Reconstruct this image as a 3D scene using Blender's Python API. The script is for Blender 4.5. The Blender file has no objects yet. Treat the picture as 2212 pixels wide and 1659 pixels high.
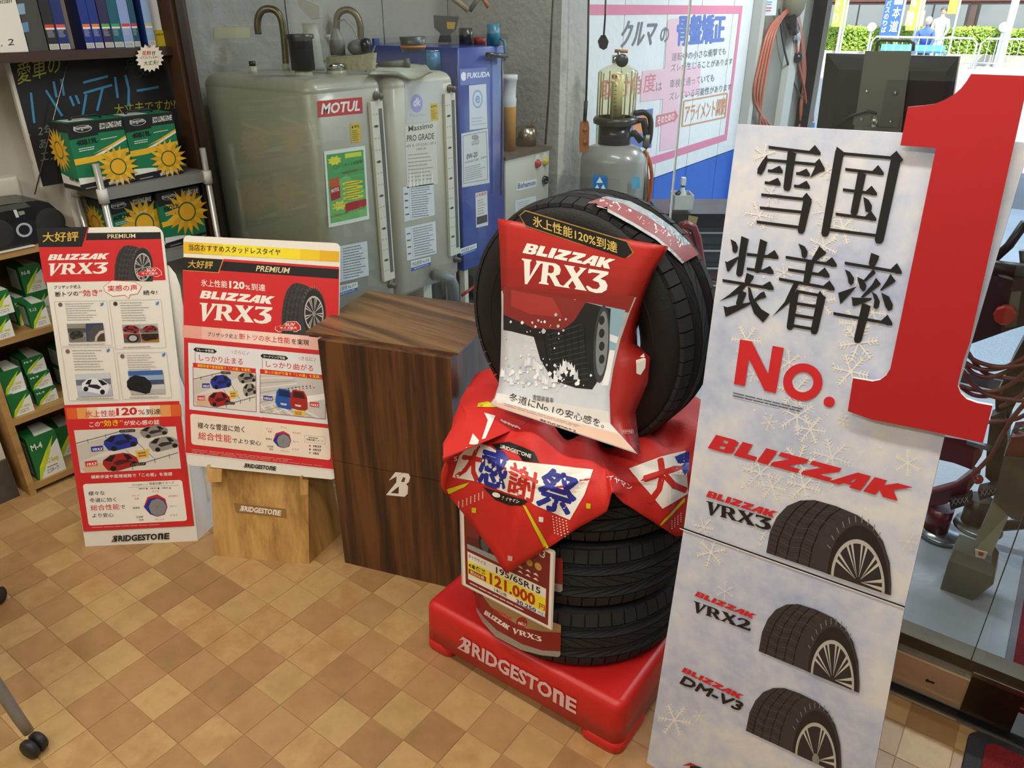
import bpy, bmesh, math, random
from mathutils import Vector, Matrix
from mathutils.geometry import tessellate_polygon
from mathutils.bvhtree import BVHTree
random.seed(7)
SC = bpy.context.scene
COL = SC.collection

# ---------------------------------------------------------------- camera
IMG_W, IMG_H, FPX = 2212.0, 1659.0, 1640.0
CX, CY = 1106.0, 829.5
PITCH = math.atan((CY - 20.0) / FPX)
YAW = math.radians(35.9)
CAM = Vector((0, 0, 1.75))
_H = Vector((-math.sin(YAW), math.cos(YAW), 0))
CR = Vector((math.cos(YAW), math.sin(YAW), 0))
CF = _H * math.cos(PITCH) - Vector((0, 0, math.sin(PITCH)))
CU = _H * math.sin(PITCH) + Vector((0, 0, math.cos(PITCH)))
cd = bpy.data.cameras.new('camera')
cd.sensor_fit = 'HORIZONTAL'; cd.sensor_width = 36.0; cd.lens = 36.0 * FPX / IMG_W
cd.clip_start = 0.02; cd.clip_end = 300
cam = bpy.data.objects.new('camera', cd); COL.objects.link(cam)
cam.matrix_world = Matrix(((CR.x, CU.x, -CF.x, CAM.x), (CR.y, CU.y, -CF.y, CAM.y), (CR.z, CU.z, -CF.z, CAM.z), (0, 0, 0, 1)))
SC.camera = cam

# ---------------------------------------------------------------- world, sun, lamps, exposure
w = bpy.data.worlds.new('sky'); SC.world = w; w.use_nodes = True
nt = w.node_tree; bg = nt.nodes['Background']
sky = nt.nodes.new('ShaderNodeTexSky'); sky.sky_type = 'NISHITA'; sky.sun_disc = False
sky.sun_elevation = math.radians(52); sky.sun_rotation = math.radians(150); sky.air_density = 1.2; sky.dust_density = 2.0
nt.links.new(sky.outputs[0], bg.inputs[0]); bg.inputs[1].default_value = 0.42
sd = bpy.data.lights.new('sun', 'SUN'); sd.energy = 9; sd.angle = math.radians(0.6); sd.color = (1, .95, .87)
so = bpy.data.objects.new('sun', sd); COL.objects.link(so)
so.rotation_euler = Vector((-0.42, 0.62, -1.1)).to_track_quat('-Z', 'Y').to_euler()
def area(name, loc, size, sy, power, col, aim=(0, 0, -1)):
    d = bpy.data.lights.new(name, 'AREA'); d.shape = 'RECTANGLE'; d.size = size; d.size_y = sy; d.energy = power; d.color = col
    o = bpy.data.objects.new(name, d); COL.objects.link(o); o.location = loc
    o.rotation_euler = Vector(aim).to_track_quat('-Z', 'Y').to_euler(); return o
WARM = (1.0, .93, .82)
TUBES = [(-1.9, -0.6, 2.62), (-1.9, 0.75, 2.62), (-0.2, -0.6, 2.62), (-0.2, 0.75, 2.62)]
for i, p in enumerate(TUBES):
    area('ceiling_tube_light', (p[0], p[1], p[2] - .035), 1.2, .12, 12.6, WARM)
for p, e_ in (((0.3, 4.2, 3.0), 50), ((-1.2, 6.4, 3.0), 60), ((-1.3, 3.1, 3.0), 22)):  # unseen fill lamps added to brighten the garage
    area('garage_fill_light', p, 1.2, .2, e_, (.93, .97, 1.0))
SC.view_settings.view_transform = 'Standard'; SC.view_settings.look = 'None'
SC.view_settings.exposure = 0.35; SC.view_settings.gamma = 1.0; SC.view_settings.use_curve_mapping = False
SC.cycles.max_bounces = 8; SC.cycles.diffuse_bounces = 4; SC.cycles.glossy_bounces = 4; SC.cycles.transparent_max_bounces = 12
SC.cycles.sample_clamp_indirect = 6.0; SC.cycles.caustics_reflective = False; SC.cycles.caustics_refractive = False

# ---------------------------------------------------------------- rays: photograph frame -> points on real surfaces
def ray(x, y): return CF * FPX + CR * (x - CX) + CU * (CY - y)
def on_z(x, y, z=0.0):
    d = ray(x, y); return CAM + d * ((z - CAM.z) / d.z)
def on_x(x, y, X):
    d = ray(x, y); return CAM + d * ((X - CAM.x) / d.x)
def on_y(x, y, Y):
    d = ray(x, y); return CAM + d * ((Y - CAM.y) / d.y)

class Frame:
    """a flat surface in the room: origin, right, up, facing normal"""
    def __init__(s, O, U, V):
        s.O = Vector(O); s.U = Vector(U).normalized(); s.V = Vector(V).normalized(); s.N = s.U.cross(s.V).normalized()
    def loc(s, x, y):
        d = ray(x, y); t = (s.O - CAM).dot(s.N) / d.dot(s.N); p = CAM + d * t - s.O
        return (p.dot(s.U), p.dot(s.V))
    def pt(s, u, v, d=0.0): return s.O + s.U * u + s.V * v + s.N * d
    def at(s, x, y, d=0.0):
        u, v = s.loc(x, y); return s.pt(u, v, d)
def leaning(O, az, lean):
    U = Vector((math.cos(az), math.sin(az), 0)); n = Vector((math.sin(az), -math.cos(az), 0))
    V = Vector((0, 0, math.cos(lean))) - n * math.sin(lean)
    return Frame(O, U, V)

# ---------------------------------------------------------------- materials
def lin(h):
    if not isinstance(h, str): return tuple(h)
    h = h.lstrip('#'); c = [int(h[i:i + 2], 16) / 255 for i in (0, 2, 4)]
    return tuple(x / 12.92 if x <= .04045 else ((x + .055) / 1.055) ** 2.4 for x in c)
_M = {}
def mat(key, hexc='#888888', rough=.55, metal=0.0, var=0.0, scale=12.0, stretch=(1, 1, 1), bump=0.0, bscale=None, coat=0.0, spec=.5, hex2=None, trans=0.0, emit=0.0, alpha=1.0):
    if key in _M: return _M[key]
    m = bpy.data.materials.new(key); m.use_nodes = True; n = m.node_tree.nodes; L = m.node_tree.links
    b = n['Principled BSDF']; c = lin(hexc)
    b.inputs['Base Color'].default_value = (*c, 1); b.inputs['Roughness'].default_value = rough; b.inputs['Metallic'].default_value = metal
    b.inputs['Specular IOR Level'].default_value = spec
    b.inputs['Coat Weight'].default_value = coat; b.inputs['Coat Roughness'].default_value = .08
    if trans: b.inputs['Transmission Weight'].default_value = trans
    if emit: b.inputs['Emission Color'].default_value = (*c, 1); b.inputs['Emission Strength'].default_value = emit
    if alpha < 1: b.inputs['Alpha'].default_value = alpha
    if var or bump:
        g = n.new('ShaderNodeNewGeometry'); mp = n.new('ShaderNodeMapping'); mp.inputs['Scale'].default_value = stretch
        L.new(g.outputs['Position'], mp.inputs['Vector'])
        nz = n.new('ShaderNodeTexNoise'); nz.inputs['Scale'].default_value = scale; nz.inputs['Detail'].default_value = 5; nz.inputs['Roughness'].default_value = .62
        L.new(mp.outputs[0], nz.inputs['Vector'])
        if var:
            r = n.new('ShaderNodeValToRGB'); r.color_ramp.elements[0].position = .3; r.color_ramp.elements[1].position = .72
            c2 = lin(hex2) if hex2 else tuple(x * (1 - var) for x in c)
            c1 = c if hex2 else tuple(min(1, x * (1 + var * .6)) for x in c)
            r.color_ramp.elements[0].color = (*c2, 1); r.color_ramp.elements[1].color = (*c1, 1)
            L.new(nz.outputs['Fac'], r.inputs[0]); L.new(r.outputs[0], b.inputs['Base Color'])
        if bump:
            nb = nz
            if bscale:
                nb = n.new('ShaderNodeTexNoise'); nb.inputs['Scale'].default_value = bscale; nb.inputs['Detail'].default_value = 4
                L.new(mp.outputs[0], nb.inputs['Vector'])
            bp = n.new('ShaderNodeBump'); bp.inputs['Strength'].default_value = bump; bp.inputs['Distance'].default_value = .01
            L.new(nb.outputs['Fac'], bp.inputs['Height']); L.new(bp.outputs[0], b.inputs['Normal'])
    _M[key] = m; return m
def ink(h, rough=.42):
    return mat('ink_' + h.strip('#'), h, rough)
def glass_mat(key, tint=(.97, .99, .98), gloss=.9, rough=.0, fac=1.0):
    if key in _M: return _M[key]
    m = bpy.data.materials.new(key); m.use_nodes = True; n = m.node_tree.nodes; L = m.node_tree.links
    n.remove(n['Principled BSDF']); out = n['Material Output']
    t = n.new('ShaderNodeBsdfTransparent'); t.inputs[0].default_value = (*tint, 1)
    g = n.new('ShaderNodeBsdfGlossy'); g.inputs['Roughness'].default_value = rough; g.inputs[0].default_value = (gloss, gloss, gloss, 1)
    ge = n.new('ShaderNodeNewGeometry'); dt = n.new('ShaderNodeVectorMath'); dt.operation = 'DOT_PRODUCT'; L.new(ge.outputs['Normal'], dt.inputs[0]); L.new(ge.outputs['Incoming'], dt.inputs[1])
    def mth(op, a, b):
        q = n.new('ShaderNodeMath'); q.operation = op
        for i, x_ in enumerate((a, b)):
            if isinstance(x_, (int, float)): q.inputs[i].default_value = x_
            elif x_ is not None: L.new(x_, q.inputs[i])
        return q.outputs[0]
    ab = mth('ABSOLUTE', dt.outputs['Value'], None); om = mth('SUBTRACT', 1.0, ab); pw = mth('POWER', om, 5.0)   # grazing-angle reflection
    mu = n.new('ShaderNodeMath'); mu.operation = 'MULTIPLY'; mu.inputs[1].default_value = fac; L.new(mth('MULTIPLY_ADD', pw, .96), mu.inputs[0]); mu.inputs[0].links[0].from_node.inputs[2].default_value = .035
    x = n.new('ShaderNodeMixShader'); L.new(mu.outputs[0], x.inputs[0]); L.new(t.outputs[0], x.inputs[1]); L.new(g.outputs[0], x.inputs[2])
    L.new(x.outputs[0], out.inputs[0]); _M[key] = m; return m
def wood_mat(key, dark, light, ax='z', scale=9.0, rough=.45, coat=.0, mid=None):
    """long streaky wood grain"""
    if key in _M: return _M[key]
    m = bpy.data.materials.new(key); m.use_nodes = True; n = m.node_tree.nodes; L = m.node_tree.links; b = n['Principled BSDF']
    tc = n.new('ShaderNodeTexCoord'); mp = n.new('ShaderNodeMapping')
    mp.inputs['Scale'].default_value = {'x': (.06, 1, 1), 'y': (1, .06, 1), 'z': (1, 1, .06)}[ax]
    L.new(tc.outputs['Object'], mp.inputs[0])
    a = n.new('ShaderNodeTexNoise'); a.inputs['Scale'].default_value = scale; a.inputs['Detail'].default_value = 3; a.inputs['Distortion'].default_value = 1.2
    c = n.new('ShaderNodeTexNoise'); c.inputs['Scale'].default_value = scale * 9; c.inputs['Detail'].default_value = 5
    L.new(mp.outputs[0], a.inputs[0]); L.new(mp.outputs[0], c.inputs[0])
    mx = n.new('ShaderNodeMath'); mx.operation = 'MULTIPLY_ADD'; mx.inputs[1].default_value = .35; L.new(c.outputs[0], mx.inputs[0]); L.new(a.outputs[0], mx.inputs[2])
    r = n.new('ShaderNodeValToRGB'); e = r.color_ramp.elements; e[0].position = .48; e[1].position = .82
    e[0].color = (*lin(dark), 1); e[1].color = (*lin(light), 1)
    if mid: q = e.new(.63); q.color = (*lin(mid), 1)
    L.new(mx.outputs[0], r.inputs[0]); L.new(r.outputs[0], b.inputs['Base Color']); b.inputs['Roughness'].default_value = rough; b.inputs['Coat Weight'].default_value = coat
    _M[key] = m; return m

# ---------------------------------------------------------------- objects
def tag(o, label=None, cat=None, group=None, kind=None):
    if label: o['label'] = label
    if cat: o['category'] = cat
    if group: o['group'] = group
    if kind: o['kind'] = kind
    return o
def thing(name, label, cat, loc=(0, 0, 0), group=None):
    o = bpy.data.objects.new(name, None); COL.objects.link(o); o.location = loc; o.empty_display_size = .05
    return tag(o, label, cat, group)
def _wl(o):
    v = Vector(o.location)
    while o.parent: o = o.parent; v = v   # parents below are unrotated and placed with inverse matrices
    return v
def adopt(o, parent):
    """parent o (made in world coordinates) without moving it"""
    if parent is None: return o
    o.parent = parent; o.matrix_parent_inverse = world_of(parent).inverted(); return o
def world_of(o):
    m = o.matrix_basis.copy()
    if o.parent: m = world_of(o.parent) @ o.matrix_parent_inverse @ m
    return m
class MB:
    """collects shapes, then becomes one mesh object"""
    def __init__(s): s.v = []; s.f = []; s.mi = []; s.mats = []; s.sm = []
    def _m(s, m):
        if m is None: return 0
        if m not in s.mats: s.mats.append(m)
        return s.mats.index(m)
    def add(s, vs, fs, m=None, smooth=False):
        b = len(s.v); s.v += [tuple(v) for v in vs]; k = s._m(m)
        for f in fs: s.f.append(tuple(i + b for i in f)); s.mi.append(k); s.sm.append(smooth)
        return s
    def box(s, a, b, m=None):
        (x0, y0, z0), (x1, y1, z1) = a, b
        vs = [(x, y, z) for z in (z0, z1) for x, y in ((x0, y0), (x1, y0), (x1, y1), (x0, y1))]
        return s.add(vs, [(3, 2, 1, 0), (4, 5, 6, 7), (0, 1, 5, 4), (1, 2, 6, 5), (2, 3, 7, 6), (3, 0, 4, 7)], m)
    def hexa(s, bot, top, m=None):
        return s.add(list(bot) + list(top), [(3, 2, 1, 0), (4, 5, 6, 7), (0, 1, 5, 4), (1, 2, 6, 5), (2, 3, 7, 6), (3, 0, 4, 7)], m)
    def obox(s, c, ax, ay, az, m=None):
        c, ax, ay, az = map(Vector, (c, ax, ay, az))
        r = [(-1, -1), (1, -1), (1, 1), (-1, 1)]
        return s.hexa([c + ax * i + ay * j - az for i, j in r], [c + ax * i + ay * j + az for i, j in r], m)
    def tube(s, pts, r, n=8, m=None, caps=True, smooth=True):
        pts = [Vector(p) for p in pts]; R = r if isinstance(r, (list, tuple)) else [r] * len(pts)
        up = None; vs = []
        for i, p in enumerate(pts):
            t = (pts[min(i + 1, len(pts) - 1)] - pts[max(i - 1, 0)]).normalized()
            if up is None: up = t.orthogonal().normalized()
            up = (up - t * up.dot(t)); up = up.normalized() if up.length > 1e-6 else t.orthogonal().normalized()
            q = t.cross(up)
            vs += [p + (up * math.cos(2 * math.pi * k / n) + q * math.sin(2 * math.pi * k / n)) * R[i] for k in range(n)]
        fs = [(i * n + k, i * n + (k + 1) % n, (i + 1) * n + (k + 1) % n, (i + 1) * n + k) for i in range(len(pts) - 1) for k in range(n)]
        s.add(vs, fs, m, smooth)
        if caps:
            b = len(s.v) - len(vs); L = (len(pts) - 1) * n; k = s._m(m)
            s.f += [tuple(b + i for i in reversed(range(n))), tuple(b + L + i for i in range(n))]; s.mi += [k, k]; s.sm += [False, False]
        return s
    def cyl(s, p, q, r, r2=None, n=20, m=None, smooth=True):
        return s.tube([p, q], [r, r if r2 is None else r2], n, m, True, smooth)
    def lathe(s, prof, c, ax=(0, 0, 1), n=32, m=None, smooth=True, closed=False):
        c = Vector(c); ax = Vector(ax).normalized(); u = ax.orthogonal().normalized(); w_ = ax.cross(u); vs = []; P = len(prof)
        for k in range(n):
            a = 2 * math.pi * k / n; d = u * math.cos(a) + w_ * math.sin(a)
            vs += [c + d * r + ax * z for r, z in prof]
        fs = [(k * P + i, ((k + 1) % n) * P + i, ((k + 1) % n) * P + (i + 1) % P, k * P + (i + 1) % P) for k in range(n) for i in range(P if closed else P - 1)]
        return s.add(vs, fs, m, smooth)
    def rr(s, x0, x1, y0, y1, r, prof, seg=5, m=None, smooth=True, capm=None):
        """rounded-rectangle footprint lofted through (z, inset) rings"""
        vs = []; N = 4 * (seg + 1)
        for z, ins in prof:
            rr_ = max(.0005, r - ins)
            for cx_, cy_, a0 in ((x1 - r, y1 - r, 0), (x0 + r, y1 - r, 90), (x0 + r, y0 + r, 180), (x1 - r, y0 + r, 270)):
                for k in range(seg + 1):
                    a = math.radians(a0 + 90 * k / seg); vs.append((cx_ + rr_ * math.cos(a), cy_ + rr_ * math.sin(a), z))
        fs = [(i * N + k, i * N + (k + 1) % N, (i + 1) * N + (k + 1) % N, (i + 1) * N + k) for i in range(len(prof) - 1) for k in range(N)]
        s.add(vs, fs, m, smooth); b = len(s.v) - len(vs); k = s._m(m)
        s.f += [tuple(b + i for i in reversed(range(N))), tuple(b + (len(prof) - 1) * N + i for i in range(N))]; s.mi += [k, k]; s.sm += [False, False]
        return s
    def prism(s, pts, off, m=None):
        """polygon of 3D points pushed along off"""
        pts = [Vector(p) for p in pts]; n = len(pts); off = Vector(off)
        tri = tessellate_polygon([pts])
        vs = pts + [p + off for p in pts]
        fs = [tuple(t) for t in tri] + [tuple(i + n for i in reversed(t)) for t in tri] + [(i, (i + 1) % n, n + (i + 1) % n, n + i) for i in range(n)]
        return s.add(vs, fs, m)
    def ball(s, c, r, n=14, m=None, sc=(1, 1, 1)):
        k = n // 2; prof = [(math.sin(math.pi * i / k) * 1.0, -math.cos(math.pi * i / k)) for i in range(k + 1)]
        b = len(s.v); s.lathe(prof, (0, 0, 0), n=n, m=m)
        for i in range(b, len(s.v)):
            v = s.v[i]; s.v[i] = (c[0] + v[0] * r * sc[0], c[1] + v[1] * r * sc[1], c[2] + v[2] * r * sc[2])
        return s
    def build(s, name, m=None, parent=None, fix=True):
        used = sorted({i for f in s.f for i in f}); ix = {k: n for n, k in enumerate(used)}
        me = bpy.data.meshes.new(name); me.from_pydata([s.v[i] for i in used], [], [tuple(ix[i] for i in f) for f in s.f])
        ms = s.mats or [m or mat('plain')]
        for x in ms: me.materials.append(x)
        for i, p in enumerate(me.polygons): p.material_index = s.mi[i]; p.use_smooth = s.sm[i]
        if fix:
            bm = bmesh.new(); bm.from_mesh(me); bmesh.ops.recalc_face_normals(bm, faces=bm.faces); bm.to_mesh(me); bm.free()
        me.update(); o = bpy.data.objects.new(name, me); COL.objects.link(o)
        return adopt(o, parent)
def spl(pts, n=5):
    """smooth curve through the points"""
    pts = [Vector(p) for p in pts]; out = []
    for i in range(len(pts) - 1):
        a, b, c, e = pts[max(0, i - 1)], pts[i], pts[i + 1], pts[min(len(pts) - 1, i + 2)]
        for k in range(n):
            t = k / n; out.append(.5 * (2 * b + (c - a) * t + (2 * a - 5 * b + 4 * c - e) * t * t + (3 * b - a - 3 * c + e) * t ** 3))
    return out + [pts[-1]]
def struct(o): o['kind'] = 'structure'; return o
def bx(name, a, b, m, parent=None): return MB().box(a, b).build(name, m, parent)

# ---------------------------------------------------------------- flat print: lettering, shapes and pictures laid on a surface
_T = {}
def glyphs(txt, off):
    k = (txt, off)
    if k not in _T:
        cu = bpy.data.curves.new('t', 'FONT'); cu.body = txt; cu.offset = off; cu.resolution_u = 2; cu.fill_mode = 'FRONT'
        ob = bpy.data.objects.new('t', cu); COL.objects.link(ob); dg = bpy.context.evaluated_depsgraph_get()
        me = bpy.data.meshes.new_from_object(ob.evaluated_get(dg))
        vs = [(v.co.x, v.co.y) for v in me.vertices]; fs = [tuple(p.vertices) for p in me.polygons]
        bpy.data.objects.remove(ob); bpy.data.curves.remove(cu); bpy.data.meshes.remove(me)
        if not vs: vs = [(0, 0), (1, 1)]
        x0 = min(v[0] for v in vs); x1 = max(v[0] for v in vs); y0 = min(v[1] for v in vs); y1 = max(v[1] for v in vs)
        _T[k] = ([((x - x0) / max(1e-6, x1 - x0), (y - y0) / max(1e-6, y1 - y0)) for x, y in vs], fs)
    return _T[k]
class Print:
    STEP = .00012
    def __init__(s, fr=None, bvh=None, lift=.0006, cut=14.0, inc=4e-6):
        s.fr = fr; s.bvh = bvh; s.lift = lift; s.mb = MB(); s.cut = cut; s.n = 0; s.inc = inc
    def _emit(s, P, F, col, lv):
        """P: points in the photograph frame (or surface u,v when flat)"""
        m = ink(col) if isinstance(col, str) else col; s.n += 1; up = s.lift + s.STEP * lv + s.inc * s.n
        if s.bvh is None:
            s.mb.add([s.fr.pt(u, v, up) for u, v in P], F, m)
        else:
            bm = bmesh.new(); vv = [bm.verts.new((x, y, 0)) for x, y in P]
            for f in F:
                try: bm.faces.new([vv[i] for i in f])
                except ValueError: pass
            xs = [p[0] for p in P]; ys = [p[1] for p in P]
            for lo, hi, no in ((min(xs), max(xs), (1, 0, 0)), (min(ys), max(ys), (0, 1, 0))):
                c = math.ceil(lo / s.cut) * s.cut
                while c < hi:
                    bmesh.ops.bisect_plane(bm, geom=bm.verts[:] + bm.edges[:] + bm.faces[:], plane_co=(c * no[0], c * no[1], 0), plane_no=no); c += s.cut
            bmesh.ops.triangulate(bm, faces=bm.faces[:]); bm.verts.index_update()
            out = []; ok = []
            for v in bm.verts:
                d = ray(v.co.x, v.co.y).normalized(); h = s.bvh.ray_cast(CAM, d)
                if h[0] is None: out.append((0, 0, 0)); ok.append(False)
                else:
                    nn = h[1] if h[1].dot(d) < 0 else -h[1]
                    out.append(h[0] + nn * up); ok.append(True)
            fs = []
            for f in bm.faces:
                ids = [v.index for v in f.verts]
                if all(ok[i] for i in ids):
                    q = [out[i] for i in ids]
                    if max((q[0] - q[1]).length, (q[1] - q[2]).length, (q[2] - q[0]).length) < .09: fs.append(ids)
            bm.free(); s.mb.add(out, fs, m)
    def _p(s, pts): return [s.fr.loc(*p) for p in pts] if s.bvh is None else [tuple(p) for p in pts]
    def poly(s, pts, col, lv=1, holes=()):
        P = s._p(pts); rings = [P] + [s._p(h) for h in holes]; flat = [q for r in rings for q in r]
        T = tessellate_polygon([[Vector((x, y, 0)) for x, y in r] for r in rings])
        s._emit(flat, [tuple(t) for t in T], col, lv); return s
    def text(s, txt, bl, br, tl, col, lv=4, b=0.0, fat=0.0):
        if fat:                                    # heavy face: strokes widened by shifted copies
            for dx, dy in ((-fat, 0), (fat, 0), (0, -fat), (0, fat), (fat * .7, fat * .7), (-fat * .7, fat * .7), (fat * .7, -fat * .7), (-fat * .7, -fat * .7)):
                s.text(txt, (bl[0] + dx, bl[1] + dy), (br[0] + dx, br[1] + dy), (tl[0] + dx, tl[1] + dy), col, lv, b)
            return s
        G, F = glyphs(txt, b); A, B, C = s._p([bl, br, tl])
        s._emit([(A[0] + x * (B[0] - A[0]) + y * (C[0] - A[0]), A[1] + x * (B[1] - A[1]) + y * (C[1] - A[1])) for x, y in G], F, col, lv); return s
    def shapes(s, polys, bl, br, tl, col, lv=4):
        """polys in a unit box -> parallelogram"""
        A, B, C = s._p([bl, br, tl]); f = lambda x, y: (A[0] + x * (B[0] - A[0]) + y * (C[0] - A[0]), A[1] + x * (B[1] - A[1]) + y * (C[1] - A[1]))
        for pl in polys:
            rings = [[f(*q) for q in r] for r in pl]; flat = [q for r in rings for q in r]
            T = tessellate_polygon([[Vector((x, y, 0)) for x, y in r] for r in rings]); s._emit(flat, [tuple(t) for t in T], col, lv)
        return s
    def line(s, a, b, w_, col, lv=2):
        dx, dy = b[0] - a[0], b[1] - a[1]; l = math.hypot(dx, dy) or 1; nx, ny = -dy / l * w_ / 2, dx / l * w_ / 2
        return s.poly([(a[0] + nx, a[1] + ny), (b[0] + nx, b[1] + ny), (b[0] - nx, b[1] - ny), (a[0] - nx, a[1] - ny)], col, lv)
    def path(s, pts, w_, col, lv=2, close=False):
        q = list(pts) + ([pts[0]] if close else [])
        for a, b in zip(q[:-1], q[1:]): s.line(a, b, w_, col, lv)
        return s
    def disc(s, c, rx, ry, col, lv=2, rot=0.0, n=28, a0=0, a1=360):
        cr, sr = math.cos(rot), math.sin(rot)
        pts = []
        for k in range(n + (a1 - a0 < 360)):
            a = math.radians(a0 + (a1 - a0) * k / n); x, y = rx * math.cos(a), ry * math.sin(a); pts.append((c[0] + x * cr - y * sr, c[1] + x * sr + y * cr))
        return s.poly(pts, col, lv)
    def ring(s, c, rx, ry, t, col, lv=2, rot=0.0, n=32):
        cr, sr = math.cos(rot), math.sin(rot); o = []; i = []
        for k in range(n):
            a = 2 * math.pi * k / n
            for L, f in ((o, 1), (i, 1 - t)):
                x, y = rx * f * math.cos(a), ry * f * math.sin(a); L.append((c[0] + x * cr - y * sr, c[1] + x * sr + y * cr))
        return s.poly(o, col, lv, [list(reversed(i))])
    def fine(s, tl, tr, bl, rows, col, lv=3, fill=.55, seed=1):
        """rows of print too small to read: short dashes"""
        R = random.Random(seed); w_ = math.hypot(bl[0] - tl[0], bl[1] - tl[1]) / rows * fill
        for r in range(rows):
            f = (r + .5) / rows; a = (tl[0] + (bl[0] - tl[0]) * f, tl[1] + (bl[1] - tl[1]) * f); x = 0; end = R.uniform(.7, 1)
            while x < end:
                e = min(end, x + R.uniform(.05, .14)); g = lambda t: (a[0] + (tr[0] - tl[0]) * t, a[1] + (tr[1] - tl[1]) * t)
                s.line(g(x), g(e - .012), w_, col, lv); x = e
        return s
    def done(s, name, parent): return s.mb.build(name, None, parent, fix=False)
def quad(tl, tr, br, bl):
    def q(x, y):
        a = (tl[0] + (tr[0] - tl[0]) * x, tl[1] + (tr[1] - tl[1]) * x); b = (bl[0] + (br[0] - bl[0]) * x, bl[1] + (br[1] - bl[1]) * x)
        return (a[0] + (b[0] - a[0]) * y, a[1] + (b[1] - a[1]) * y)
    return q
def crop(ox, oy, sc): return lambda *p: [(ox + sc * x, oy + sc * y) for x, y in p]
def roundq(Q, r=.05, ra=None, n=4):
    ra = ra or r; out = []
    for cx_, cy_, a0 in ((1 - r, ra, 270), (1 - r, 1 - ra, 0), (r, 1 - ra, 90), (r, ra, 180)):
        for k in range(n + 1):
            a = math.radians(a0 + 90 * k / n); out.append(Q(cx_ + r * math.cos(a), cy_ + ra * math.sin(a)))
    return out
RED, DRED, WHITE, BLACK, GOLD, BLUE, YEL = '#d0282c', '#9c1f22', '#f2f0ea', '#17161a', '#d9b64c', '#22309a', '#f2df2e'
# maker's word marks, drawn in a unit box
def _mark(letters, gap):
    x = 0; out = []
    for rings, w_ in letters: out.append([[(px + x, py) for px, py in r] for r in rings]); x += w_ + gap
    W = x - gap; return [[[(px / W, py) for px, py in r] for r in L] for L in out]
_B = ([[(0, 0), (.75, 0), (.97, .12), (.97, .42), (.85, .52), (.95, .6), (.95, .88), (.75, 1), (0, 1)], [(.38, .2), (.38, .38), (.6, .38), (.6, .2)], [(.38, .62), (.38, .8), (.58, .8), (.58, .62)]], .97)
_L = ([[(0, 0), (.82, 0), (.82, .3), (.4, .3), (.4, 1), (0, 1)]], .82)
_I = ([[(0, 0), (.42, 0), (.42, 1), (0, 1)]], .42)
_Z = ([[(0, 0), (1, 0), (1, .28), (.55, .28), (1.05, .75), (1.05, 1), (.05, 1), (.05, .72), (.48, .72), (0, .24)]], 1.05)
_A = ([[(0, 0), (.38, 0), (.47, .17), (.72, .17), (.72, 0), (1.1, 0), (1.06, 1), (.62, 1)], [(.57, .36), (.72, .66), (.72, .36)]], 1.1)
_K = ([[(0, 0), (.4, 0), (.4, .35), (.64, 0), (1.12, 0), (.76, .55), (1.2, 1), (.72, 1), (.4, .65), (.4, 1), (0, 1)]], 1.15)
BLIZ = _mark([_B, _L, _I, _Z, (_Z[0], .88), _A, _K], .08)
_V = ([[(0, 1), (.42, 1), (.42, .93), (.37, .9), (.42, .25), (.66, .9), (.62, .93), (.62, 1), (.92, 1), (.92, .93), (.82, .88), (.34, -.12), (.24, -.12), (.1, .9), (0, .93)]], .8)
_R = ([[(0, 0), (.42, 0), (.42, .06), (.34, .1), (.34, .42), (.42, .42), (.7, 0), (1.05, 0), (1.05, .06), (.92, .1), (.68, .45), (.85, .55), (.88, .75), (.8, .92), (.62, 1), (0, 1), (0, .94), (.08, .9), (.08, .1), (0, .06)], [(.34, .54), (.34, .88), (.5, .88), (.58, .8), (.58, .62), (.5, .54)]], .95)
_X = ([[(0, 0), (.36, 0), (.28, .1), (.44, .36), (.62, .1), (.56, 0), (1.1, 0), (1.02, .08), (.66, .54), (.9, .9), (1.0, 1), (.66, 1), (.72, .92), (.57, .7), (.42, .92), (.48, 1), (0, 1), (.08, .92), (.38, .5), (.1, .1)]], 1.0)
_3 = ([[(.05, 1), (.9, 1), (.9, .88), (.58, .64), (.8, .58), (.92, .4), (.9, .18), (.7, .02), (.45, -.03), (.15, .02), (0, .18), (.06, .25), (.3, .14), (.5, .16), (.6, .3), (.52, .46), (.3, .5), (.25, .54), (.55, .86), (.2, .86), (.1, .8), (.02, .8)]], .9)
_2 = ([[(0, .7), (.1, .9), (.3, 1), (.6, 1), (.8, .88), (.82, .68), (.7, .5), (.4, .2), (.75, .2), (.8, .28), (.9, .28), (.86, 0), (0, 0), (0, .1), (.45, .55), (.52, .72), (.45, .85), (.3, .86), (.15, .68)]], .88)
VRX3 = _mark([_V, _R, _X, _3], .04); VRX2 = _mark([_V, _R, _X, _2], .04)
EMB_W = [[(.1, .62), (.36, 1), (.68, 1)]]
EMB_B = [[(.42, .83), (.72, 1), (.93, .98), (1.0, .85), (.95, .64), (.84, .54), (.93, .46), (.93, .14), (.8, 0), (0, 0), (.42, .58)], [(.2, .11), (.54, .42), (.54, .11)], [(.62, .62), (.7, .82), (.8, .8), (.76, .62)]]
_N = [[(0, 0), (.34, 0), (.34, .74), (.62, .74), (.62, 0), (1, 0), (1, .8), (.84, 1), (0, 1)]]
def lerp(a, b, t): return (a[0] + (b[0] - a[0]) * t, a[1] + (b[1] - a[1]) * t)
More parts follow.
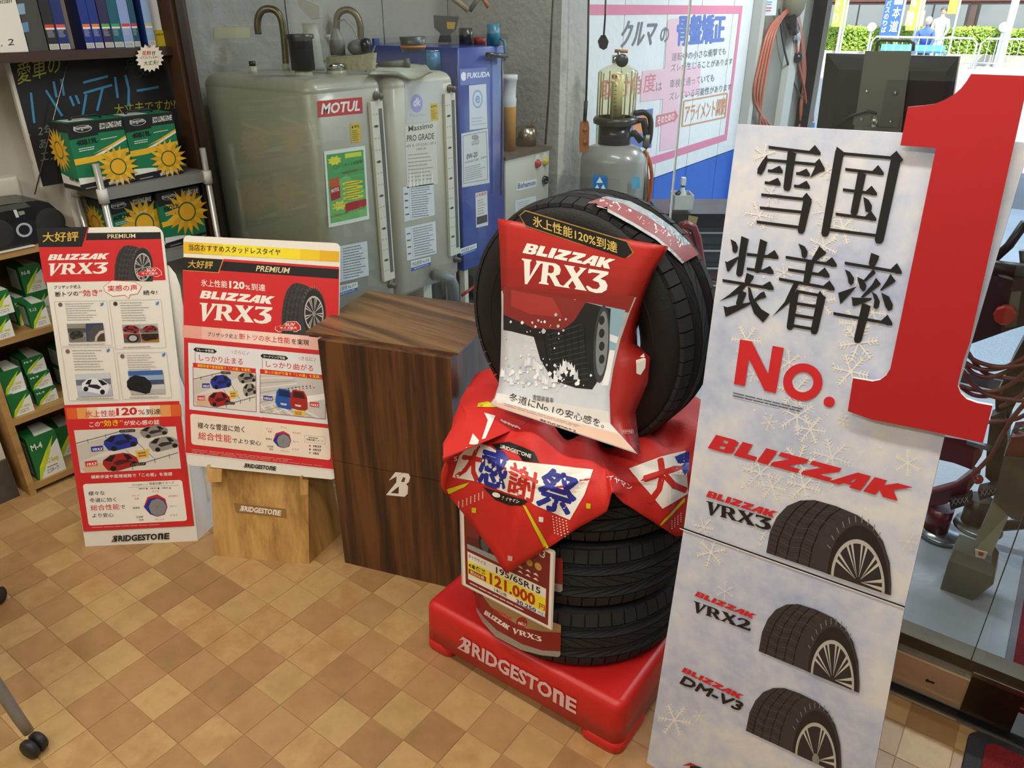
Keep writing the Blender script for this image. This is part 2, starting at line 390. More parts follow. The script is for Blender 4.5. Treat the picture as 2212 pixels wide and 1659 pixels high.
def bridgestone(P, bl, br, tl, col, red=None, lv=4):
    e = lambda f: lerp(bl, br, f); u = (tl[0] - bl[0], tl[1] - bl[1]); up = lambda p: (p[0] + u[0], p[1] + u[1])
    P.shapes([EMB_W], e(0), e(.11), up(e(0)), red or col, lv); P.shapes([EMB_B], e(0), e(.11), up(e(0)), col, lv)
    P.text('RIDGESTO', e(.122), e(.79), up(e(.122)), col, lv, .035)
    P.shapes([_N], e(.805), e(.895), up(e(.805)), col, lv); P.text('E', e(.912), e(1), up(e(.912)), col, lv, .035)
def blizzak(P, bl, br, tl, col, lv=4): P.shapes(BLIZ, bl, br, tl, col, lv)
def vrx(P, bl, br, tl, col, n='3', lv=4): P.shapes(VRX3 if n == '3' else VRX2, bl, br, tl, col, lv)
def tyre_art(P, Q, lv=2, cutoff=1.0, spokes=9, cy=.9, rim=(.215, .53), sw=(.265, .76)):
    """printed picture of a tyre: Q maps a unit box (tread left, wheel right)"""
    body = [(.0, cutoff), (.01, .6), (.05, .36), (.12, .17), (.22, .05), (.34, .0), (.52, .02), (.7, .075), (.83, .17), (.92, .32), (.98, .55), (1, .8), (1, cutoff)]
    px = abs(Q(1, .5)[0] - Q(0, .5)[0])
    P.poly([Q(*p) for p in body], '#38373b', lv)
    for x0, x1, y1 in ((.07, .28, .025), (.16, .37, .01), (.25, .46, .02), (.34, .56, .035)):      # grooves round the tread
        P.path([Q(x0, cutoff), Q(x0 + .015, .66), Q(x0 + .06, .38), Q(x0 + .13, .17), Q(x1, y1)], max(.9, px * .011), '#0b0b0c', lv + 1)
    for k in range(14):
        y = .1 + k * .075
        if y > cutoff - .04: break
        e = .30 * max(0, 1 - y / .7) ** 2
        P.line(Q(e + .02, y + .01), Q(e + .09, y + .03), .8, '#0c0c0d', lv + 2)
        for a, b, c, d in ((.10, .0, .18, .035), (.19, .035, .27, .0), (.28, .0, .36, .03)): P.line(Q(e + a, y + b), Q(e + c, y + d), .7, ['#5a595e', '#121213'][k % 2], lv + 2)
    def half(rx, ry, col, l, ox=0.0):
        pts = []
        for k in range(48):
            a = 2 * math.pi * k / 48; pts.append(Q(min(1, .735 + ox + rx * math.cos(a)), min(max(0, cy + ry * math.sin(a)), cutoff)))
        P.poly(pts, col, l)
    half(sw[0], sw[1], '#3a393d', lv + 3); half(sw[0] * .93, sw[1] * .93, '#201f22', lv + 4); half(rim[0], rim[1], '#bcbbb8', lv + 5); half(rim[0] * .9, rim[1] * .9, '#2b2a2d', lv + 6)
    for k in range(spokes):
        a = 2 * math.pi * (k + .3) / spokes - 1.57
        for s in (-.1, .1):
            p = [(.735 + rim[0] * r * math.cos(t), cy + rim[1] * r * math.sin(t)) for r, t in ((.12, a), (.92, a + s - .045), (.92, a + s + .045), (.12, a + s * .5))]
            if max(y for _, y in p) < cutoff: P.poly([Q(*q) for q in p], '#c6c5c1', lv + 7)
    if cy + .03 < cutoff: half(rim[0] * .17, rim[1] * .17, '#8d8c8a', lv + 8)
    for k in range(10):                                            # shoulder blocks catching light
        a = math.radians(205 + k * 11); r0, r1 = .98, 1.09
        p, q = (.735 + sw[0] * r0 * math.cos(a), cy + sw[1] * r0 * math.sin(a)), (.735 + sw[0] * r1 * math.cos(a), cy + sw[1] * r1 * math.sin(a))
        if 0 < p[1] < cutoff and q[1] > 0: P.line(Q(*p), Q(*q), max(.9, px * .008), '#8a898a', lv + 7)
def car_art(P, Q, cx_, cy_, w_, h_, col, dark, lv=4, flip=1):
    f = lambda x, y: Q(cx_ + flip * x * w_, cy_ + y * h_)
    P.poly([f(-.5, .1), f(-.47, -.12), f(-.25, -.4), f(.12, -.5), (f(.3, -.42)), f(.48, -.2), f(.5, .1), f(.42, .26), f(-.2, .5), f(-.38, .46)], col, lv)
    P.poly([f(-.44, -.1), f(-.26, -.34), f(-.1, -.4), f(-.24, -.02)], '#15151a', lv + 1)
    P.poly([f(.1, -.42), f(.24, -.4), f(.36, -.16), f(.2, -.1)], '#15151a', lv + 1)
    P.poly([f(-.2, .06), f(-.06, -.1), f(.22, -.12), f(.3, .0), f(-.1, .2)], dark, lv + 1)
    for x, y in ((-.22, .36), (.36, .14)): P.disc(f(x, y), abs(f(.09, 0)[0] - f(0, 0)[0]), abs(f(0, .15)[1] - f(0, 0)[1]), '#121214', lv + 2, n=12)

# ================================================================ THE SETTING
GY = 1.935                                    # plane of the glass wall between shop and garage
T = .1195                                     # floor tile pitch
base = struct(bx('floor', (-3.36, -2.6, -.06), (3.2, 1.90, -.0015), mat('floor_joint', '#a08458', .6)))
tag(base, 'tan and brown checkered vinyl tile floor of the shop', 'floor')
def tile_mat(key, hexes, rough=.42):
    if key in _M: return _M[key]
    m = bpy.data.materials.new(key); m.use_nodes = True; n = m.node_tree.nodes; L = m.node_tree.links; b = n['Principled BSDF']
    g = n.new('ShaderNodeNewGeometry'); nz = n.new('ShaderNodeTexNoise'); nz.inputs['Scale'].default_value = 14; nz.inputs['Detail'].default_value = 5; nz.inputs['Roughness'].default_value = .6
    L.new(g.outputs['Position'], nz.inputs['Vector'])
    oi = n.new('ShaderNodeObjectInfo')
    ad = n.new('ShaderNodeMath'); ad.operation = 'MULTIPLY_ADD'; ad.inputs[1].default_value = .42; L.new(oi.outputs['Random'], ad.inputs[0]); L.new(nz.outputs['Fac'], ad.inputs[2])
    r = n.new('ShaderNodeValToRGB'); e = r.color_ramp.elements; e[0].position = .42; e[1].position = 1.0; e[0].color = (*lin(hexes[0]), 1); e[1].color = (*lin(hexes[2]), 1)
    q = e.new(.7); q.color = (*lin(hexes[1]), 1)
    L.new(ad.outputs[0], r.inputs[0]); L.new(r.outputs[0], b.inputs['Base Color']); b.inputs['Roughness'].default_value = rough
    _M[key] = m; return m
TA = tile_mat('tile_light', ('#ac8b5c', '#bb9967', '#aa8153'))
TB = tile_mat('tile_dark', ('#957146', '#a57d52', '#ae895d'))
h_ = T / 2 - .0007
def tile_mesh(nm, m):
    me = MB().add([(-h_, -h_, -.0012), (h_, -h_, -.0012), (h_, h_, -.0012), (-h_, h_, -.0012), (-h_ + .0006, -h_ + .0006, 0), (h_ - .0006, -h_ + .0006, 0), (h_ - .0006, h_ - .0006, 0), (-h_ + .0006, h_ - .0006, 0)],
                  [(4, 5, 6, 7), (0, 1, 5, 4), (1, 2, 6, 5), (2, 3, 7, 6), (3, 0, 4, 7)])
    o = me.build(nm, m); d = o.data; bpy.data.objects.remove(o); return d
tm = [tile_mesh('tile_a', TA), tile_mesh('tile_b', TB)]
cells = []
X0, Y0 = -.9345 + T / 2, 1.2005 + T / 2
rnd = random.Random(3)
for i in range(-20, 12):
    for j in range(-14, 6):
        x, y = X0 + i * T, Y0 + j * T
        if x < -3.28 or y > 1.90 - T / 2 + .05: continue
        v = Vector((x, y, 0)) - CAM; z = v.dot(CF)
        if z < .3: cells.append((9e9, x, y, i, j)); continue
        px, py = CX + FPX * v.dot(CR) / z, CY - FPX * v.dot(CU) / z
        seen = -60 < px < IMG_W + 60 and 900 < py < IMG_H + 70
        cells.append((z if seen else 9e9, x, y, i, j))
cells.sort()
far = {0: MB(), 1: MB()}
for n_, (z, x, y, i, j) in enumerate(cells):
    k = (i + j) % 2
    if rnd.random() < .24: k = 1 - k
    if n_ < 300 and z < 1e9:
        o = bpy.data.objects.new('floor_tile', tm[k]); COL.objects.link(o); o.location = (x, y, 0); adopt(o, base)
    else:
        far[k].add([(x - h_, y - h_, 0), (x + h_, y - h_, 0), (x + h_, y + h_, 0), (x - h_, y + h_, 0)], [(0, 1, 2, 3)])
fo = MB()
for k, m in ((0, TA), (1, TB)): fo.add(far[k].v, far[k].f, m)
tag(fo.build('remaining_floor_tiles', None, base), kind='stuff')

WALLW = mat('wall_white', '#d9d6cc', .8, var=.06, scale=3, bump=.05, bscale=120)
struct(tag(bx('wall_left', (-3.46, -2.6, 0), (-3.36, 1.99, 2.7), WALLW), 'white shop wall behind the shelves and chalkboard', 'wall'))
struct(tag(bx('wall_rack', (-3.36, 1.402, 0), (-3.16, 1.99, 2.7), WALLW), 'white wall panel behind the silver rack', 'wall'))
struct(tag(bx('wall_side', (-3.36, -2.6, 0), (-3.10, .895, 2.7), WALLW), 'white wall face beside the wooden shelf', 'wall'))
struct(tag(bx('baseboard_left', (-3.10, -2.6, 0), (-3.085, .895, .17), mat('base_dark', '#4a443c', .6, var=.1)), 'dark brown baseboard along the white wall', 'baseboard'))
struct(tag(bx('wall_rear', (-3.46, -2.7, 0), (3.3, -2.6, 2.7), WALLW), 'white rear wall of the shop', 'wall'))
struct(tag(bx('wall_right', (3.2, -2.6, 0), (3.3, 1.99, 2.7), WALLW), 'white right wall of the shop', 'wall'))
struct(tag(bx('ceiling', (-3.46, -2.7, 2.7), (3.3, 1.944, 2.8), mat('ceil', '#e4e1d8', .8)), 'white shop ceiling', 'ceiling'))
struct(tag(bx('wall_sun_stop', (-3.46, 1.945, 2.7), (5.1, 2.06, 3.3), WALLW), 'unseen wall added above the glass to stop a sun leak', 'wall'))  # added out of view to keep sun from leaking between the ceilings
for i, p in enumerate(TUBES):
    t = thing('ceiling_lamp', ['fluorescent ceiling lamp over the far left floor', 'fluorescent ceiling lamp over the posters', 'fluorescent ceiling lamp behind the entrance', 'fluorescent ceiling lamp over the big standee'][i], 'lamp', p, 'ceiling lamps of the shop')
    bx('housing', (p[0] - .62, p[1] - .08, p[2]), (p[0] + .62, p[1] + .08, 2.7), mat('lamp_white', '#eeeeea', .5), t)
    for s in (-1, 1): MB().cyl((p[0] - .6, p[1] + s * .04, p[2] - .016), (p[0] + .6, p[1] + s * .04, p[2] - .016), .013, n=10).build('tube', mat('tube_glow', '#fff2da', .4, emit=6), t)

# glass wall with its bronze frame
BRZ = mat('bronze_frame', '#3a2d22', .35, metal=.7)
JAMB = mat('jamb_brown', '#4b3222', .45, var=.2, scale=6, stretch=(1, 1, .1))
win = struct(tag(thing('window_1', 'glass wall with bronze frame between shop and garage', 'window', (0, GY, 0)), kind='structure'))
bx('jamb', (-3.085, 1.885, 0), (-3.0, 1.955, 2.7), JAMB, win)
bx('jamb_edge', (-3.0, 1.90, 0), (-2.985, 1.93, 2.7), mat('jamb_dark', '#2a1c15', .4), win)
GL = glass_mat('window_glass', (.94, .965, .95))
for x0, x1 in ((-2.985, -.866), (-.864, .118), (.121, 3.2)):
    bx('pane', (x0, GY + (.012 if x0 > 0 else 0), .10), (x1, GY + .005 + (.012 if x0 > 0 else 0), 2.7), GL, win)
bx('pane_joint', (-.8665, GY - .002, .12), (-.8635, GY + .007, 2.7), mat('joint', '#cfd6d4', .3), win)
bx('pane_edge', (.1185, GY + .004, .12), (.1205, GY + .019, 2.7), mat('joint_dark', '#30383a', .3), win)
STEEL = mat('kick_steel', '#b99c7e', .3, metal=.15, var=.12, scale=5, stretch=(1, 1, 3))  # tan of the reflected floor put into the plate's base colour
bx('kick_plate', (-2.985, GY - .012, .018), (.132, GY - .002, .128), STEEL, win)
bx('plate_lip', (-2.985, GY - .014, .126), (.132, GY, .134), mat('lip', '#d9d2c2', .2, metal=.8), win)
bx('upper_rail', (-2.985, GY, .10), (3.2, GY + .06, .185), mat('rail_bronze', '#4f4a3f', .25, metal=.6, var=.15), win)
bx('door_rail', (.132, GY - .022, .02), (.252, GY + .002, .15), BRZ, win)
bx('door_rail_cap', (.132, GY - .02, .15), (.262, GY + .03, .165), mat('cap_bronze', '#6d5d4b', .2, metal=.8), win)
bx('floor_track', (-2.985, 1.90, -.004), (3.2, GY + .08, .012), mat('track_black', '#15130f', .4, metal=.4), win)
bx('threshold_strip', (-2.985, 1.888, -.001), (3.2, 1.903, .006), mat('alu', '#b9b4a8', .25, metal=.9), win)
kf = Frame((0, GY - .0125, 0), (1, 0, 0), (0, 0, 1)); pr = Print(kf, lift=.0003); C = crop(1900, 1260, .24055)
pr.disc(C((428, 872))[0], 3.6, 3.2, '#120c08'); pr.disc(C((482, 893))[0], 2.6, 2.6, '#120c08'); pr.line(*C((428, 874), (482, 893)), 4, '#120c08')
pr.done('keyhole', win)

# doormat
dm = thing('doormat', 'red pile doormat with a black rubber border on the tiles', 'mat', (.45, 1.5, 0))
MB().rr(.165, 1.05, 1.10, 1.89, .04, [(.0005, 0), (.006, .0), (.009, .004)]).build('border', mat('rubber', '#26262a', .7, bump=.3, bscale=200), dm)
MB().rr(.205, 1.01, 1.14, 1.86, .03, [(.008, 0), (.015, 0), (.017, .003)]).build('pile', mat('pile_red', '#a3171c', .95, var=.35, scale=260, bump=1.0, bscale=420), dm)

# ================================================================ BIG No.1 STANDEE
CARD = mat('card_white', '#e9e7e1', .5); EDGE = mat('card_edge', '#d8d2c6', .7)
sf = leaning((-.4965, 1.2808, 0), 0.0, .049)
st = thing('display_standee', 'tall snow-patterned cardboard standee with large black kanji and tyre pictures', 'standee', (-.27, 1.30, 0))
def snow_mat():
    m = bpy.data.materials.new('snow_print'); m.use_nodes = True; n = m.node_tree.nodes; L = m.node_tree.links; b = n['Principled BSDF']
    g = n.new('ShaderNodeNewGeometry')
    a = n.new('ShaderNodeTexNoise'); a.inputs['Scale'].default_value = 5; a.inputs['Detail'].default_value = 7; a.inputs['Roughness'].default_value = .62
    v = n.new('ShaderNodeTexVoronoi'); v.inputs['Scale'].default_value = 26; c = n.new('ShaderNodeTexNoise'); c.inputs['Scale'].default_value = 38; c.inputs['Detail'].default_value = 4
    for q in (a, c): L.new(g.outputs['Position'], q.inputs['Vector'])
    L.new(g.outputs['Position'], v.inputs['Vector'])
    r = n.new('ShaderNodeValToRGB'); e = r.color_ramp.elements; e[0].position = .3; e[0].color = (*lin('#a9b7dc'), 1); e[1].position = .66; e[1].color = (*lin('#e1e3e8'), 1)
    q = e.new(.5); q.color = (*lin('#cbd4ea'), 1)
    mx = n.new('ShaderNodeMath'); mx.operation = 'MULTIPLY_ADD'; mx.inputs[1].default_value = .28; L.new(c.outputs['Fac'], mx.inputs[0])
    sb = n.new('ShaderNodeMath'); sb.operation = 'SUBTRACT'; sb.inputs[1].default_value = .14; L.new(a.outputs['Fac'], sb.inputs[0]); L.new(sb.outputs[0], mx.inputs[2])
    L.new(mx.outputs[0], r.inputs[0]); L.new(r.outputs[0], b.inputs['Base Color']); b.inputs['Roughness'].default_value = .42
    return m
SNOW = snow_mat()
out = [(1397, 1648), (1478, 1135), (1593, 268), (1945, 287), (2160, 300), (2043, 930), (1955, 1307), (1890, 1659), (1866, 1780)]
uv = [sf.loc(*p) for p in out]
bl_ = uv[0]; outl = [(0, 0), (uv[1][0], uv[1][1]), uv[2], uv[3], (uv[5][0], uv[3][1]), uv[5], uv[6], uv[7], (.50, 0)]
outl = [(bl_[0], 0)] + outl[1:]
st_b = MB().prism([sf.pt(u, v) for u, v in outl], -sf.N * .006).build('board', SNOW, st)
MB().prism([sf.pt(u, v, -.0065) for u, v in outl], -sf.N * .002).build('back_sheet', mat('card_red_back', '#7d1f22', .6), st)
# easel behind
MB().prism([sf.pt(.12, .02, -.01), sf.pt(.12, 1.1, -.01), sf.pt(.12, .02, -.01) + Vector((0, .24, 0))], (.005, 0, 0)).build('easel_leg', CARD, st)
MB().prism([sf.pt(.34, .02, -.01), sf.pt(.34, 1.1, -.01), sf.pt(.34, .02, -.01) + Vector((0, .24, 0))], (.005, 0, 0)).build('easel_leg', CARD, st)
one = [(2097.8, 159.8), (2088, 175.6), (2076, 191), (2061, 204), (2040, 216), (2020, 224), (1994.5, 228), (1961, 231), (1945, 314), (2022, 320), (1978, 534), (1933.7, 747), (1923.4, 796), (1915, 810), (1901, 820.6), (1884.6, 823.7), (1842.7, 816.6), (1831.5, 888), (1882.6, 906), (2000, 929), (2123.4, 957), (2144, 876.3), (2110, 870), (2088, 862), (2075.6, 849.7), (2069.3, 834), (2070, 826), (2082, 776), (2095, 740), (2212, 216), (2224, 164)]
of = Frame(sf.pt(0, 0, .02), sf.U, sf.V)
MB().prism([of.at(*p) for p in one], -of.N * .007).build('numeral_edge', CARD, st)
pr = Print(of, lift=.0004); pr.poly(one, mat('red_card', '#b0161e', .5)); pr.done('red_numeral_one', st)
MB().obox(of.pt(.40, 1.35, -.014), sf.U * .012, sf.V * .1, sf.N * .006).build('spacer', CARD, st)
pr = Print(sf, lift=.0002, inc=4e-7)
def flake(c, r, col='#e6e3d6', lv=1, rot=.1):
    for k in range(6):
        a = rot + k * math.pi / 3; e = (c[0] + r * math.cos(a), c[1] + r * math.sin(a)); pr.line(c, e, r * .09, col, lv)
        for f in (.45, .65, .82):
            b = (c[0] + r * f * math.cos(a), c[1] + r * f * math.sin(a))
            for s in (-1, 1): pr.line(b, (b[0] + r * .24 * math.cos(a + s * .9), b[1] + r * .24 * math.sin(a + s * .9)), r * .06, col, lv)
    pr.disc(c, r * .13, r * .13, col, lv, n=10)
flake((1961, 1000), 30, '#efece0', 1, .52); flake((1962, 1170), 22, '#e6e2d6'); flake((1845, 700), 34, '#ebe9e4'); flake((1885, 675), 30, '#ebe9e4')
for k in range(46):
    r_ = random.Random(k); y = r_.uniform(320, 1600); x = r_.uniform(1635 - (y - 268) * .142, 1560 + 300 * (y > 330)); c = (x, y)
    if y > 1200 and x > 1640: continue
    flake(c, r_.uniform(14, 44), ['#ecebe8', '#eeebe4', '#e4e7ee'][k % 3], 1, r_.random())
for k in range(120):
    r_ = random.Random(900 + k); y = r_.uniform(560, 1190); x = r_.uniform(1560, 1935) + (1190 - y) * .1
    if x > 1830 and y < 930: continue
    pr.disc((x, y), *[r_.choice([.9, 1.3, 2.2])] * 2, '#f1efe6', 2, n=8)
pr.done('snowflake_pattern', st_b)
pr = Print(sf, lift=.0018)
C = crop(1520, 240, .31341)
K = '#1a1a1f'
def hs(x0, y0, x1, y1, tri=None, t=20):
    pr.poly(C((x0, y0 - t / 2), (x1, y1 - t / 2), (x1, y1 + t / 2), (x0, y0 + t / 2)), K, 3)
    if tri: pr.poly(C((x1 - 78, y1 - 10 - (y1 - y0) * 78 / max(1, x1 - x0)), tri, (x1, y1 - 8), (x1, y1 + t / 2), (x1 - 40, y1 + t / 2 - 2)), K, 4)
def vs_(x0, y0, x1, y1, w_):
    h = w_ / 2; pr.poly(C((x0 - h, y0 - 6), (x0 + h + 6, y0 + 16), (x0 + h, y0 + 36), (x1 + h, y1 - h * .7), (x1 + h * .6, y1), (x1, y1 + 4), (x1 - h * .7, y1), (x1 - h, y1 - h * .8)), K, 5)
def pg(*p): pr.poly(C(*p), K, 6)
# yuki
hs(450, 248, 808, 292, (770, 232)); vs_(610, 275, 578, 545, 52); pg((440, 300), (445, 340), (425, 400), (400, 438), (372, 430), (375, 395), (405, 345))
hs(440, 335, 790, 368); pg((760, 365), (800, 325), (838, 395), (835, 412), (800, 420), (735, 460), (775, 375))
hs(445, 410, 548, 418, (527, 375)); hs(423, 492, 533, 503, (515, 458)); hs(640, 428, 735, 440, (712, 395)); hs(625, 515, 735, 525, (712, 478))
hs(400, 575, 700, 607); vs_(718, 605, 675, 840, 50); pg((685, 592), (712, 560), (750, 610), (735, 632), (700, 640)); hs(390, 665, 700, 697); hs(368, 762, 665, 800)
# kuni
vs_(938, 275, 840, 860, 54); pg((920, 243), (980, 290), (965, 304), (910, 290)); hs(970, 292, 1320, 323); vs_(1328, 315, 1212, 908, 62); pg((1290, 308), (1332, 272), (1378, 335), (1350, 362)); hs(870, 815, 1200, 857)
hs(978, 400, 1243, 430, (1205, 370)); hs(962, 540, 1197, 570, (1160, 512)); vs_(1092, 420, 1040, 715, 50); hs(912, 708, 1192, 745, (1155, 685))
pg((1102, 588), (1140, 610), (1163, 650), (1160, 680), (1140, 697), (1118, 690), (1112, 650))
# so
pg((188, 880), (225, 900), (240, 935), (235, 965), (218, 978), (203, 965), (200, 930)); vs_(286, 865, 250, 1135, 46); pg((150, 1030), (165, 1038), (240, 1000), (245, 1012), (175, 1105), (165, 1100))
hs(300, 985, 518, 1008, (492, 955)); vs_(415, 885, 375, 1110, 44); hs(300, 1085, 485, 1112, (460, 1065)); vs_(322, 1118, 307, 1190, 44); hs(133, 1165, 485, 1222, (460, 1170))
pg((262, 1190), (300, 1200), (250, 1255), (110, 1310), (180, 1262)); vs_(272, 1235, 247, 1340, 42); pg((240, 1330), (330, 1313), (332, 1326), (155, 1415), (140, 1340), (165, 1350))
pg((308, 1210), (324, 1215), (348, 1290), (400, 1362), (458, 1398), (412, 1455), (350, 1392), (314, 1290)); pg((350, 1312), (345, 1300), (395, 1250), (420, 1240), (435, 1282), (400, 1290))
# chaku
pg((655, 910), (700, 930), (720, 965), (715, 1000), (698, 1015), (680, 1000), (675, 960)); pg((800, 928), (850, 975), (840, 985), (760, 1040), (742, 1032)); hs(568, 1005, 920, 1062, (888, 1005)); vs_(737, 1025, 712, 1190, 46)
hs(585, 1090, 870, 1135, (838, 1075)); hs(522, 1155, 905, 1225, (870, 1165)); pg((625, 1178), (662, 1185), (592, 1320), (475, 1415), (560, 1315))
vs_(632, 1235, 598, 1502, 46); vs_(815, 1262, 765, 1532, 50); pg((780, 1272), (805, 1235), (843, 1290), (822, 1312)); hs(640, 1238, 815, 1270); hs(635, 1322, 800, 1347); hs(622, 1402, 785, 1428); hs(612, 1475, 770, 1502)
# ritsu
vs_(1182, 980, 1165, 1068, 50); hs(975, 1045, 1368, 1110, (1335, 1045)); pg((975, 1088), (1010, 1105), (1040, 1150), (1035, 1185), (1015, 1198), (1000, 1180), (995, 1140))
pg((1172, 1085), (1188, 1115), (1120, 1172), (1100, 1168), (1150, 1110)); pg((1060, 1140), (1105, 1160), (1125, 1200), (1115, 1235), (1098, 1240), (1080, 1215)); pg((1190, 1145), (1225, 1190), (1105, 1282), (1083, 1282), (1165, 1190))
pg((1290, 1118), (1327, 1170), (1225, 1237), (1218, 1230), (1265, 1165)); pg((930, 1250), (1060, 1205), (945, 1328)); pg((1022, 1275), (1035, 1283), (1160, 1285), (1160, 1298), (1045, 1340), (1030, 1340))
pg((1160, 1240), (1195, 1262), (1218, 1310), (1208, 1350), (1190, 1362), (1172, 1350), (1180, 1300)); pg((1225, 1248), (1280, 1275), (1307, 1330), (1302, 1365), (1275, 1375), (1255, 1345)); hs(897, 1392, 1303, 1465, (1270, 1400)); vs_(1122, 1325, 1065, 1592, 54)
# No. and maker lines
D = crop(1520, 700, .30144); R1 = '#d02730'
pr.poly(D((265, 107), (348, 122), (465, 355), (497, 153), (577, 168), (520, 492), (440, 475), (328, 245), (298, 441), (220, 427)), R1, 3)
pr.ring(D((713, 413))[0], 42.5, 40.5, .46, R1, 3); pr.disc(D((902, 555))[0], 12, 11.5, R1, 3)
pr.fine(*D((215, 480), (900, 640), (212, 520)), 2, '#5b5f70', 3, .4)
blizzak(pr, *D((32, 885), (1400, 1265), (92, 790)), R1); blizzak(pr, *D((20, 1232), (505, 1385), (42, 1190)), R1)
vrx(pr, *D((22, 1348), (482, 1478), (24, 1262)), '#17161a')
E_ = crop(1380, 900, .45767)
pr.poly(E_((196, 516), (1258, 892), (1256, 899), (195, 523)), '#17171c', 2); pr.poly(E_((195, 523), (1256, 899), (1255, 903), (194, 527)), '#f5f5f8', 2)
blizzak(pr, *E_((265, 842), (540, 952), (280, 822)), R1); vrx(pr, *E_((258, 912), (528, 1010), (262, 866)), '#17161a', '2')
blizzak(pr, *E_((203, 1200), (480, 1332), (218, 1180)), R1); pr.text('DM-V3', *E_((196, 1255), (474, 1385), (218, 1222)), '#17161a', 4, 0, 1.3)
pr.shapes([EMB_W], *E_((175, 1680), (285, 1730), (205, 1612)), '#c0272d', 4); pr.shapes([EMB_B], *E_((175, 1680), (285, 1730), (205, 1612)), '#17161a', 4)
tyre_art(pr, quad(*E_((640, 350), (1205, 470), (1190, 868), (600, 660))), 3, .93, 10)
tyre_art(pr, quad(*E_((600, 845), (1055, 950), (1040, 1325), (565, 1122))), 3, .93, 10)
tyre_art(pr, quad(*E_((545, 1238), (968, 1350), (955, 1702), (505, 1490))), 3, .95, 6)
pr.done('printed_artwork', st_b)

# ================================================================ NARROW POSTER STANDEE (left)
p1 = leaning((-2.5521, .8827, 0), .7089, .2499)
t1 = thing('poster_standee', 'narrow red and white cardboard poster standee with four photo cards, standing on the tiles', 'standee', (-2.4, 1.0, 0))
def rrect(fr, w_, h_, r, d=0.0, n=5, lowr=None):
    out = []
    for cx_, cy_, a0, q in ((w_, 0, 270, lowr if lowr is not None else r), (w_, h_, 0, r), (0, h_, 90, r), (0, 0, 180, lowr if lowr is not None else r)):
        sx = -1 if cx_ else 1; sy = -1 if cy_ else 1
        if q < 1e-4: out.append(fr.pt(cx_, cy_, d)); continue
        for k in range(n + 1):
            a = math.radians(a0 + 90 * k / n); out.append(fr.pt(cx_ + sx * q + q * math.cos(a), cy_ + sy * q + q * math.sin(a), d))
    return out
t1b = MB().prism(rrect(p1, .3977, 1.1318, .03, lowr=0), -p1.N * .005).build('board', CARD, t1)
b0, b1 = p1.pt(.3977, 0, -.006), p1.pt(.3977, .62, -.006)
MB().prism([b0, b1, b0 + Vector((-.065, .19, 0))], -p1.U * .004).build('side_panel', mat('card_side', '#e4e4e6', .55), t1)
b0, b1 = p1.pt(.02, 0, -.006), p1.pt(.02, .62, -.006)
MB().prism([b0, b1, b0 + Vector((-.065, .19, 0))], p1.U * .004).build('side_panel', mat('card_side', '#e4e4e6', .55), t1)
MB().prism([p1.pt(.32, .12, -.02) + Vector((-.03, .05, 0)), p1.pt(.43, .12, -.02) + Vector((-.03, .05, 0)), p1.pt(.43, .93, -.01), p1.pt(.42, .97, -.01), p1.pt(.40, 1.0, -.01), p1.pt(.32, 1.0, -.01)], -p1.N * .005).build('rear_panel', CARD, t1)
pr = Print(p1); A = crop(70, 470, .24104); B = crop(100, 840, .22905)
pr.poly(A((36, 95), (500, 82), (445, 262), (58, 265)), BLACK, 2); pr.poly(A((500, 82), (508, 82), (480, 203), (447, 262), (445, 262)), RED, 2)
pr.poly(A((490, 138), (1148, 130), (1155, 192), (480, 203)), BLACK, 2)
pr.poly(A((57, 265), (447, 262), (480, 203), (1155, 192), (1195, 560), (105, 580)), RED, 1)
pr.text('大好評', *A((92, 222), (415, 212), (90, 132)), GOLD, 4, .012); pr.text('PREMIUM', *A((675, 188), (925, 182), (673, 150)), '#e8dcae', 4, .01)
blizzak(pr, *A((138, 383), (668, 372), (160, 330)), WHITE); vrx(pr, *A((130, 512), (662, 500), (148, 412)), WHITE)
tyre_art(pr, quad(*A((738, 240), (1085, 262), (1080, 572), (735, 560))), 3, 1.0, 9, .6, (.215, .4), (.265, .56))
def suv(pr, c, w_, h_):
    f = lambda x, y: (c[0] + x * w_, c[1] + y * h_)
    o = [(-.5, .3), (-.48, .0), (-.2, -.12), (-.05, -.46), (.32, -.5), (.48, -.1), (.5, .3), (.4, .36), (.34, .5), (.22, .5), (.16, .36), (-.2, .36), (-.26, .5), (-.38, .5), (-.44, .36)]
    pr.poly([f(x * 1.05, y * 1.1) for x, y in o], WHITE, 12); pr.poly([f(*q) for q in o], RED, 13)
    pr.text('SUV', f(-.12, -.05), f(.28, -.08), f(-.1, -.34), WHITE, 14, .03); pr.text('サイズ拡大', f(-.32, .3), f(.36, .27), f(-.32, .0), WHITE, 14, .02)
suv(pr, A((1050, 490))[0], 52, 18)
pr.text('ブリザック史上', *A((195, 640), (437, 632), (193, 608)), BLACK, 4, .005); pr.text('断トツの', *A((208, 712), (413, 702), (205, 665)), BLACK, 4, .01)
pr.text('“効き”', *A((425, 708), (628, 698), (420, 648)), RED, 4, .008)
bub = A((638, 620), (712, 563), (920, 575), (980, 620), (945, 682), (875, 692), (865, 725), (830, 694), (720, 705), (650, 660)); pr.poly(bub, WHITE, 2); pr.path(bub, .9, RED, 3, True)
pr.text('実感の声', *A((678, 663), (942, 655), (675, 608)), RED, 5, .015); pr.text('続々!', *A((995, 695), (1120, 690), (993, 652)), BLACK, 4, .01)
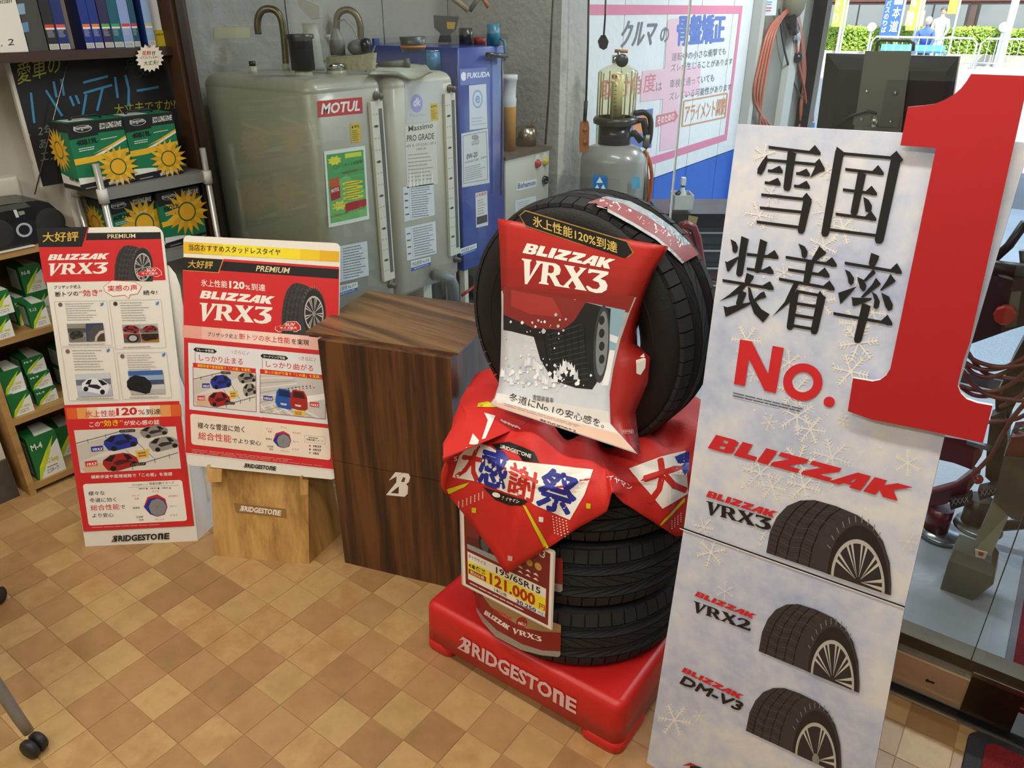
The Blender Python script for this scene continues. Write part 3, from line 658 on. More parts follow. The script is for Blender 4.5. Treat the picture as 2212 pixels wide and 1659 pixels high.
def card(q4, photos, bird, sd):
    Q = quad(*q4); pr.path(roundq(Q, .03), .6, '#a9a8a4', 2, True)
    pr.disc(Q(.11, .07), 4.6, 4.6, ['#6e5b55', '#3b3432', '#8b5a50', '#7d6458'][sd], 3, n=14)
    pr.fine(Q(.2, .03), Q(.78, .03), Q(.2, .44), 8, '#a3a29e', 3, .26, sd)
    x, y = bird; pr.poly([(x - 4, y + 2), (x - 1, y + 2), (x - 4, y - 3), (x, y - 1), (x + 2, y - 4), (x + 4, y - 2.5), (x + 3, y + 1), (x, y + 4), (x - 3, y + 3.6)], '#3a7fd0', 4)
    pr.fine(Q(.15, .945), Q(.9, .945), Q(.15, .985), 1, '#b5b3ae', 3, .5, sd)
card(A((195, 752), (668, 745), (718, 1143), (258, 1153)), 0, A((623, 775))[0], 0); card(A((690, 742), (1153, 733), (1200, 1165), (748, 1180)), 0, A((1120, 765))[0], 1)
card(A((262, 1165), (728, 1160), (785, 1632), (330, 1642)), 0, A((680, 1187))[0], 2); card(A((755, 1213), (1203, 1205), (1253, 1612), (812, 1627)), 0, A((1177, 1225))[0], 3)
def photo(q4, bgs, car=None, dark='#2a2a2e', flip=1, x=.45, y=.62, w_=.8, h_=.5):
    Q = quad(*q4); n = len(bgs)
    for i, c in enumerate(bgs): pr.poly([Q(0, i / n), Q(1, i / n), Q(1, (i + 1) / n), Q(0, (i + 1) / n)], c, 3)
    if car: car_art(pr, Q, x, y, w_, h_, car, dark, 5, flip)
photo(A((310, 952), (478, 948), (490, 1110), (335, 1115)), ['#8f8d88', '#4a4e48', '#8b8a80', '#77756d'], '#3a3c36', '#23241f')
q = quad(*A((480, 948), (635, 943), (655, 1105), (492, 1110))); pr.poly([q(0, 0), q(1, 0), q(1, 1), q(0, 1)], '#3a4263', 3); pr.poly([q(.1, 1), q(.12, .5), q(.45, .15), q(1, .05), q(1, 1)], '#4c4c50', 4); pr.poly([q(.42, 1), q(.5, .72), q(.75, .45), q(1, .4), q(1, 1)], '#c8c3b6', 5); pr.poly([q(.55, 1), q(.62, .78), q(.8, .6), q(1, .55), q(1, 1)], '#4a3a34', 6)
photo(A((805, 960), (962, 955), (970, 1032), (815, 1037)), ['#a3a09c', '#8e8b88'], '#9a1f2a', '#222'.ljust(7, '2'), -1, .5, .55, .95, .95); photo(A((965, 955), (1120, 950), (1130, 1028), (974, 1032)), ['#b7b5b0', '#6b6965'], '#a21d2c', '#222222', 1, .55, .55, .85, .8)
photo(A((818, 1043), (970, 1040), (978, 1116), (826, 1120)), ['#96202b', '#56565a']); pr.disc(A((905, 1080))[0], 13, 9.5, '#222226', 6); pr.disc(A((905, 1080))[0], 8.5, 6.3, '#b5b5b4', 7); photo(A((976, 1040), (1132, 1036), (1138, 1112), (984, 1116)), ['#241c14', '#5c3a17', '#a27028'], '#3d1512', '#111111', 1, .5, .5, .9, .7)
photo(A((385, 1402), (695, 1388), (722, 1595), (412, 1607)), ['#c9d0da', '#6d7580', '#c2c8d8', '#b3bbd0'], '#e4e8f2', '#23252e', -1, .55, .56, .8, .72)
photo(A((858, 1375), (1168, 1365), (1195, 1575), (887, 1587)), ['#3d64a8', '#93aed2', '#41506a', '#c9ccd0', '#b5b6b4'], '#14171f', '#0c0d12', -1, .28, .58, .72, .8)
pr.poly(B((168, 152), (1255, 112), (1397, 1288), (355, 1342)), RED, 1)
G5 = ['#e0642e', '#e8a260', '#efd0ae', WHITE, WHITE, WHITE, WHITE, WHITE, '#efd0ae', '#e8a260', '#e0642e']; Q = quad(*B((190, 180), (1270, 145), (1278, 255), (205, 285)))
for i, c in enumerate(G5): pr.poly([Q(i / 11, 0), Q((i + 1) / 11, 0), Q((i + 1) / 11, 1), Q(i / 11, 1)], c, 2)
pr.text('氷上性能', *B((372, 268), (658, 258), (370, 205)), RED, 4, .008); pr.text('120', *B((665, 252), (862, 243), (662, 178)), RED, 4, .035); pr.text('%', *B((872, 242), (935, 239), (870, 196)), RED, 4, .008); pr.text('到達', *B((945, 243), (1085, 237), (943, 190)), BLACK, 4, .008)
pr.text('この', *B((412, 358), (510, 352), (410, 315)), WHITE, 4, .01); pr.text('“効き”', *B((515, 355), (725, 345), (512, 293)), YEL, 4, .008); pr.text('が安心感の証', *B((738, 343), (1072, 332), (735, 298)), WHITE, 4, .012)
def brake_scene(pr, Q, crop_right=False):
    pr.poly([Q(0, 0), Q(1, 0), Q(1, 1), Q(0, 1)], '#dcd8d2', 2)
    pr.poly([Q(0, .35), Q(.62, .02), Q(.9, .02), Q(.0, .75)], '#c9c5bd', 3); pr.poly([Q(0, .92), Q(.0, .75), Q(.45, .55), Q(.6, .75), Q(.3, 1), Q(.1, 1)], '#cfcac2', 3); pr.poly([Q(.02, .9), Q(.2, .78), Q(.3, .92), Q(.2, 1), Q(.05, 1)], '#d6b79a', 4)
    pr.line(Q(0, .31), Q(.5, .04), 1.6, '#5f5f5c', 4); pr.line(Q(.35, 1), Q(.99, .62), 1.6, '#5f5f5c', 4)
    for x, y in ((.12, .25), (.3, .15)): pr.line(Q(x, y - .03), Q(x, y + .06), 1.2, '#44444a', 4)
    for x in (.52, .75, .9): y = 1 - (x - .35) * .594; pr.line(Q(x, y - .03), Q(x, y + .08), 1.2, '#44444a', 4)
    pr.line(Q(.52, .12), Q(.74, .72), .9, '#5a3a3c', 4); pr.line(Q(.48, .5), Q(.55, .72), .9, '#8a4040', 4)
    car_art(pr, Q, .44, .32, .34, .4, '#20339a', '#141f55', 6); car_art(pr, Q, .41, .78, .36, .42, '#a3201f', '#4d1013', 6)
    if not crop_right: car_art(pr, Q, .86, .40, .3, .36, '#97938e', '#2d2d30', 6); car_art(pr, Q, .78, .1, .28, .3, '#8d8984', '#2d2d30', 6)
    else: car_art(pr, Q, .86, .15, .3, .3, '#8d8984', '#2d2d30', 6); car_art(pr, Q, .9, .45, .22, .36, '#97938e', '#2d2d30', 6)
    pr.poly([Q(.57, .54), Q(.71, .5), Q(.69, .7), Q(.58, .74)], '#d8c35c', 6); pr.fine(Q(.59, .57), Q(.7, .54), Q(.6, .7), 2, '#b5532e', 7, .6)
    for (x, y, c, n_) in ((.14, .4, BLUE, '2'), (.06, .74, RED, '3')):
        pr.poly([Q(x, y), Q(x + .12, y - .02), Q(x + .12, y + .1), Q(x, y + .12)], c, 8); vrx(pr, Q(x + .01, y + .1), Q(x + .11, y + .085), Q(x + .015, y + .04), WHITE, n_, 9)
    for (x, y) in ((.44, .03), (.5, .82)):
        pr.poly(roundq(quad(Q(x, y), Q(x + .16, y - .01), Q(x + .16, y + .06), Q(x, y + .07)), .1, .5), '#131316', 8); pr.text('ここでストップ', Q(x + .015, y + .055), Q(x + .145, y + .045), Q(x + .015, y + .015), WHITE, 9)
brake_scene(pr, quad(*B((265, 388), (1225, 352), (1275, 748), (328, 790))))
pr.text('横断歩道や直線道路で「この差」を実感', *B((428, 846), (1193, 815), (425, 812)), WHITE, 4, .012)
pr.poly(roundq(quad(*B((348, 895), (1283, 855), (1333, 1240), (405, 1287))), .03, .06), WHITE, 2)
pr.text('様々な', *B((402, 1005), (557, 998), (400, 963)), BLACK, 4, .01); pr.text('冬道に効く', *B((415, 1070), (665, 1060), (412, 1028)), BLACK, 4, .01)
pr.text('総合性能', *B((425, 1145), (697, 1133), (420, 1092)), RED, 4, .008); pr.text('で', *B((705, 1130), (748, 1127), (703, 1096)), BLACK, 4, .01); pr.text('より安心', *B((440, 1213), (640, 1204), (437, 1172)), BLACK, 4, .01)
pr.text('VRXを基準とした', *B((812, 912), (965, 905), (810, 896)), '#444444', 4); pr.text('性能比較イメージ', *B((975, 905), (1210, 893), (973, 878)), '#222222', 4, .005); pr.line(*B((778, 928), (1250, 905)), .6, '#8a8a88', 3)
for x, y, s_, c in ((870, 940, 'VRX3', RED), (980, 937, 'VRX2', BLUE), (1088, 934, 'VRX', '#8a8a8a')): pr.text(s_, *B((x, y + 6), (x + 62, y + 3), (x + 4, y - 8)), '#222222', 4, .02); pr.disc(B((x + 82, y - 2))[0], 2, 2, c, 4, n=12)
def radar(pr, C_, rs, col_pts):
    for rad, col, lv in col_pts:
        pr.poly([(C_[0] + rad[k] * math.sin(k * math.pi / 4) * rs, C_[1] - rad[k] * math.cos(k * math.pi / 4) * rs) for k in range(8)], col, lv)
    for k in range(8): pr.line(C_, (C_[0] + .8 * rs * math.sin(k * math.pi / 4), C_[1] - .8 * rs * math.cos(k * math.pi / 4)), .4, '#6d6d70', 8)
RAD = [((1.05, .95, .85, .9, .82, .85, 1.12, 1.15), '#c02a30', 4), ((.78, .82, .82, .86, .8, .85, 1.08, .95), BLUE, 5), ((.72, .72, .78, .82, .78, .72, .7, .7), '#8d8d8f', 6)]
radar(pr, B((1050, 1110))[0], 26, RAD)
for s_, x, y, c in (('アイス', 1000, 975, RED), ('効き持ち', 1155, 1018, RED), ('スノー', 1168, 1115, '#222222'), ('ドライ', 1175, 1200, '#222222'), ('ウェット', 1028, 1238, '#222222'), ('静粛性', 822, 1130, '#222222')): pr.text(s_, *B((x, y), (x + 22 * len(s_), y - 3), (x, y - 19)), c, 4)
for s_, x, y, c in (('ライフ', 812, 1015, RED), ('性能', 835, 1042, RED), ('低燃費', 850, 1215, '#222222'), ('性能', 878, 1242, '#222222')): pr.text(s_, *B((x, y), (x + 22 * len(s_), y - 3), (x, y - 18)), c, 4)
pr.fine(*B((435, 1298), (1310, 1258), (436, 1310)), 1, '#e8a0a0', 3, .5)
bridgestone(pr, *B((615, 1440), (1163, 1412), (617, 1382)), BLACK, '#c0272d')
pr.done('printed_artwork', t1b)

# ================================================================ WOOD-GRAIN STAND WITH THE WIDE POSTER BOARD
az2 = math.radians(28.1); u2 = Vector((math.cos(az2), math.sin(az2), 0)); n2 = Vector((math.sin(az2), -math.cos(az2), 0))
OAK = wood_mat('oak_print', '#9c7440', '#d0a868', 'z', 10, .5, mid='#bc9356')
ws = thing('cardboard_stand', 'light oak-grain cardboard stand with a maker name strip, carrying the wide poster', 'stand', (-1.98, 1.25, 0))
s0 = Vector((-2.1286, 1.1269, 0)); s1 = s0 + u2 * .354; LN = .27; HS = .40
back = lambda z: -n2 * z * math.tan(LN)
f0t, f1t = s0 + Vector((0, 0, HS)) + back(HS), s1 + Vector((0, 0, HS)) + back(HS)
MB().hexa([s0, s1, s1 - n2 * .005, s0 - n2 * .005], [f0t, f1t, f1t - n2 * .005, f0t - n2 * .005]).build('front_panel', OAK, ws)
dpt = Vector((-.0412, .1946, 0))
for a, b, sg in ((s1, f1t, -1), (s0, f0t, 1)):
    MB().prism([a - n2 * .006, b - n2 * .006, b + dpt * .45, a + dpt], u2 * .004 * sg).build('side_panel', OAK, ws)
stf = Frame(s0, u2, (f0t - s0).normalized())
pr = Print(stf); C = crop(380, 830, .24111)
pr.poly(C((518, 1062), (990, 1118), (995, 1200), (540, 1150)), '#96703f', 1); bridgestone(pr, *C((568, 1132), (940, 1178), (575, 1085)), '#f3efe6')
pr.done('name_strip', ws)
p2 = leaning((-2.225, 1.15, .3336), .4535, .3068)
pb = thing('poster_board', 'wide red and white poster board with yellow top band, propped on the oak-grain stand', 'poster', (-2.0, 1.3, .33))
pbb = MB().prism(rrect(p2, .5461, .7823, .018), -p2.N * .004).build('board', CARD, pb)
for x0, x1, y0, y1 in ((285, 415, 722, 872), (1115, 1190, 822, 985)):
    MB().prism([p2.at(*q, .004) for q in C((x0, y0), (x0 + 22, y0 - 6), (x0 + 26, y0 + 30), (x1, y0 + 40), (x1, y1), (x0 + 6, y1 + 6))], -p2.N * .006).build('tab', OAK, ws)
pr = Print(p2); A = crop(380, 490, .22905); B = crop(380, 830, .24111)
Q = quad(*A((73, 140), (1541, 232), (1538, 332), (73, 248)))
for i, c in enumerate(['#e6b923', '#ecca26', '#f2de2c', '#f3e232', '#f3e232', '#f2de2c', '#eccb26', '#e4b422']): pr.poly([Q(i / 8, 0), Q((i + 1) / 8, 0), Q((i + 1) / 8, 1), Q(i / 8, 1)], c, 1)
pr.text('当店おすすめスタッドレスタイヤ', *A((122, 222), (988, 272), (120, 160)), BLACK, 4, .01)
pr.poly(A((66, 410), (405, 432), (452, 302), (1540, 378)) + B((1447, 768), (88, 615)), RED, 1)
pr.poly(A((68, 283), (450, 305), (405, 434), (68, 411)), GOLD, 2); pr.poly(A((68, 287), (443, 308), (400, 429), (68, 407)), BLACK, 3); pr.poly(A((450, 325), (1538, 400), (1533, 492), (415, 412)), BLACK, 2)
pr.text('大好評', *A((112, 385), (345, 397), (122, 312)), GOLD, 5, .012); pr.text('PREMIUM', *A((755, 418), (1065, 440), (768, 365)), '#e8dcae', 5, .012)
pr.text('氷上性能', *A((238, 560), (487, 577), (238, 493)), WHITE, 4, .008); pr.text('120', *A((505, 580), (650, 590), (505, 508)), WHITE, 4, .035); pr.text('%', *A((655, 590), (703, 594), (655, 548)), WHITE, 4, .008); pr.text('到達', *A((712, 597), (845, 607), (712, 532)), WHITE, 4, .008)
blizzak(pr, *A((225, 672), (905, 730), (250, 600)), WHITE); vrx(pr, *A((212, 868), (893, 915), (228, 715)), WHITE)
tyre_art(pr, quad(*A((995, 510), (1420, 560), (1412, 1060), (995, 1020))), 3, .98, 9, .54, (.215, .33), (.265, .48)); suv(pr, A((1060, 940))[0], 54, 21)
Q = quad(*A((64, 925), (1530, 1052), (1524, 1180), (64, 1042)))
for i, c in enumerate(['#e7a79e', '#eebcb2', '#f3cfc5', '#f6dbd2', '#f6dbd2', '#f3cfc5', '#eebcb2', '#e7a79e']): pr.poly([Q(i / 8, 0), Q((i + 1) / 8, 0), Q((i + 1) / 8, 1), Q(i / 8, 1)], c, 2)
pr.text('ブリザック史上', *A((300, 1032), (582, 1055), (300, 990)), BLACK, 4, .008); pr.text('断トツの氷上性能', *A((602, 1062), (1078, 1103), (602, 1003)), RED, 4, .008); pr.text('を実現', *A((1092, 1106), (1257, 1120), (1092, 1052)), BLACK, 4, .012)
pr.poly(A((117, 1092), (1412, 1212)) + B((1387, 360), (123, 225)), '#e3e6ec', 2)
for x0, y0, lab, big, strip, sx in ((165, 1155, 'ブレーキ性能', 'しっかり止まる', '横断歩道や直線道路で「この差」を実感。', 590), (797, 1215, 'コーナリング性能', 'しっかり曲がる', '凍った曲がり角で「この差」を実感。', 615)):
    s = .095; w_ = 225 if x0 < 500 else 265; f = lambda x, y: A((x0 + x, y0 + y + x * s))[0]
    pr.poly([f(0, 0), f(22, -20), f(w_ - 25, -20), f(w_, 0), f(w_ - 25, 20), f(22, 20)], BLACK, 3); pr.text(lab, f(28, 13), f(w_ - 30, 13), f(28, -13), WHITE, 4, .01)
    pr.text(big, f(55, 100), f(468 if x0 < 500 else 500, 102), f(55, 40), RED, 4, .008); pr.text('さらに', f(385, 5), f(495, 5), f(385, -30), RED, 4); pr.line(f(20, 20), f(20, 122), 1, RED, 3)
    pr.line(f(365, -20), f(372, 0), .8, RED, 4); pr.line(f(522, -25), f(510, 5), .8, RED, 4)
    q = [f(-2, 125), f(sx, 125), f(sx, 170), f(-2, 170)]; pr.poly(q, RED, 3); pr.text(strip, f(40, 162), f(sx - 45, 162), f(40, 132), YEL, 4, .008)
brake_scene(pr, quad(*(A((165, 1327), (755, 1377)) + B((720, 243), (165, 186)))), True)
for a, b in ((A((163, 1320))[0], B((163, 190))[0]), (A((757, 1375))[0], B((722, 247))[0]), (A((797, 1390))[0], B((757, 250))[0]), (A((1412, 1440))[0], B((1343, 312))[0])): pr.line(a, b, 1, DRED, 7)
pr.line(*B((163, 190), (722, 247)), 1, DRED, 7); pr.line(*B((757, 250), (1343, 312)), 1, DRED, 7)
Q = quad(*(A((797, 1392), (1412, 1442)) + B((1343, 310), (758, 248))))
pr.poly([Q(0, 0), Q(1, 0), Q(1, 1), Q(0, 1)], '#c9c7c4', 2)
for k in range(9): pr.line(Q(.0, .1 + k * .13), Q(.5 + k * .03, .02 + k * .07), 2.2, ['#e4e2df', '#aaa8a5'][k % 2], 3); pr.line(Q(.1 + k * .1, 1), Q(.0 + k * .08, .8), 2.2, ['#ebe9e6', '#b0aeab'][k % 2], 3)
pr.poly([Q(.6, .5), Q(1, .35), Q(1, .5), Q(.72, .62)], '#efedea', 3)
for c, o_ in ((BLUE, 0), (RED, .06)):
    for k in range(8): a = Q(.38 + o_ + k * .055, .34 - .16 * math.sin(k * .17) + o_ * .6); pr.disc(a, 2, 1.3, c, 4, n=8)
for x, c, d_ in ((.36, '#1c52ac', '#0d2452'), (.58, '#a3241f', '#401012')):
    pr.poly([Q(x - .11, .42), Q(x - .07, .32), Q(x + .09, .34), Q(x + .14, .5), Q(x + .15, .78), Q(x + .1, .86), Q(x - .09, .82), Q(x - .13, .7)], c, 5); pr.poly([Q(x - .07, .36), Q(x + .08, .38), Q(x + .11, .54), Q(x - .08, .52)], d_, 6); pr.poly([Q(x - .05, .7), Q(x + .05, .71), Q(x + .04, .76), Q(x - .04, .75)], '#cfd0d2', 6)
pr.poly([Q(.5, .86), Q(.68, .84), Q(.7, .97), Q(.52, 1.0)], '#d8c35c', 7); pr.fine(Q(.53, .88), Q(.67, .87), Q(.54, .97), 2, '#b5532e', 8, .6)
for (x, y, c, n_) in ((.05, .55, BLUE, '2'), (.76, .6, RED, '3')): pr.poly([Q(x, y), Q(x + .14, y), Q(x + .14, y + .12), Q(x, y + .12)], c, 8); vrx(pr, Q(x + .01, y + .1), Q(x + .13, y + .1), Q(x + .015, y + .04), WHITE, n_, 9)
pr.poly(roundq(quad(*B((130, 262), (1382, 395), (1388, 680), (142, 537))), .02, .08), '#efe2d2', 2)
pr.text('様々な雪道に効く', *B((197, 395), (617, 434), (198, 338)), BLACK, 4, .012); pr.text('総合性能', *B((203, 492), (500, 523), (203, 423)), RED, 4, .008); pr.text('でより安心', *B((507, 522), (765, 550), (507, 478)), BLACK, 4, .012)
radar(pr, B((965, 505))[0], 20, RAD)
for s_, x, y, c in (('アイス', 942, 392, RED), ('効き持ち', 1048, 440, RED), ('スノー', 1050, 520, '#222222'), ('ドライ', 1048, 588, '#222222'), ('ウェット', 942, 602, '#222222'), ('静粛性', 808, 495, '#222222'), ('ライフ', 810, 405, RED), ('性能', 825, 430, RED), ('低燃費', 820, 562, '#222222'), ('性能', 838, 588, '#222222')): pr.text(s_, *B((x, y), (x + 18.5 * len(s_), y + 2 * len(s_)), (x, y - 17)), c, 4)
pr.path(B((1155, 455), (1340, 472), (1340, 535), (1157, 518)), .6, '#9a958c', 3, True); pr.text('性能比較イメージ', *B((1172, 500), (1325, 520), (1172, 482)), '#222222', 4, .01); pr.fine(*B((1190, 468), (1305, 482), (1190, 480)), 1, '#555555', 4, .6)
for y, s_, c in ((550, '3', RED), (582, '2', BLUE), (614, '', '#8a8a8a')): pr.disc(B((1203, y))[0], 1.9, 1.9, c, 4, n=10); pr.text('VRX' + s_, *B((1224, y + 12), (1300 if s_ else 1282, y + 18), (1230, y - 7)), '#1b1b1e', 4, .03)
pr.fine(*B((145, 575), (1380, 705), (147, 615)), 3, '#e79a94', 3, .35)
pr.poly(B((88, 612), (1448, 764), (1448, 768)) + B((90, 618)), WHITE, 3)
bridgestone(pr, *B((607, 742), (897, 773), (612, 705)), BLACK, '#c0272d')
pr.done('printed_artwork', pbb)

# ================================================================ DARK WALNUT PEDESTAL
azb = math.radians(17.0); ub = Vector((math.cos(azb), math.sin(azb), 0)); vb = Vector((-math.sin(azb), math.cos(azb), 0))
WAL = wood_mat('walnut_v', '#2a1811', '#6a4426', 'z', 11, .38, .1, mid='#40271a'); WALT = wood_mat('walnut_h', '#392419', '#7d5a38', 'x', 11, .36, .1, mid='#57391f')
pd = thing('pedestal', 'tall dark walnut-grain cardboard pedestal with an overhanging top and white emblem', 'pedestal', (-1.53, 1.6, 0))
q0 = Vector((-1.722, 1.374, 0)); W_, D_, HB = .4365, .33, .852
foot = [q0, q0 + ub * W_, q0 + ub * W_ + vb * D_, q0 + vb * D_]
FOLD = .425
for z0, z1, nm in ((0, FOLD - .002, 'lower_body'), (FOLD, HB, 'upper_body')):
    e = .0015 if z0 else 0
    MB().hexa([p + Vector((0, 0, z0)) for p in foot], [p + Vector((0, 0, z1)) for p in foot]).build(nm, WAL, pd)
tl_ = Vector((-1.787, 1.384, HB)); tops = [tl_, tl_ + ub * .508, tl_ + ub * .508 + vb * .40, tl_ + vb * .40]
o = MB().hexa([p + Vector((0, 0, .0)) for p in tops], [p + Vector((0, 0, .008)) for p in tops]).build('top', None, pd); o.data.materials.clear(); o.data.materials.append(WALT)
pf = Frame(q0, ub, (0, 0, 1)); pr = Print(pf); E2 = [(834, 1069), (884, 1074), (836, 1018)]
pr.shapes([EMB_W], *E2, '#f1efe9', 2); pr.shapes([EMB_B], *E2, '#f1efe9', 2); pr.done('emblem', pd)

# ================================================================ RED PLATFORM
pl = thing('tyre_platform', 'red plastic display platform with white maker name, under the tyre stack', 'platform', (-.893, 1.56, 0))
PR = mat('platform_red', '#c8211f', .38, bump=.06, bscale=300)
PX0, PX1, PY0, PY1 = -1.2325, -.5605, 1.2475, 1.87
MB().rr(PX0, PX1, PY0, PY1, .035, [(.036, .0), (.1, .002), (.15, .004), (.162, .007), (.170, .014), (.174, .026)], 6).build('deck', PR, pl)
for x0, x1 in ((PX0, -1.128), (-.69, PX1)):
    for y0, y1 in ((PY0, PY0 + .17), (PY1 - .17, PY1)):
        MB().rr(x0, x1, y0, y1, .033, [(0, .003), (.005, 0), (.04, .0)], 5).build('foot', PR, pl)
pr = Print(Frame((0, PY0 + .001, 0), (1, 0, 0), (0, 0, 1)), lift=.001); C = crop(880, 1200, .27663)
bridgestone(pr, *C((392, 720), (1318, 1238), (398, 612)), '#e6c6c8'); pr.done('maker_name', pl)

# ================================================================ TYRES
RUB = mat('tyre_rubber', '#161618', .55, bump=.12, bscale=220, spec=.35)
TRD = mat('tread_rubber', '#2c2c2e', .68, bump=.35, bscale=260, stretch=(1, 1, 6), spec=.3)
TRDY = mat('tread_rubber_upright', '#29292b', .66, bump=.35, bscale=260, stretch=(1, 6, 1), spec=.3)
def tyre(name, label, c, ax, R=.3165, W=.203, group='winter tyres on the red platform', tread=None):
    t = thing(name, label, 'tyre', c, group); k = W / .2
    half = [(.192, .070), (.197, .084), (.206, .090), (.232, .098), (.262, .098), (.283, .092), (.297, .084), (.304, .074)]
    prof = [(r, -z * k) for r, z in half] + [(R - .0085, -.060 * k), (R - .0075, 0), (R - .0085, .060 * k)] + [(r, z * k) for r, z in reversed(half)]
    inner = [(.20, .062), (.235, .086), (.265, .085), (.292, .06), (.297, 0), (.292, -.06), (.265, -.085), (.235, -.086), (.20, -.062)]
    MB().lathe(prof + [(r, z * k) for r, z in inner], c, ax, 72, closed=True).build('casing', RUB, t)
    mb = MB(); C_ = Vector(c); a = Vector(ax).normalized(); u = a.orthogonal().normalized(); w_ = a.cross(u)
    P = lambda th, r, z: C_ + (u * math.cos(th) + w_ * math.sin(th)) * r + a * z
    rows = [(-.086, -.055, 56, 0, .0), (-.050, -.021, 44, 9, .5), (-.016, .013, 44, -7, .2), (.018, .047, 60, 12, .4), (.053, .086, 56, 0, .3)]
    for z0, z1, N, sk, ph in rows:
        z0 *= k; z1 *= k; zm = (z0 + z1) / 2; hr = lambda z: R - 1.25 * max(0, abs(z) - .03 * k) ** 2 * 1.0 - (.006 if abs(z) > .08 * k else 0)
        for i in range(N):
            a0 = 2 * math.pi * (i + ph) / N; a1 = a0 + 2 * math.pi / N * .9; v = []
            for dr in (-.009, 0):
                for th, z in ((a0, z0), (a1, z0), (a1, z1), (a0, z1)): v.append(P(th + sk * (z - zm), hr(z) + dr, z))
            mb.add(v, [(4, 5, 6, 7), (0, 1, 5, 4), (1, 2, 6, 5), (2, 3, 7, 6), (3, 0, 4, 7)])
    mb.build('tread', tread or TRD, t, fix=False)
    for s in (-1, 1): MB().lathe([(.236, 0), (.238, .0015), (.240, 0)], C_ + a * s * .0985 * k, a * s, 72).build('sidewall_ring', RUB, t)
    return t
SX, SY, ZB, SP = -.885, 1.56, .174, .2045
stack = []
for i in range(3):
    stack.append(tyre('winter_tyre', ['black winter tyre lying flat at the bottom of the stack on the red platform', 'black winter tyre lying flat in the middle of the stack, behind the price card', 'black winter tyre lying flat on top of the stack, under the red cloth'][i], (SX, SY, ZB + SP * (i + .5)), (0, 0, 1)))
UC = Vector((-.885, 1.55, 1.052)); uax = Vector((math.sin(math.radians(3)), math.cos(math.radians(3)), 0))
ut = tyre('winter_tyre', 'black winter tyre standing upright on the stack with a foil label on its tread', UC, uax, tread=TRDY)
def lathe_bvh(prof, c, ax, n=160):
    m = MB().lathe(prof, c, ax, n); return BVHTree.FromPolygons([Vector(v) for v in m.v], m.f)
FOIL = mat('foil', '#b9babd', .18, metal=.9, bump=1.0, bscale=140); LABR = mat('label_red', '#8e1f20', .45); LABS = mat('label_silver', '#a9a8a4', .35, metal=.3, bump=.4, bscale=90)
c0 = Vector((SX, SY, ZB + SP / 2)); bt = lathe_bvh([(.3185, -.1), (.3195, -.05), (.3205, 0), (.3195, .05), (.3185, .12)], c0, (0, 0, 1))
pr = Print(bvh=bt, lift=.001, cut=9); C = crop(880, 1200, .27663)
pr.poly(C((525, 235), (560, 300), (760, 420), (960, 500), (1200, 545), (1196, 760), (1050, 738), (900, 690), (700, 580), (600, 480), (540, 400)), LABR, 1)
pr.poly(C((560, 270), (600, 262), (800, 380), (1000, 470), (1200, 540), (1198, 600), (1050, 590), (900, 560), (760, 480), (650, 395)), '#a88a62', 2)
pr.poly(C((540, 400), (600, 480), (700, 580), (900, 690), (1050, 738), (1196, 745), (1196, 775), (1180, 790), (1040, 775), (890, 735), (690, 630), (590, 520), (545, 440)), LABS, 3)
vrx(pr, *C((825, 600), (1050, 672), (822, 560)), WHITE); blizzak(pr, *C((600, 455), (790, 580), (615, 425)), WHITE); pr.disc(C((895, 522))[0], 12, 12, '#a02426', 4); pr.text('NO.1', *C((868, 535), (922, 550), (872, 512)), WHITE, 5, .03)
pr.text('BLIZZAK', *C((672, 440), (815, 508), (685, 415)), RED, 4, .03)
pr.poly(C((470, 240), (520, 255), (530, 320), (512, 400), (495, 330)), LABS, 2)
pr.done('wrapper_label', stack[0])
c1 = Vector((SX, SY, ZB + SP * 1.5)); bt = lathe_bvh([(.3185, -.1), (.3195, -.05), (.3205, 0), (.3195, .05), (.3185, .12)], c1, (0, 0, 1))
pr = Print(bvh=bt, lift=.001, cut=9)
pr.poly(C((1020, 0), (1215, 20), (1213, 225), (1130, 215), (1000, 180)), LABR, 1); pr.poly(C((1000, 180), (1130, 212), (1213, 225), (1212, 270), (1195, 285), (1120, 270), (1000, 235)), LABS, 2); pr.done('wrapper_label', stack[1])
bt = lathe_bvh([(.3175, -.095), (.3195, -.05), (.3205, 0), (.3195, .05), (.3175, .12)], UC, uax)
pr = Print(bvh=bt, lift=.001, cut=8); K1 = crop(960, 380, .27125)
low = [(1105, 225), (1300, 290), (1500, 400), (1680, 510), (1800, 610), (1890, 700)]; mid = [(1200, 192), (1340, 245), (1540, 350), (1720, 465), (1850, 580), (1935, 672)]; top = [(1290, 165), (1480, 205), (1660, 300), (1830, 420), (1960, 545), (2025, 625)]
pr.poly(K1(*low, *reversed([((a[0] * .62 + b[0] * .38), (a[1] * .62 + b[1] * .38)) for a, b in zip(low, mid)])), LABS, 2); pr.poly(K1(*low, *reversed(top)), LABR, 1)
up = [((a[0] * .45 + b[0] * .55), (a[1] * .45 + b[1] * .55)) for a, b in zip(mid, top)]; pr.poly(K1(*up[:-1], *reversed(top[:-1])), FOIL, 2)
R_ = random.Random(5)
for k in range(46):
    f = R_.uniform(.02, .78) * 4.99; i = int(f); q = lerp(mid[i], mid[i + 1], f - i); e = lerp(up[i], up[i + 1], f - i); p = lerp(q, e, R_.random()); d = (R_.uniform(-26, 26), R_.uniform(-6, 30))
    pr.line(*K1(p, (p[0] + d[0], p[1] + d[1])), R_.uniform(1.5, 3.5), ['#e6dedb', '#c95a58', '#d9d6d6'][k % 3], 3)
pr.done('foil_label', ut)

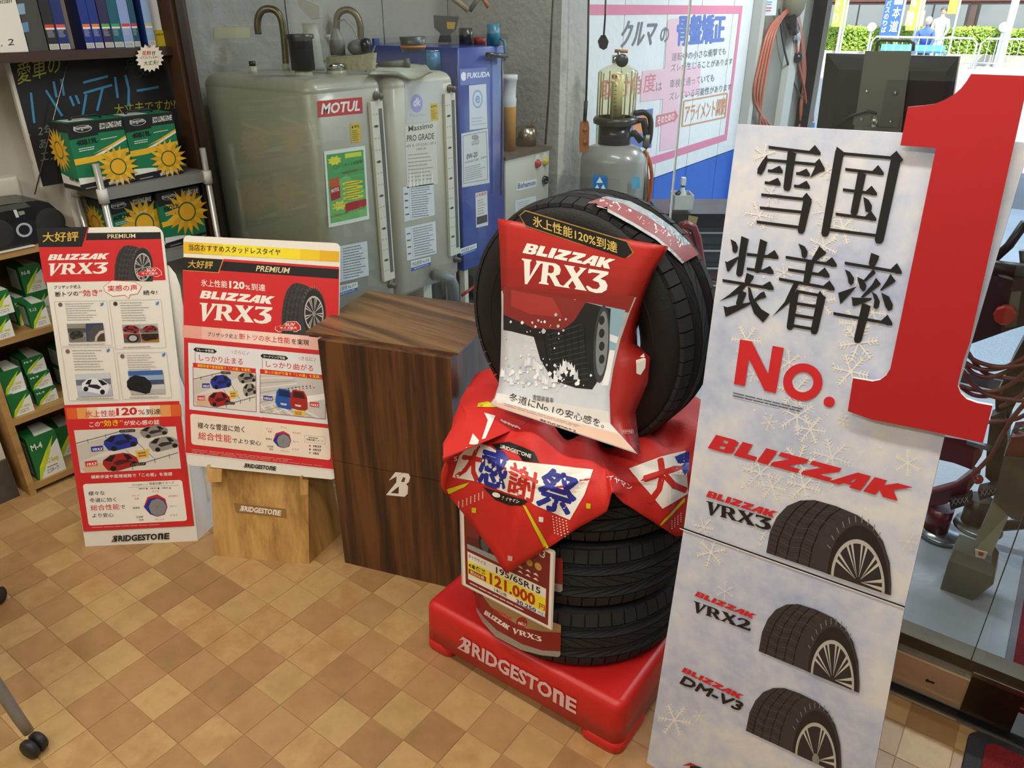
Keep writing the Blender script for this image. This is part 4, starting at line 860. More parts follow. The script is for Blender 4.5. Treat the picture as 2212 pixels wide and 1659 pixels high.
# ================================================================ RED FESTIVAL CLOTH
cl = thing('festival_cloth', 'red printed cloth with large blue and red kanji draped over the tyre stack', 'cloth', (SX, SY, .8))
def cylpt(x, y, r):
    d = ray(x, y); o = Vector((CAM.x - SX, CAM.y - SY)); dd = Vector((d.x, d.y)); a = dd.dot(dd); b = 2 * o.dot(dd); c = o.dot(o) - r * r; D = b * b - 4 * a * c
    t = (-b - math.sqrt(max(0, D))) / (2 * a); p = CAM + d * t; return p
HEM = [(957, 985, .46), (969, 1012, .425), (963, 1060, .42), (994, 1101, .385), (1062, 1190, .36), (1093, 1239, .35), (1140, 1210, .35), (1190, 1180, .348), (1250, 1140, .352), (1309, 1106, .365), (1321, 1062, .385), (1350, 1088, .365), (1430, 1140, .352), (1463, 1159, .348), (1495, 1148, .348)]
hp = [cylpt(*h) for h in HEM]
last = hp[-1]; hp += [Vector((SX + .35 * math.cos(a), SY + .35 * math.sin(a), .60 + .08 * i)) for i, a in enumerate((.2, .7, 1.3))]
hp = [Vector((SX - .38, SY + .16, .70)), Vector((SX - .43, SY + .02, .69))] + hp
def cat(pts, n):
    out = []
    for i in range(len(pts) - 1):
        p0, p1_, p2_, p3 = pts[max(0, i - 1)], pts[i], pts[i + 1], pts[min(len(pts) - 1, i + 2)]
        for k in range(n):
            t = k / n; out.append(.5 * ((2 * p1_) + (p2_ - p0) * t + (2 * p0 - 5 * p1_ + 4 * p2_ - p3) * t * t + (3 * p1_ - p0 - 3 * p2_ + p3) * t ** 3) * .35 + (p1_.lerp(p2_, t)) * .65)
    return out + [pts[-1]]
hem = cat(hp, 6); ROWS = 16; grid = []
for i, h in enumerate(hem):
    th = math.atan2(h.y - SY, h.x - SX); deg = math.degrees(th); rh = math.hypot(h.x - SX, h.y - SY)
    lft = max(0, 1 - abs(((deg + 360) % 360) - 232) / 55) if True else 0
    zr = .806 + .05 * lft + .012 * math.sin(th * 11); rr = .295 - .06 * lft; col = []
    for j in range(-3, ROWS):
        if j < 0:
            r = rr + j * .035; z = zr + .004 + .012 * math.sin(th * 7 + j) - .01 * j * lft; a = th
        else:
            t = j / (ROWS - 1); r = rr + (rh - rr) * min(1, t * 1.0 + .55 * math.sin(math.pi * min(1, t)) * .6) + .010 * math.sin(th * 13 + t * 2) * math.sin(math.pi * min(1, t * .9)) + .006 * math.sin(th * 29 + 3 * t) * t
            z = zr + (h.z - zr) * (t ** 1.25); a = th; r = max(r, .332 if t > .25 else rr)
            if j == ROWS - 1: r = rh
        col.append(Vector((SX + r * math.cos(a), SY + r * math.sin(a), z)))
    grid.append(col)
nr = len(grid[0]); cv = [p for c in grid for p in c]; cf = [(i * nr + j, (i + 1) * nr + j, (i + 1) * nr + j + 1, i * nr + j + 1) for i in range(len(grid) - 1) for j in range(nr - 1)]
CLOTH = mat('cloth_red', '#cf2620', .6, bump=.15, bscale=300)
o = MB().add(cv, cf, None, True).build('cloth_sheet', CLOTH, cl); sm = o.modifiers.new('thick', 'SOLIDIFY'); sm.thickness = .0015; sm.offset = -1
bv = BVHTree.FromPolygons(cv, cf); pr = Print(bvh=bv, lift=.0012, cut=8); K2 = crop(940, 800, .27125)
pr.poly(K2((300, 505), (370, 585), (440, 610), (590, 715), (760, 735), (1260, 790), (1190, 990), (1075, 1190), (800, 1075), (700, 1010), (560, 970), (340, 885), (135, 850), (190, 680), (270, 590)), WHITE, 1)
pr.text('大', *K2((160, 850), (335, 880), (250, 600)), '#c92a22', 3, 0, 2.4); pr.text('感', *K2((345, 890), (555, 955), (375, 600)), '#1f2b90', 3, 0, 2.6); pr.text('謝', *K2((575, 960), (790, 1060), (610, 725)), '#c92a22', 3, 0, 1.5); pr.text('祭', *K2((795, 1075), (1085, 1165), (870, 770)), '#1f2b90', 3, 0, 2.6)
pr.poly(K2((450, 590), (590, 570), (700, 610), (790, 650), (830, 735), (700, 720), (680, 690), (640, 640), (560, 620), (500, 640)), '#141315', 2); pr.text('BRIDGESTONE', *K2((520, 620), (765, 700), (525, 590)), WHITE, 4, .02)
pr.poly(K2((380, 925), (560, 985), (740, 1040), (690, 1075), (600, 1075), (480, 1030)), '#141315', 2); pr.text('タイヤマン', *K2((528, 1025), (670, 1062), (535, 995)), WHITE, 4, .03); pr.disc(K2((488, 990))[0], 9, 5, WHITE, 3, .3)
pr.poly(K2((90, 945), (275, 890), (240, 925), (105, 985)), '#d8cf1c', 2); pr.poly(K2((700, 1070), (725, 1080), (905, 1405), (880, 1435)), '#d8cf1c', 2)
for x, y, c in ((1222, 1078, '#d8cf1c'), (312, 1112, '#d8cf1c'), (845, 1185, WHITE), (600, 1495, '#d8b0a8')): pr.poly(K2((x - 18, y - 22), (x + 18, y - 18), (x + 16, y + 22), (x - 18, y + 18)), c, 2)
for i in range(5):
    for j in range(7):
        pr.disc(K2((935 + i * 28 + j * 3, 1160 + j * 22 + i * 9))[0], 1.6, 1.6, WHITE, 2, n=8)
        pr.disc(K2((190 + j * 32, 1075 - j * 13 + i * 12 - 30))[0], 1.3, 1.3, WHITE, 2, n=8)
pr.poly(K2((345, 265), (420, 253), (520, 290), (470, 297), (335, 295)), '#d8cf1c', 2); pr.poly(K2((390, 340), (480, 365), (400, 545), (370, 555), (420, 400)), WHITE, 2); pr.text('S', *K2((148, 722), (175, 715), (145, 685)), WHITE, 3, .02)
for x in range(5): pr.line(*K2((520 + x * 30, 395 + x * 12), (560 + x * 30, 425 + x * 12)), 3, '#e9cfca', 2)
pr.poly(K2((1540, 785), (1790, 690), (1990, 640), (2010, 980), (1810, 1100)), WHITE, 1); pr.text('大', *K2((1700, 1060), (2000, 960), (1640, 760)), '#c92a22', 3, 0, 3); pr.poly(K2((1900, 690), (2020, 640), (2020, 800), (1980, 830)), '#1f2b90', 3); pr.text('イヤマン', *K2((1370, 870), (1560, 960), (1375, 825)), WHITE, 3, .02)
pr.poly(K2((1790, 1220), (1980, 1010), (1985, 1040), (1800, 1232)), '#d8cf1c', 2)
for i in range(4):
    for j in range(5): pr.disc(K2((1880 + i * 24, 1260 - i * 20 - j * 16))[0], 1.4, 1.4, WHITE, 2, n=8)
pr.done('cloth_print', cl)

# ================================================================ CURLED POSTER IN THE UPRIGHT TYRE
cp = thing('curled_poster', 'curled red tyre poster with a black gold-lettered tag, tucked into the upright tyre', 'poster', (-.98, 1.42, 1.05))
LFT = [(1076, 472), (1080, 535), (1083, 616), (1084, 665), (1083, 735), (1081, 798), (1077.6, 832), (1068, 860), (1058, 874)]
CRS = [(1440, 531), (1405, 583), (1379, 632), (1362, 672), (1340, 735), (1325, 798), (1317, 850), (1319, 915), (1378, 981)]
WNG = [(1443, 533), (1414, 591), (1390, 658), (1375, 712), (1376, 745), (1404, 772), (1399, 826), (1372, 890), (1383, 983)]
YP = [1.415, 1.405, 1.395, 1.388, 1.378, 1.362, 1.345, 1.32, 1.29]
NX = 10; rowsv = []
def samp(L, f):
    i = min(len(L) - 2, int(f)); t = f - i
    a, b = L[i], L[i + 1]
    return tuple(x + (y - x) * t for x, y in zip(a, b)) if isinstance(a, tuple) else a + (b - a) * t
NV = 33
for k in range(NV):
    f = (len(YP) - 1) * k / (NV - 1); y = samp(YP, f); l = on_y(*samp(LFT, f), y); c = on_y(*samp(CRS, f), y + .0); w__ = on_y(*samp(WNG, f), y + .062)
    bul = .012 * math.sin(math.pi * k / (NV - 1))
    rowsv.append([l.lerp(c, i / NX) + Vector((0, -bul * math.sin(math.pi * i / NX), 0)) for i in range(NX + 1)] + [c.lerp(w__, .5), w__])
n_ = NX + 3; pv = [p for r in rowsv for p in r]
front = [(k * n_ + i, k * n_ + i + 1, (k + 1) * n_ + i + 1, (k + 1) * n_ + i) for k in range(NV - 1) for i in range(NX)]
wing = [(k * n_ + i, k * n_ + i + 1, (k + 1) * n_ + i + 1, (k + 1) * n_ + i) for k in range(NV - 1) for i in (NX, NX + 1)]
mb_ = MB(); POSN = mat('poster_snow', '#cfd6df', .4, var=.12, scale=14); mb_.v = [tuple(q) for q in pv]
for fc in front:
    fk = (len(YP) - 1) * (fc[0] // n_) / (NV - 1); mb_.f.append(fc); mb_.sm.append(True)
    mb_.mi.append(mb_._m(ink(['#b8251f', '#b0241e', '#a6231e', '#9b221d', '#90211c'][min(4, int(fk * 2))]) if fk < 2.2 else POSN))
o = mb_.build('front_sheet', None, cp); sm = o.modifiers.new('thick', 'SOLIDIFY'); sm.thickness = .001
o = MB().add(pv, wing, None, True).build('side_wing', mat('poster_wing', '#a3221d', .4), cp); sm = o.modifiers.new('thick', 'SOLIDIFY'); sm.thickness = .001
bv = BVHTree.FromPolygons(pv, front + wing); pr = Print(bvh=bv, lift=.001, cut=16); K3 = crop(1000, 420, .34956)
tx = lambda f, s: lerp(samp(LFT, f), samp(CRS, f), s)
reds = ['#b8251f', '#b0241e', '#a6231e', '#9b221d', '#90211c', '#84201b']
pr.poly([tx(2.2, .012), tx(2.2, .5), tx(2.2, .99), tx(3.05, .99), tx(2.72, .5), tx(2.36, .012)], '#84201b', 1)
pr.poly(K3((236, 565), (600, 632), (760, 665), (745, 720), (690, 782), (620, 838), (420, 826), (238, 745)), '#842a27', 2); pr.poly(K3((760, 665), (1005, 715), (940, 960), (890, 985), (905, 705)), '#8aaec0', 2); pr.poly(K3((905, 860), (965, 880), (950, 920), (900, 900)), '#dfe8ee', 3); pr.poly(K3((910, 960), (940, 965), (900, 1180), (860, 1180)), '#e9edf2', 3)
pr.poly(K3((238, 735), (430, 822), (440, 880), (300, 845), (238, 835)), '#1f1d21', 3); pr.poly(K3((300, 590), (560, 640), (620, 760), (420, 740), (300, 690)), '#a33430', 3)
pr.poly(K3((425, 826), (620, 836), (690, 780), (760, 668), (915, 705), (905, 880), (870, 1100), (800, 1205), (700, 1195), (560, 1150), (480, 1020)), '#1b1c20', 4)
pr.disc(K3((858, 925))[0], 17, 84, '#3a3d42', 5, .06); pr.disc(K3((862, 920))[0], 13, 70, '#7b8087', 6, .06)
for dy in (-50, -22, 6, 34): pr.disc((K3((860, 920))[0][0], K3((860, 920))[0][1] + dy), 6, 10, '#24262b', 7, .1)
for i in range(7): pr.line(*K3((500 + i * 42, 850 - i * 8), (540 + i * 38, 1130 + i * 8)), 2.2, '#0c0d10', 5)
for i in range(11): pr.line(*K3((520 + i * 6, 870 + i * 30), (740 + i * 4, 800 + i * 34)), 1.0, '#4a4e55', 5)
R_ = random.Random(12)
for k in range(120):
    x, y = R_.gauss(480, 130), R_.gauss(1130, 60) if k < 80 else R_.uniform(700, 1080)
    if not 250 < x < 800 or y > 1215: continue
    a = R_.random() * 3; s = R_.uniform(3, 16) if k < 90 else R_.uniform(2, 9)
    pr.poly(K3((x - s, y), (x - s * .2, y - s * 1.2), (x + s * .9, y - s * .3), (x + s * .5, y + s * .7), (x - s * .4, y + s)), ['#f3f5f8', '#e3e8ee', '#b9c4d4'][k % 3], 8)
for k in range(26):
    x = 250 + k * 18; s = R_.uniform(14, 40); y = 1080 + 60 * math.sin(k * .5) - abs(k - 8) * -2
    pr.poly(K3((x - 14, y + s), (x - 6, y - s), (x + 4, y - s * .2), (x + 12, y - s * .9), (x + 16, y + s)), ['#e9edf2', '#c6d0dd', '#dfe5ec'][k % 3], 7)
pr.poly([tx(6.6, .01)] + [tx(6.6 + .2 * i_, .99) for i_ in range(7)] + [tx(7.8 - .2 * i_, .01) for i_ in range(7)], '#dcdad8', 1); pr.poly([tx(7.35 + .1 * i_, .985) for i_ in range(7)] + [tx(7.95 - .1 * i_, .015) for i_ in range(7)], '#dcb9a4', 2)
blizzak(pr, *K1((625, 612), (1325, 742), (662, 535)), WHITE); vrx(pr, *K1((603, 832), (1292, 940), (622, 655)), WHITE)
pr.text('雪国装着率', *K2((780, 237), (945, 264), (784, 193)), '#22232a', 10); pr.text('冬道にNo.1の安心感を。', *K2((590, 245), (1345, 465), (602, 178)), '#17171c', 10); pr.fine(*K2((550, 262), (1385, 505), (552, 290)), 2, '#9a9aa2', 10, .35)
bridgestone(pr, *K2((825, 412), (1118, 507), (832, 388)), '#17161a', '#c0272d', 10)
pr.poly(K3((1115, 985), (1128, 1020), (1125, 1070), (1095, 1115), (1070, 1105), (1068, 1030)), '#d9d5cf', 10); pr.path(K3((975, 1462), (1045, 1455), (1047, 1478), (978, 1487)), .6, '#e9c9c4', 10, True); pr.text('再生PP使用', *K3((982, 1480), (1040, 1475), (981, 1466)), '#f0dcd8', 10)
pr.done('poster_print', cp)
tgp = Frame(rowsv[0][4] + Vector((0, -.004, 0)), rowsv[0][NX] - rowsv[0][0], rowsv[0][0] - rowsv[6][0])
tagp = K1((598, 370), (650, 318), (1465, 425), (1508, 512), (1430, 577), (640, 447))
MB().prism([tgp.at(*p) for p in tagp], -tgp.N * .0012).build('black_tag', mat('tag_gold', '#b8924a', .35, metal=.3), cp)
pr = Print(tgp); pr.poly(K1((606, 371), (654, 327), (1460, 432), (1497, 511), (1427, 568), (645, 439)), '#141316', 1); pr.text('氷上性能120%到達', *K1((703, 432), (1372, 538), (712, 348)), '#d8bd60', 3, .012); pr.done('tag_lettering', cp)

# ================================================================ PRICE CARD
kf_ = 1.232 / 1.26; pcF = leaning((-1.0856 * kf_, 1.232, 1.75 - 1.4445 * kf_), .0026, .0084)
pc = thing('price_card', 'laminated yellow and dark red price card hanging on the tyre stack', 'sign', (-.91, 1.23, .34))
cw, ch = .3022 * kf_, .2567 * kf_
MB().prism(rrect(pcF, cw, ch, .006), -pcF.N * .0015).build('laminate', mat('laminate', '#d3cec6', .15, coat=.6), pc)
q = lambda x, y: pcF.pt(x * cw, (1 - y) * ch)
class UPrint(Print):
    """print laid out in the card's own unit square"""
    def __init__(s, fr, w_, h_, **k): super().__init__(fr, **k); s.w_ = w_; s.h_ = h_
    def _p(s, pts): return [(x * s.w_, (1 - y) * s.h_) for x, y in pts]
pr = UPrint(pcF, cw, ch)
R4 = lambda x0, y0, x1, y1: [(x0, y0), (x1, y0), (x1, y1), (x0, y1)]
pr.poly(R4(.02, .02, .985, .985), '#f0ece4', 1); pr.poly(R4(.05, .05, .955, .955), '#7d1c1c', 2); pr.poly(R4(.08, .50, .925, .87), '#f1eee6', 3)
pr.poly(R4(.08, .08, .56, .46), '#5d2022', 3); pr.poly([(.08, .08), (.4, .08), (.3, .26), (.08, .3)], '#7a2a2c', 4); pr.disc((.28, .3), .07, .15, '#17171a', 4); pr.disc((.28, .3), .045, .1, '#54575c', 5); pr.poly([(.08, .4), (.56, .38), (.56, .46), (.08, .46)], '#9aa0a8', 5)
pr.text('VRX3', (.72, .14), (.9, .14), (.73, .05), '#f0ece6', 4, .02); 
for i in range(3): pr.disc((.66 + i * .09, .27), .035, .045, '#c9a357', 4)
for i in range(3):
    for j in range(2): pr.poly([(.63 + i * .08, .39 + j * .06), (.66 + i * .08, .36 + j * .06), (.69 + i * .08, .39 + j * .06)], '#eee8e0', 4)
pr.text('タイヤサイズ', (.09, .575), (.29, .575), (.09, .525), '#3a3a3c', 5); pr.text('195/65R15', (.40, .605), (.87, .605), (.40, .52), '#17171a', 5, .02)
pr.poly(R4(.08, .62, .925, .80), '#f1e231', 4); pr.text('4本価格', (.09, .705), (.29, .705), (.09, .635), '#1d3417', 6, .02); pr.poly(R4(.09, .72, .29, .785), '#a8231d', 6); pr.text('税込価格', (.11, .775), (.27, .775), (.11, .73), '#f6f0e6', 7, .01)
pr.text('121.000', (.33, .79), (.82, .79), (.33, .635), '#b5271b', 6, .035); pr.text('円', (.86, .785), (.92, .785), (.86, .715), '#b5271b', 6, .02)
pr.text('1本価格', (.38, .855), (.52, .855), (.38, .81), '#24347a', 5, .01); pr.text('30.250', (.62, .865), (.83, .865), (.62, .81), '#24347a', 5, .03); pr.text('円', (.85, .86), (.885, .86), (.85, .825), '#24347a', 5); pr.path(R4(.895, .825, .925, .86), .004, '#24347a', 5, True)
pr.fine((.1, .895), (.92, .895), (.1, .93), 1, '#e6cfc8', 4, .5)
pr.done('price_print', pc)

# ================================================================ LEFT WALL: WOODEN SHELF, RACK, CHALKBOARD
OAKL = wood_mat('shelf_oak', '#93703f', '#b48d57', 'y', 7, .5)
XF = -3.04
ss = thing('wooden_shelf', 'low light wooden shelf unit holding rows of green filter cartons', 'shelf', (-3.2, 1.15, 0))
bx('side_panel', (-3.36, .917, 0), (XF, .941, .965), OAKL, ss); bx('side_panel', (-3.36, 1.376, 0), (XF, 1.40, .965), OAKL, ss)
bx('back_panel', (-3.36, .941, .03), (-3.352, 1.376, .94), mat('shelf_back', '#7d6240', .7), ss)
SHZ = [.045, .338, .655, .965]
for i, z in enumerate(SHZ): bx('shelf_board' if i < 3 else 'top_board', (-3.352, .941 if i < 3 else .915, z - .024), (XF, 1.376 if i < 3 else 1.402, z), OAKL, ss)
GRN, DGR = '#1c6a35', '#155a2b'
def eco_box(label, xf, y0, y1, z0, z1, depth, code, sd=0, tilt=0):
    t = thing('filter_carton', label, 'carton', (xf - depth / 2, (y0 + y1) / 2, z0), 'green and white oil filter cartons on the wooden shelf')
    bx('box', (xf - depth, y0, z0), (xf, y1, z1), mat('eco_green', GRN, .45), t)
    pr = UPrint(Frame((xf, y0, z0), (0, 1, 0), (0, 0, 1)), y1 - y0, z1 - z0)
    pr.poly([(.12, 1), (.3, .82), (.62, .42), (1, .22), (1, 1)], '#e3e2dc', 1); pr.poly([(.05, 1), (.16, .72), (.5, .42), (.88, .12), (.62, .5), (.34, .76), (.14, 1)], '#b9cf2f', 2); pr.poly([(.16, .72), (.5, .42), (.6, .34), (.3, .72)], '#dfd62a', 3)
    if code: pr.text(code, (.08, .3), (.46, .3), (.08, .16), '#dfe6dc', 4, .025)
    pr.text('ECO keep', (.3, .74), (.86, .74), (.32, .58), '#c9c52c', 4, .03); pr.text('エコキープ', (.36, .93), (.78, .93), (.36, .83), '#3d3d3b', 4, .01); pr.fine((.4, .77), (.9, .77), (.4, .81), 1, '#6b6b66', 4, .5)
    pr.done('front_print', t)
    pr = UPrint(Frame((xf - depth, y0, z0), (1, 0, 0), (0, 0, 1)), depth, z1 - z0)
    pr.poly(R4(.14, .12, .8, .9), '#c6ccc4', 1); pr.fine((.2, .2), (.75, .2), (.2, .85), 7, '#8d948c', 2, .35, sd); pr.done('side_print', t)
    pr = UPrint(Frame((xf - depth, y0, z1), (0, 1, 0), (-1, 0, 0)), y1 - y0, depth)
    pr = UPrint(Frame((xf, y0, z1), (0, 1, 0), (-1, 0, 0)), y1 - y0, depth); pr.poly([(.5, 0), (.95, 0), (.95, 1), (.3, 1), (.42, .5)], '#cfd2c8', 1); pr.done('top_print', t)
def eb(label, bl, br, ty, code, xf, z0, depth=.11, sd=0):
    a, b = on_x(*bl, xf), on_x(*br, xf); h = on_x(bl[0], ty, xf).z - a.z
    eco_box(label, xf, a.y, b.y, z0 + .0005, z0 + h, depth, code, sd)
eb('green filter carton lettered T-13 at the front of the second shelf', (73, 717), (111, 704), 663, 'T-13', -3.06, .655, .10, 1)
eb('green filter carton half hidden to the left of the T-13 one', (46, 712), (69, 706), 650, 'T-1', -3.13, .655, .10, 2)
eb('white-fronted filter carton at the front left of the second shelf, lower of two', (-12, 745), (35, 733), 694, '', -3.045, .655, .10, 3)
eb('white-fronted filter carton at the front left of the second shelf, upper of two', (-12, 694), (35, 683), 640, '', -3.05, .655 + on_x(-12, 694, -3.045).z - on_x(-12, 745, -3.045).z + .001, .10, 3)
z_ = .655
for i, lab in enumerate(('green filter carton under the N-8 one at the back of the second shelf', 'green filter carton lettered N-8 on top at the back of the second shelf')):
    eco_box(lab, -3.16, 1.155, 1.235, z_ + .0005, z_ + .105, .12, '' if i == 0 else 'N-8', 4 + i); z_ += .106
eco_box('green filter carton behind the T-13 one, near the red poster, left', -3.10, 1.262, 1.315, .6555, .77, .1, '', 6); eco_box('green filter carton nearest the right end of the second shelf', -3.10, 1.318, 1.372, .6555, .77, .1, '', 7)
for i, lab in enumerate(('M-9 filter carton at the bottom of a stack of three', 'M-9 filter carton in the middle of a stack of three', 'M-9 filter carton on top of a stack of three')):
    eco_box(lab, -3.085 - .014 * i, 1.055 - .0 * i, 1.135, .3385 + i * .064, .4015 + i * .064, .12, 'M-9', 8 + i)
for i, lab in enumerate(('white-fronted filter carton at the front left of the third shelf, lower of two', 'white-fronted filter carton at the front left of the third shelf, upper of two')):
    eco_box(lab, -3.06 - .012 * i, .95, 1.03, .3385 + i * .093, .4305 + i * .093, .11, '', 11 + i)
for i, lab in enumerate(('green filter carton to the right of the M-9 stack, lower', 'green filter carton to the right of the M-9 stack, upper')):
    eco_box(lab, -3.12, 1.2, 1.29, .3385 + i * .09, .4275 + i * .09, .12, '', 13 + i)
eco_box('large green filter carton lettered M-4 on the bottom shelf', -3.055, .965, 1.075, .0455, .235, .11, 'M-4', 15)
eco_box('dark green filter carton behind the M-4 one on the bottom shelf', -3.16, 1.10, 1.20, .0455, .18, .11, '', 16)

# radio cassette player
rd = thing('radio', 'black portable radio with round speakers on the wooden shelf', 'radio', (-3.15, 1.11, .966))
PL = mat('radio_black', '#1b1b1d', .35, coat=.2)
rz = .9665; ry1 = on_x(137, 500, -3.06).y; ry0 = .905; RH = on_x(75, 424, -3.10).z - rz
o_ = [(0, .02), (.03, 0), (.97, 0), (1, .03), (1, .5), (.985, .7), (.94, .86), (.85, .95), (.6, .985), (.4, .985), (.15, .95), (.06, .86), (.015, .7), (0, .5)]
MB().prism([(-3.06, ry0 + (ry1 - ry0) * u, rz + RH * v) for u, v in o_], (-.17, 0, 0)).build('body', PL, rd)
MB().prism([(-3.058, ry0 + (ry1 - ry0) * u, rz + RH * v) for u, v in ((.22, .84), (.78, .84), (.74, .96), (.26, .96))], (-.1, 0, 0)).build('carry_handle', mat('radio_grey', '#4c4a46', .45), rd)
rf = Frame((-3.06, 0, 0), (0, 1, 0), (0, 0, 1))
for px_, py_ in ((110, 480), (-4, 506)):
    c_ = on_x(px_, py_, -3.06); MB().lathe([(0, .004), (.042, .006), (.049, .003), (.053, 0)], c_, (1, 0, 0), 28).build('speaker', mat('speaker_mesh', '#232326', .7, bump=.5, bscale=500), rd)
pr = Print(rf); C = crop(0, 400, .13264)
pr.poly(C((60, 400), (590, 335), (590, 560), (110, 640)), '#0c0c0e', 1); pr.poly(C((195, 370), (250, 360), (312, 520), (262, 530)), '#c9ccd0', 2); pr.poly(C((290, 430), (390, 415), (405, 470), (320, 495)), '#8b8a80', 2)  # pale slanted bar paints the ceiling tubes' reflection on the screen
pr.ring(C((392, 728))[0], 17.5, 15.5, .3, '#aab0bf', 3); pr.fine(*C((150, 680), (215, 670), (170, 850)), 4, '#7d7d80', 3, .3); pr.done('panel_print_and_glare', rd)
MB().tube([on_x(75, 420, -3.14), on_x(151, 112, -3.10)], .0022, 6).build('antenna', mat('chrome', '#9a9a98', .25, metal=.9), rd)
bx('paper_note_', (-3.09, 1.02, .9655), (-3.035, 1.19, .9668), mat('paper', '#dcd9d0', .6)); o = bpy.data.objects['paper_note_']; o.name = 'paper_note'; tag(o, 'white paper sheet under the front edge of the radio', 'paper')
wb = MB().rr(-3.33, -3.245, .93, 1.285, .02, [(.966, 0), (1.17, 0), (1.18, .004)]).build('storage_box', mat('box_cream', '#dad7cb', .5)); tag(wb, 'cream plastic storage box behind the radio', 'box')
tb = thing('tissue_box', 'pale leaf-patterned carton standing behind the radio at the left', 'carton', (-3.3, .98, 1.18))
bx('box', (-3.33, .90, 1.1815), (-3.25, 1.13, 1.36), mat('pale_carton', '#cfcbb9', .6), tb)
pr = UPrint(Frame((-3.25, .90, 1.1815), (0, 1, 0), (0, 0, 1)), .23, .1785); R_ = random.Random(2)
for i in range(30): pr.disc((R_.uniform(.55, .97), R_.uniform(.3, .95)), .028, .03, '#a9a78f', 1, n=6)
pr.done('leaf_print', tb)

# silver rack with battery cartons
RX, RY0, RY1 = -2.93, 1.425, 1.872
rk = thing('metal_rack', 'silver wire-pipe rack with grey shelves holding battery cartons', 'rack', (-3.13, 1.65, 0))
SIL = mat('rack_silver', '#b9bab8', .3, metal=.6); SHG = mat('rack_grey', '#8b8b86', .45, metal=.3)
for x in (RX, -3.135):
    for y in (RY0, RY1):
        MB().cyl((x, y, 0), (x, y, 1.238), .0125, n=14).build('post', SIL, rk)
        for z in (1.12, .835, .35): MB().cyl((x, y, z - .026), (x, y, z + .026), .019, n=14).build('collar', mat('collar_white', '#c9c9c4', .4), rk)
for z in (1.145, .858, .37):
    o = MB().box((-3.135, RY0, z - .004), (RX, RY1, z)); 
    for a, b in (((RX - .004, RY0, z - .042), (RX + .004, RY1, z)), ((-3.139, RY0, z - .042), (-3.131, RY1, z)), ((-3.135, RY0 - .004, z - .042), (RX, RY0 + .004, z)), ((-3.135, RY1 - .004, z - .042), (RX, RY1 + .004, z))): o.box(a, b)
    tag(o.build('shelf_tray', SHG, rk))
def sunflower(pr, c, rx, ry, lv=4, a0=0, a1=360):
    for k in range(18):
        a = math.radians(k * 20 + 7)
        if not a0 <= k * 20 + 7 <= a1: continue
        p = lambda f, d: (c[0] + rx * f * math.cos(a + d), c[1] + ry * f * math.sin(a + d))
        pr.poly([p(.36, -.26), p(.62, -.2), p(1.05, 0), p(.62, .2), p(.36, .26)], ['#e8b72c', '#d9a223'][k % 2], lv + k % 2)
    pr.disc(c, rx * .42, ry * .42, '#1d5b2c', lv + 2); pr.disc(c, rx * .36, ry * .36, '#e7ae28', lv + 3)
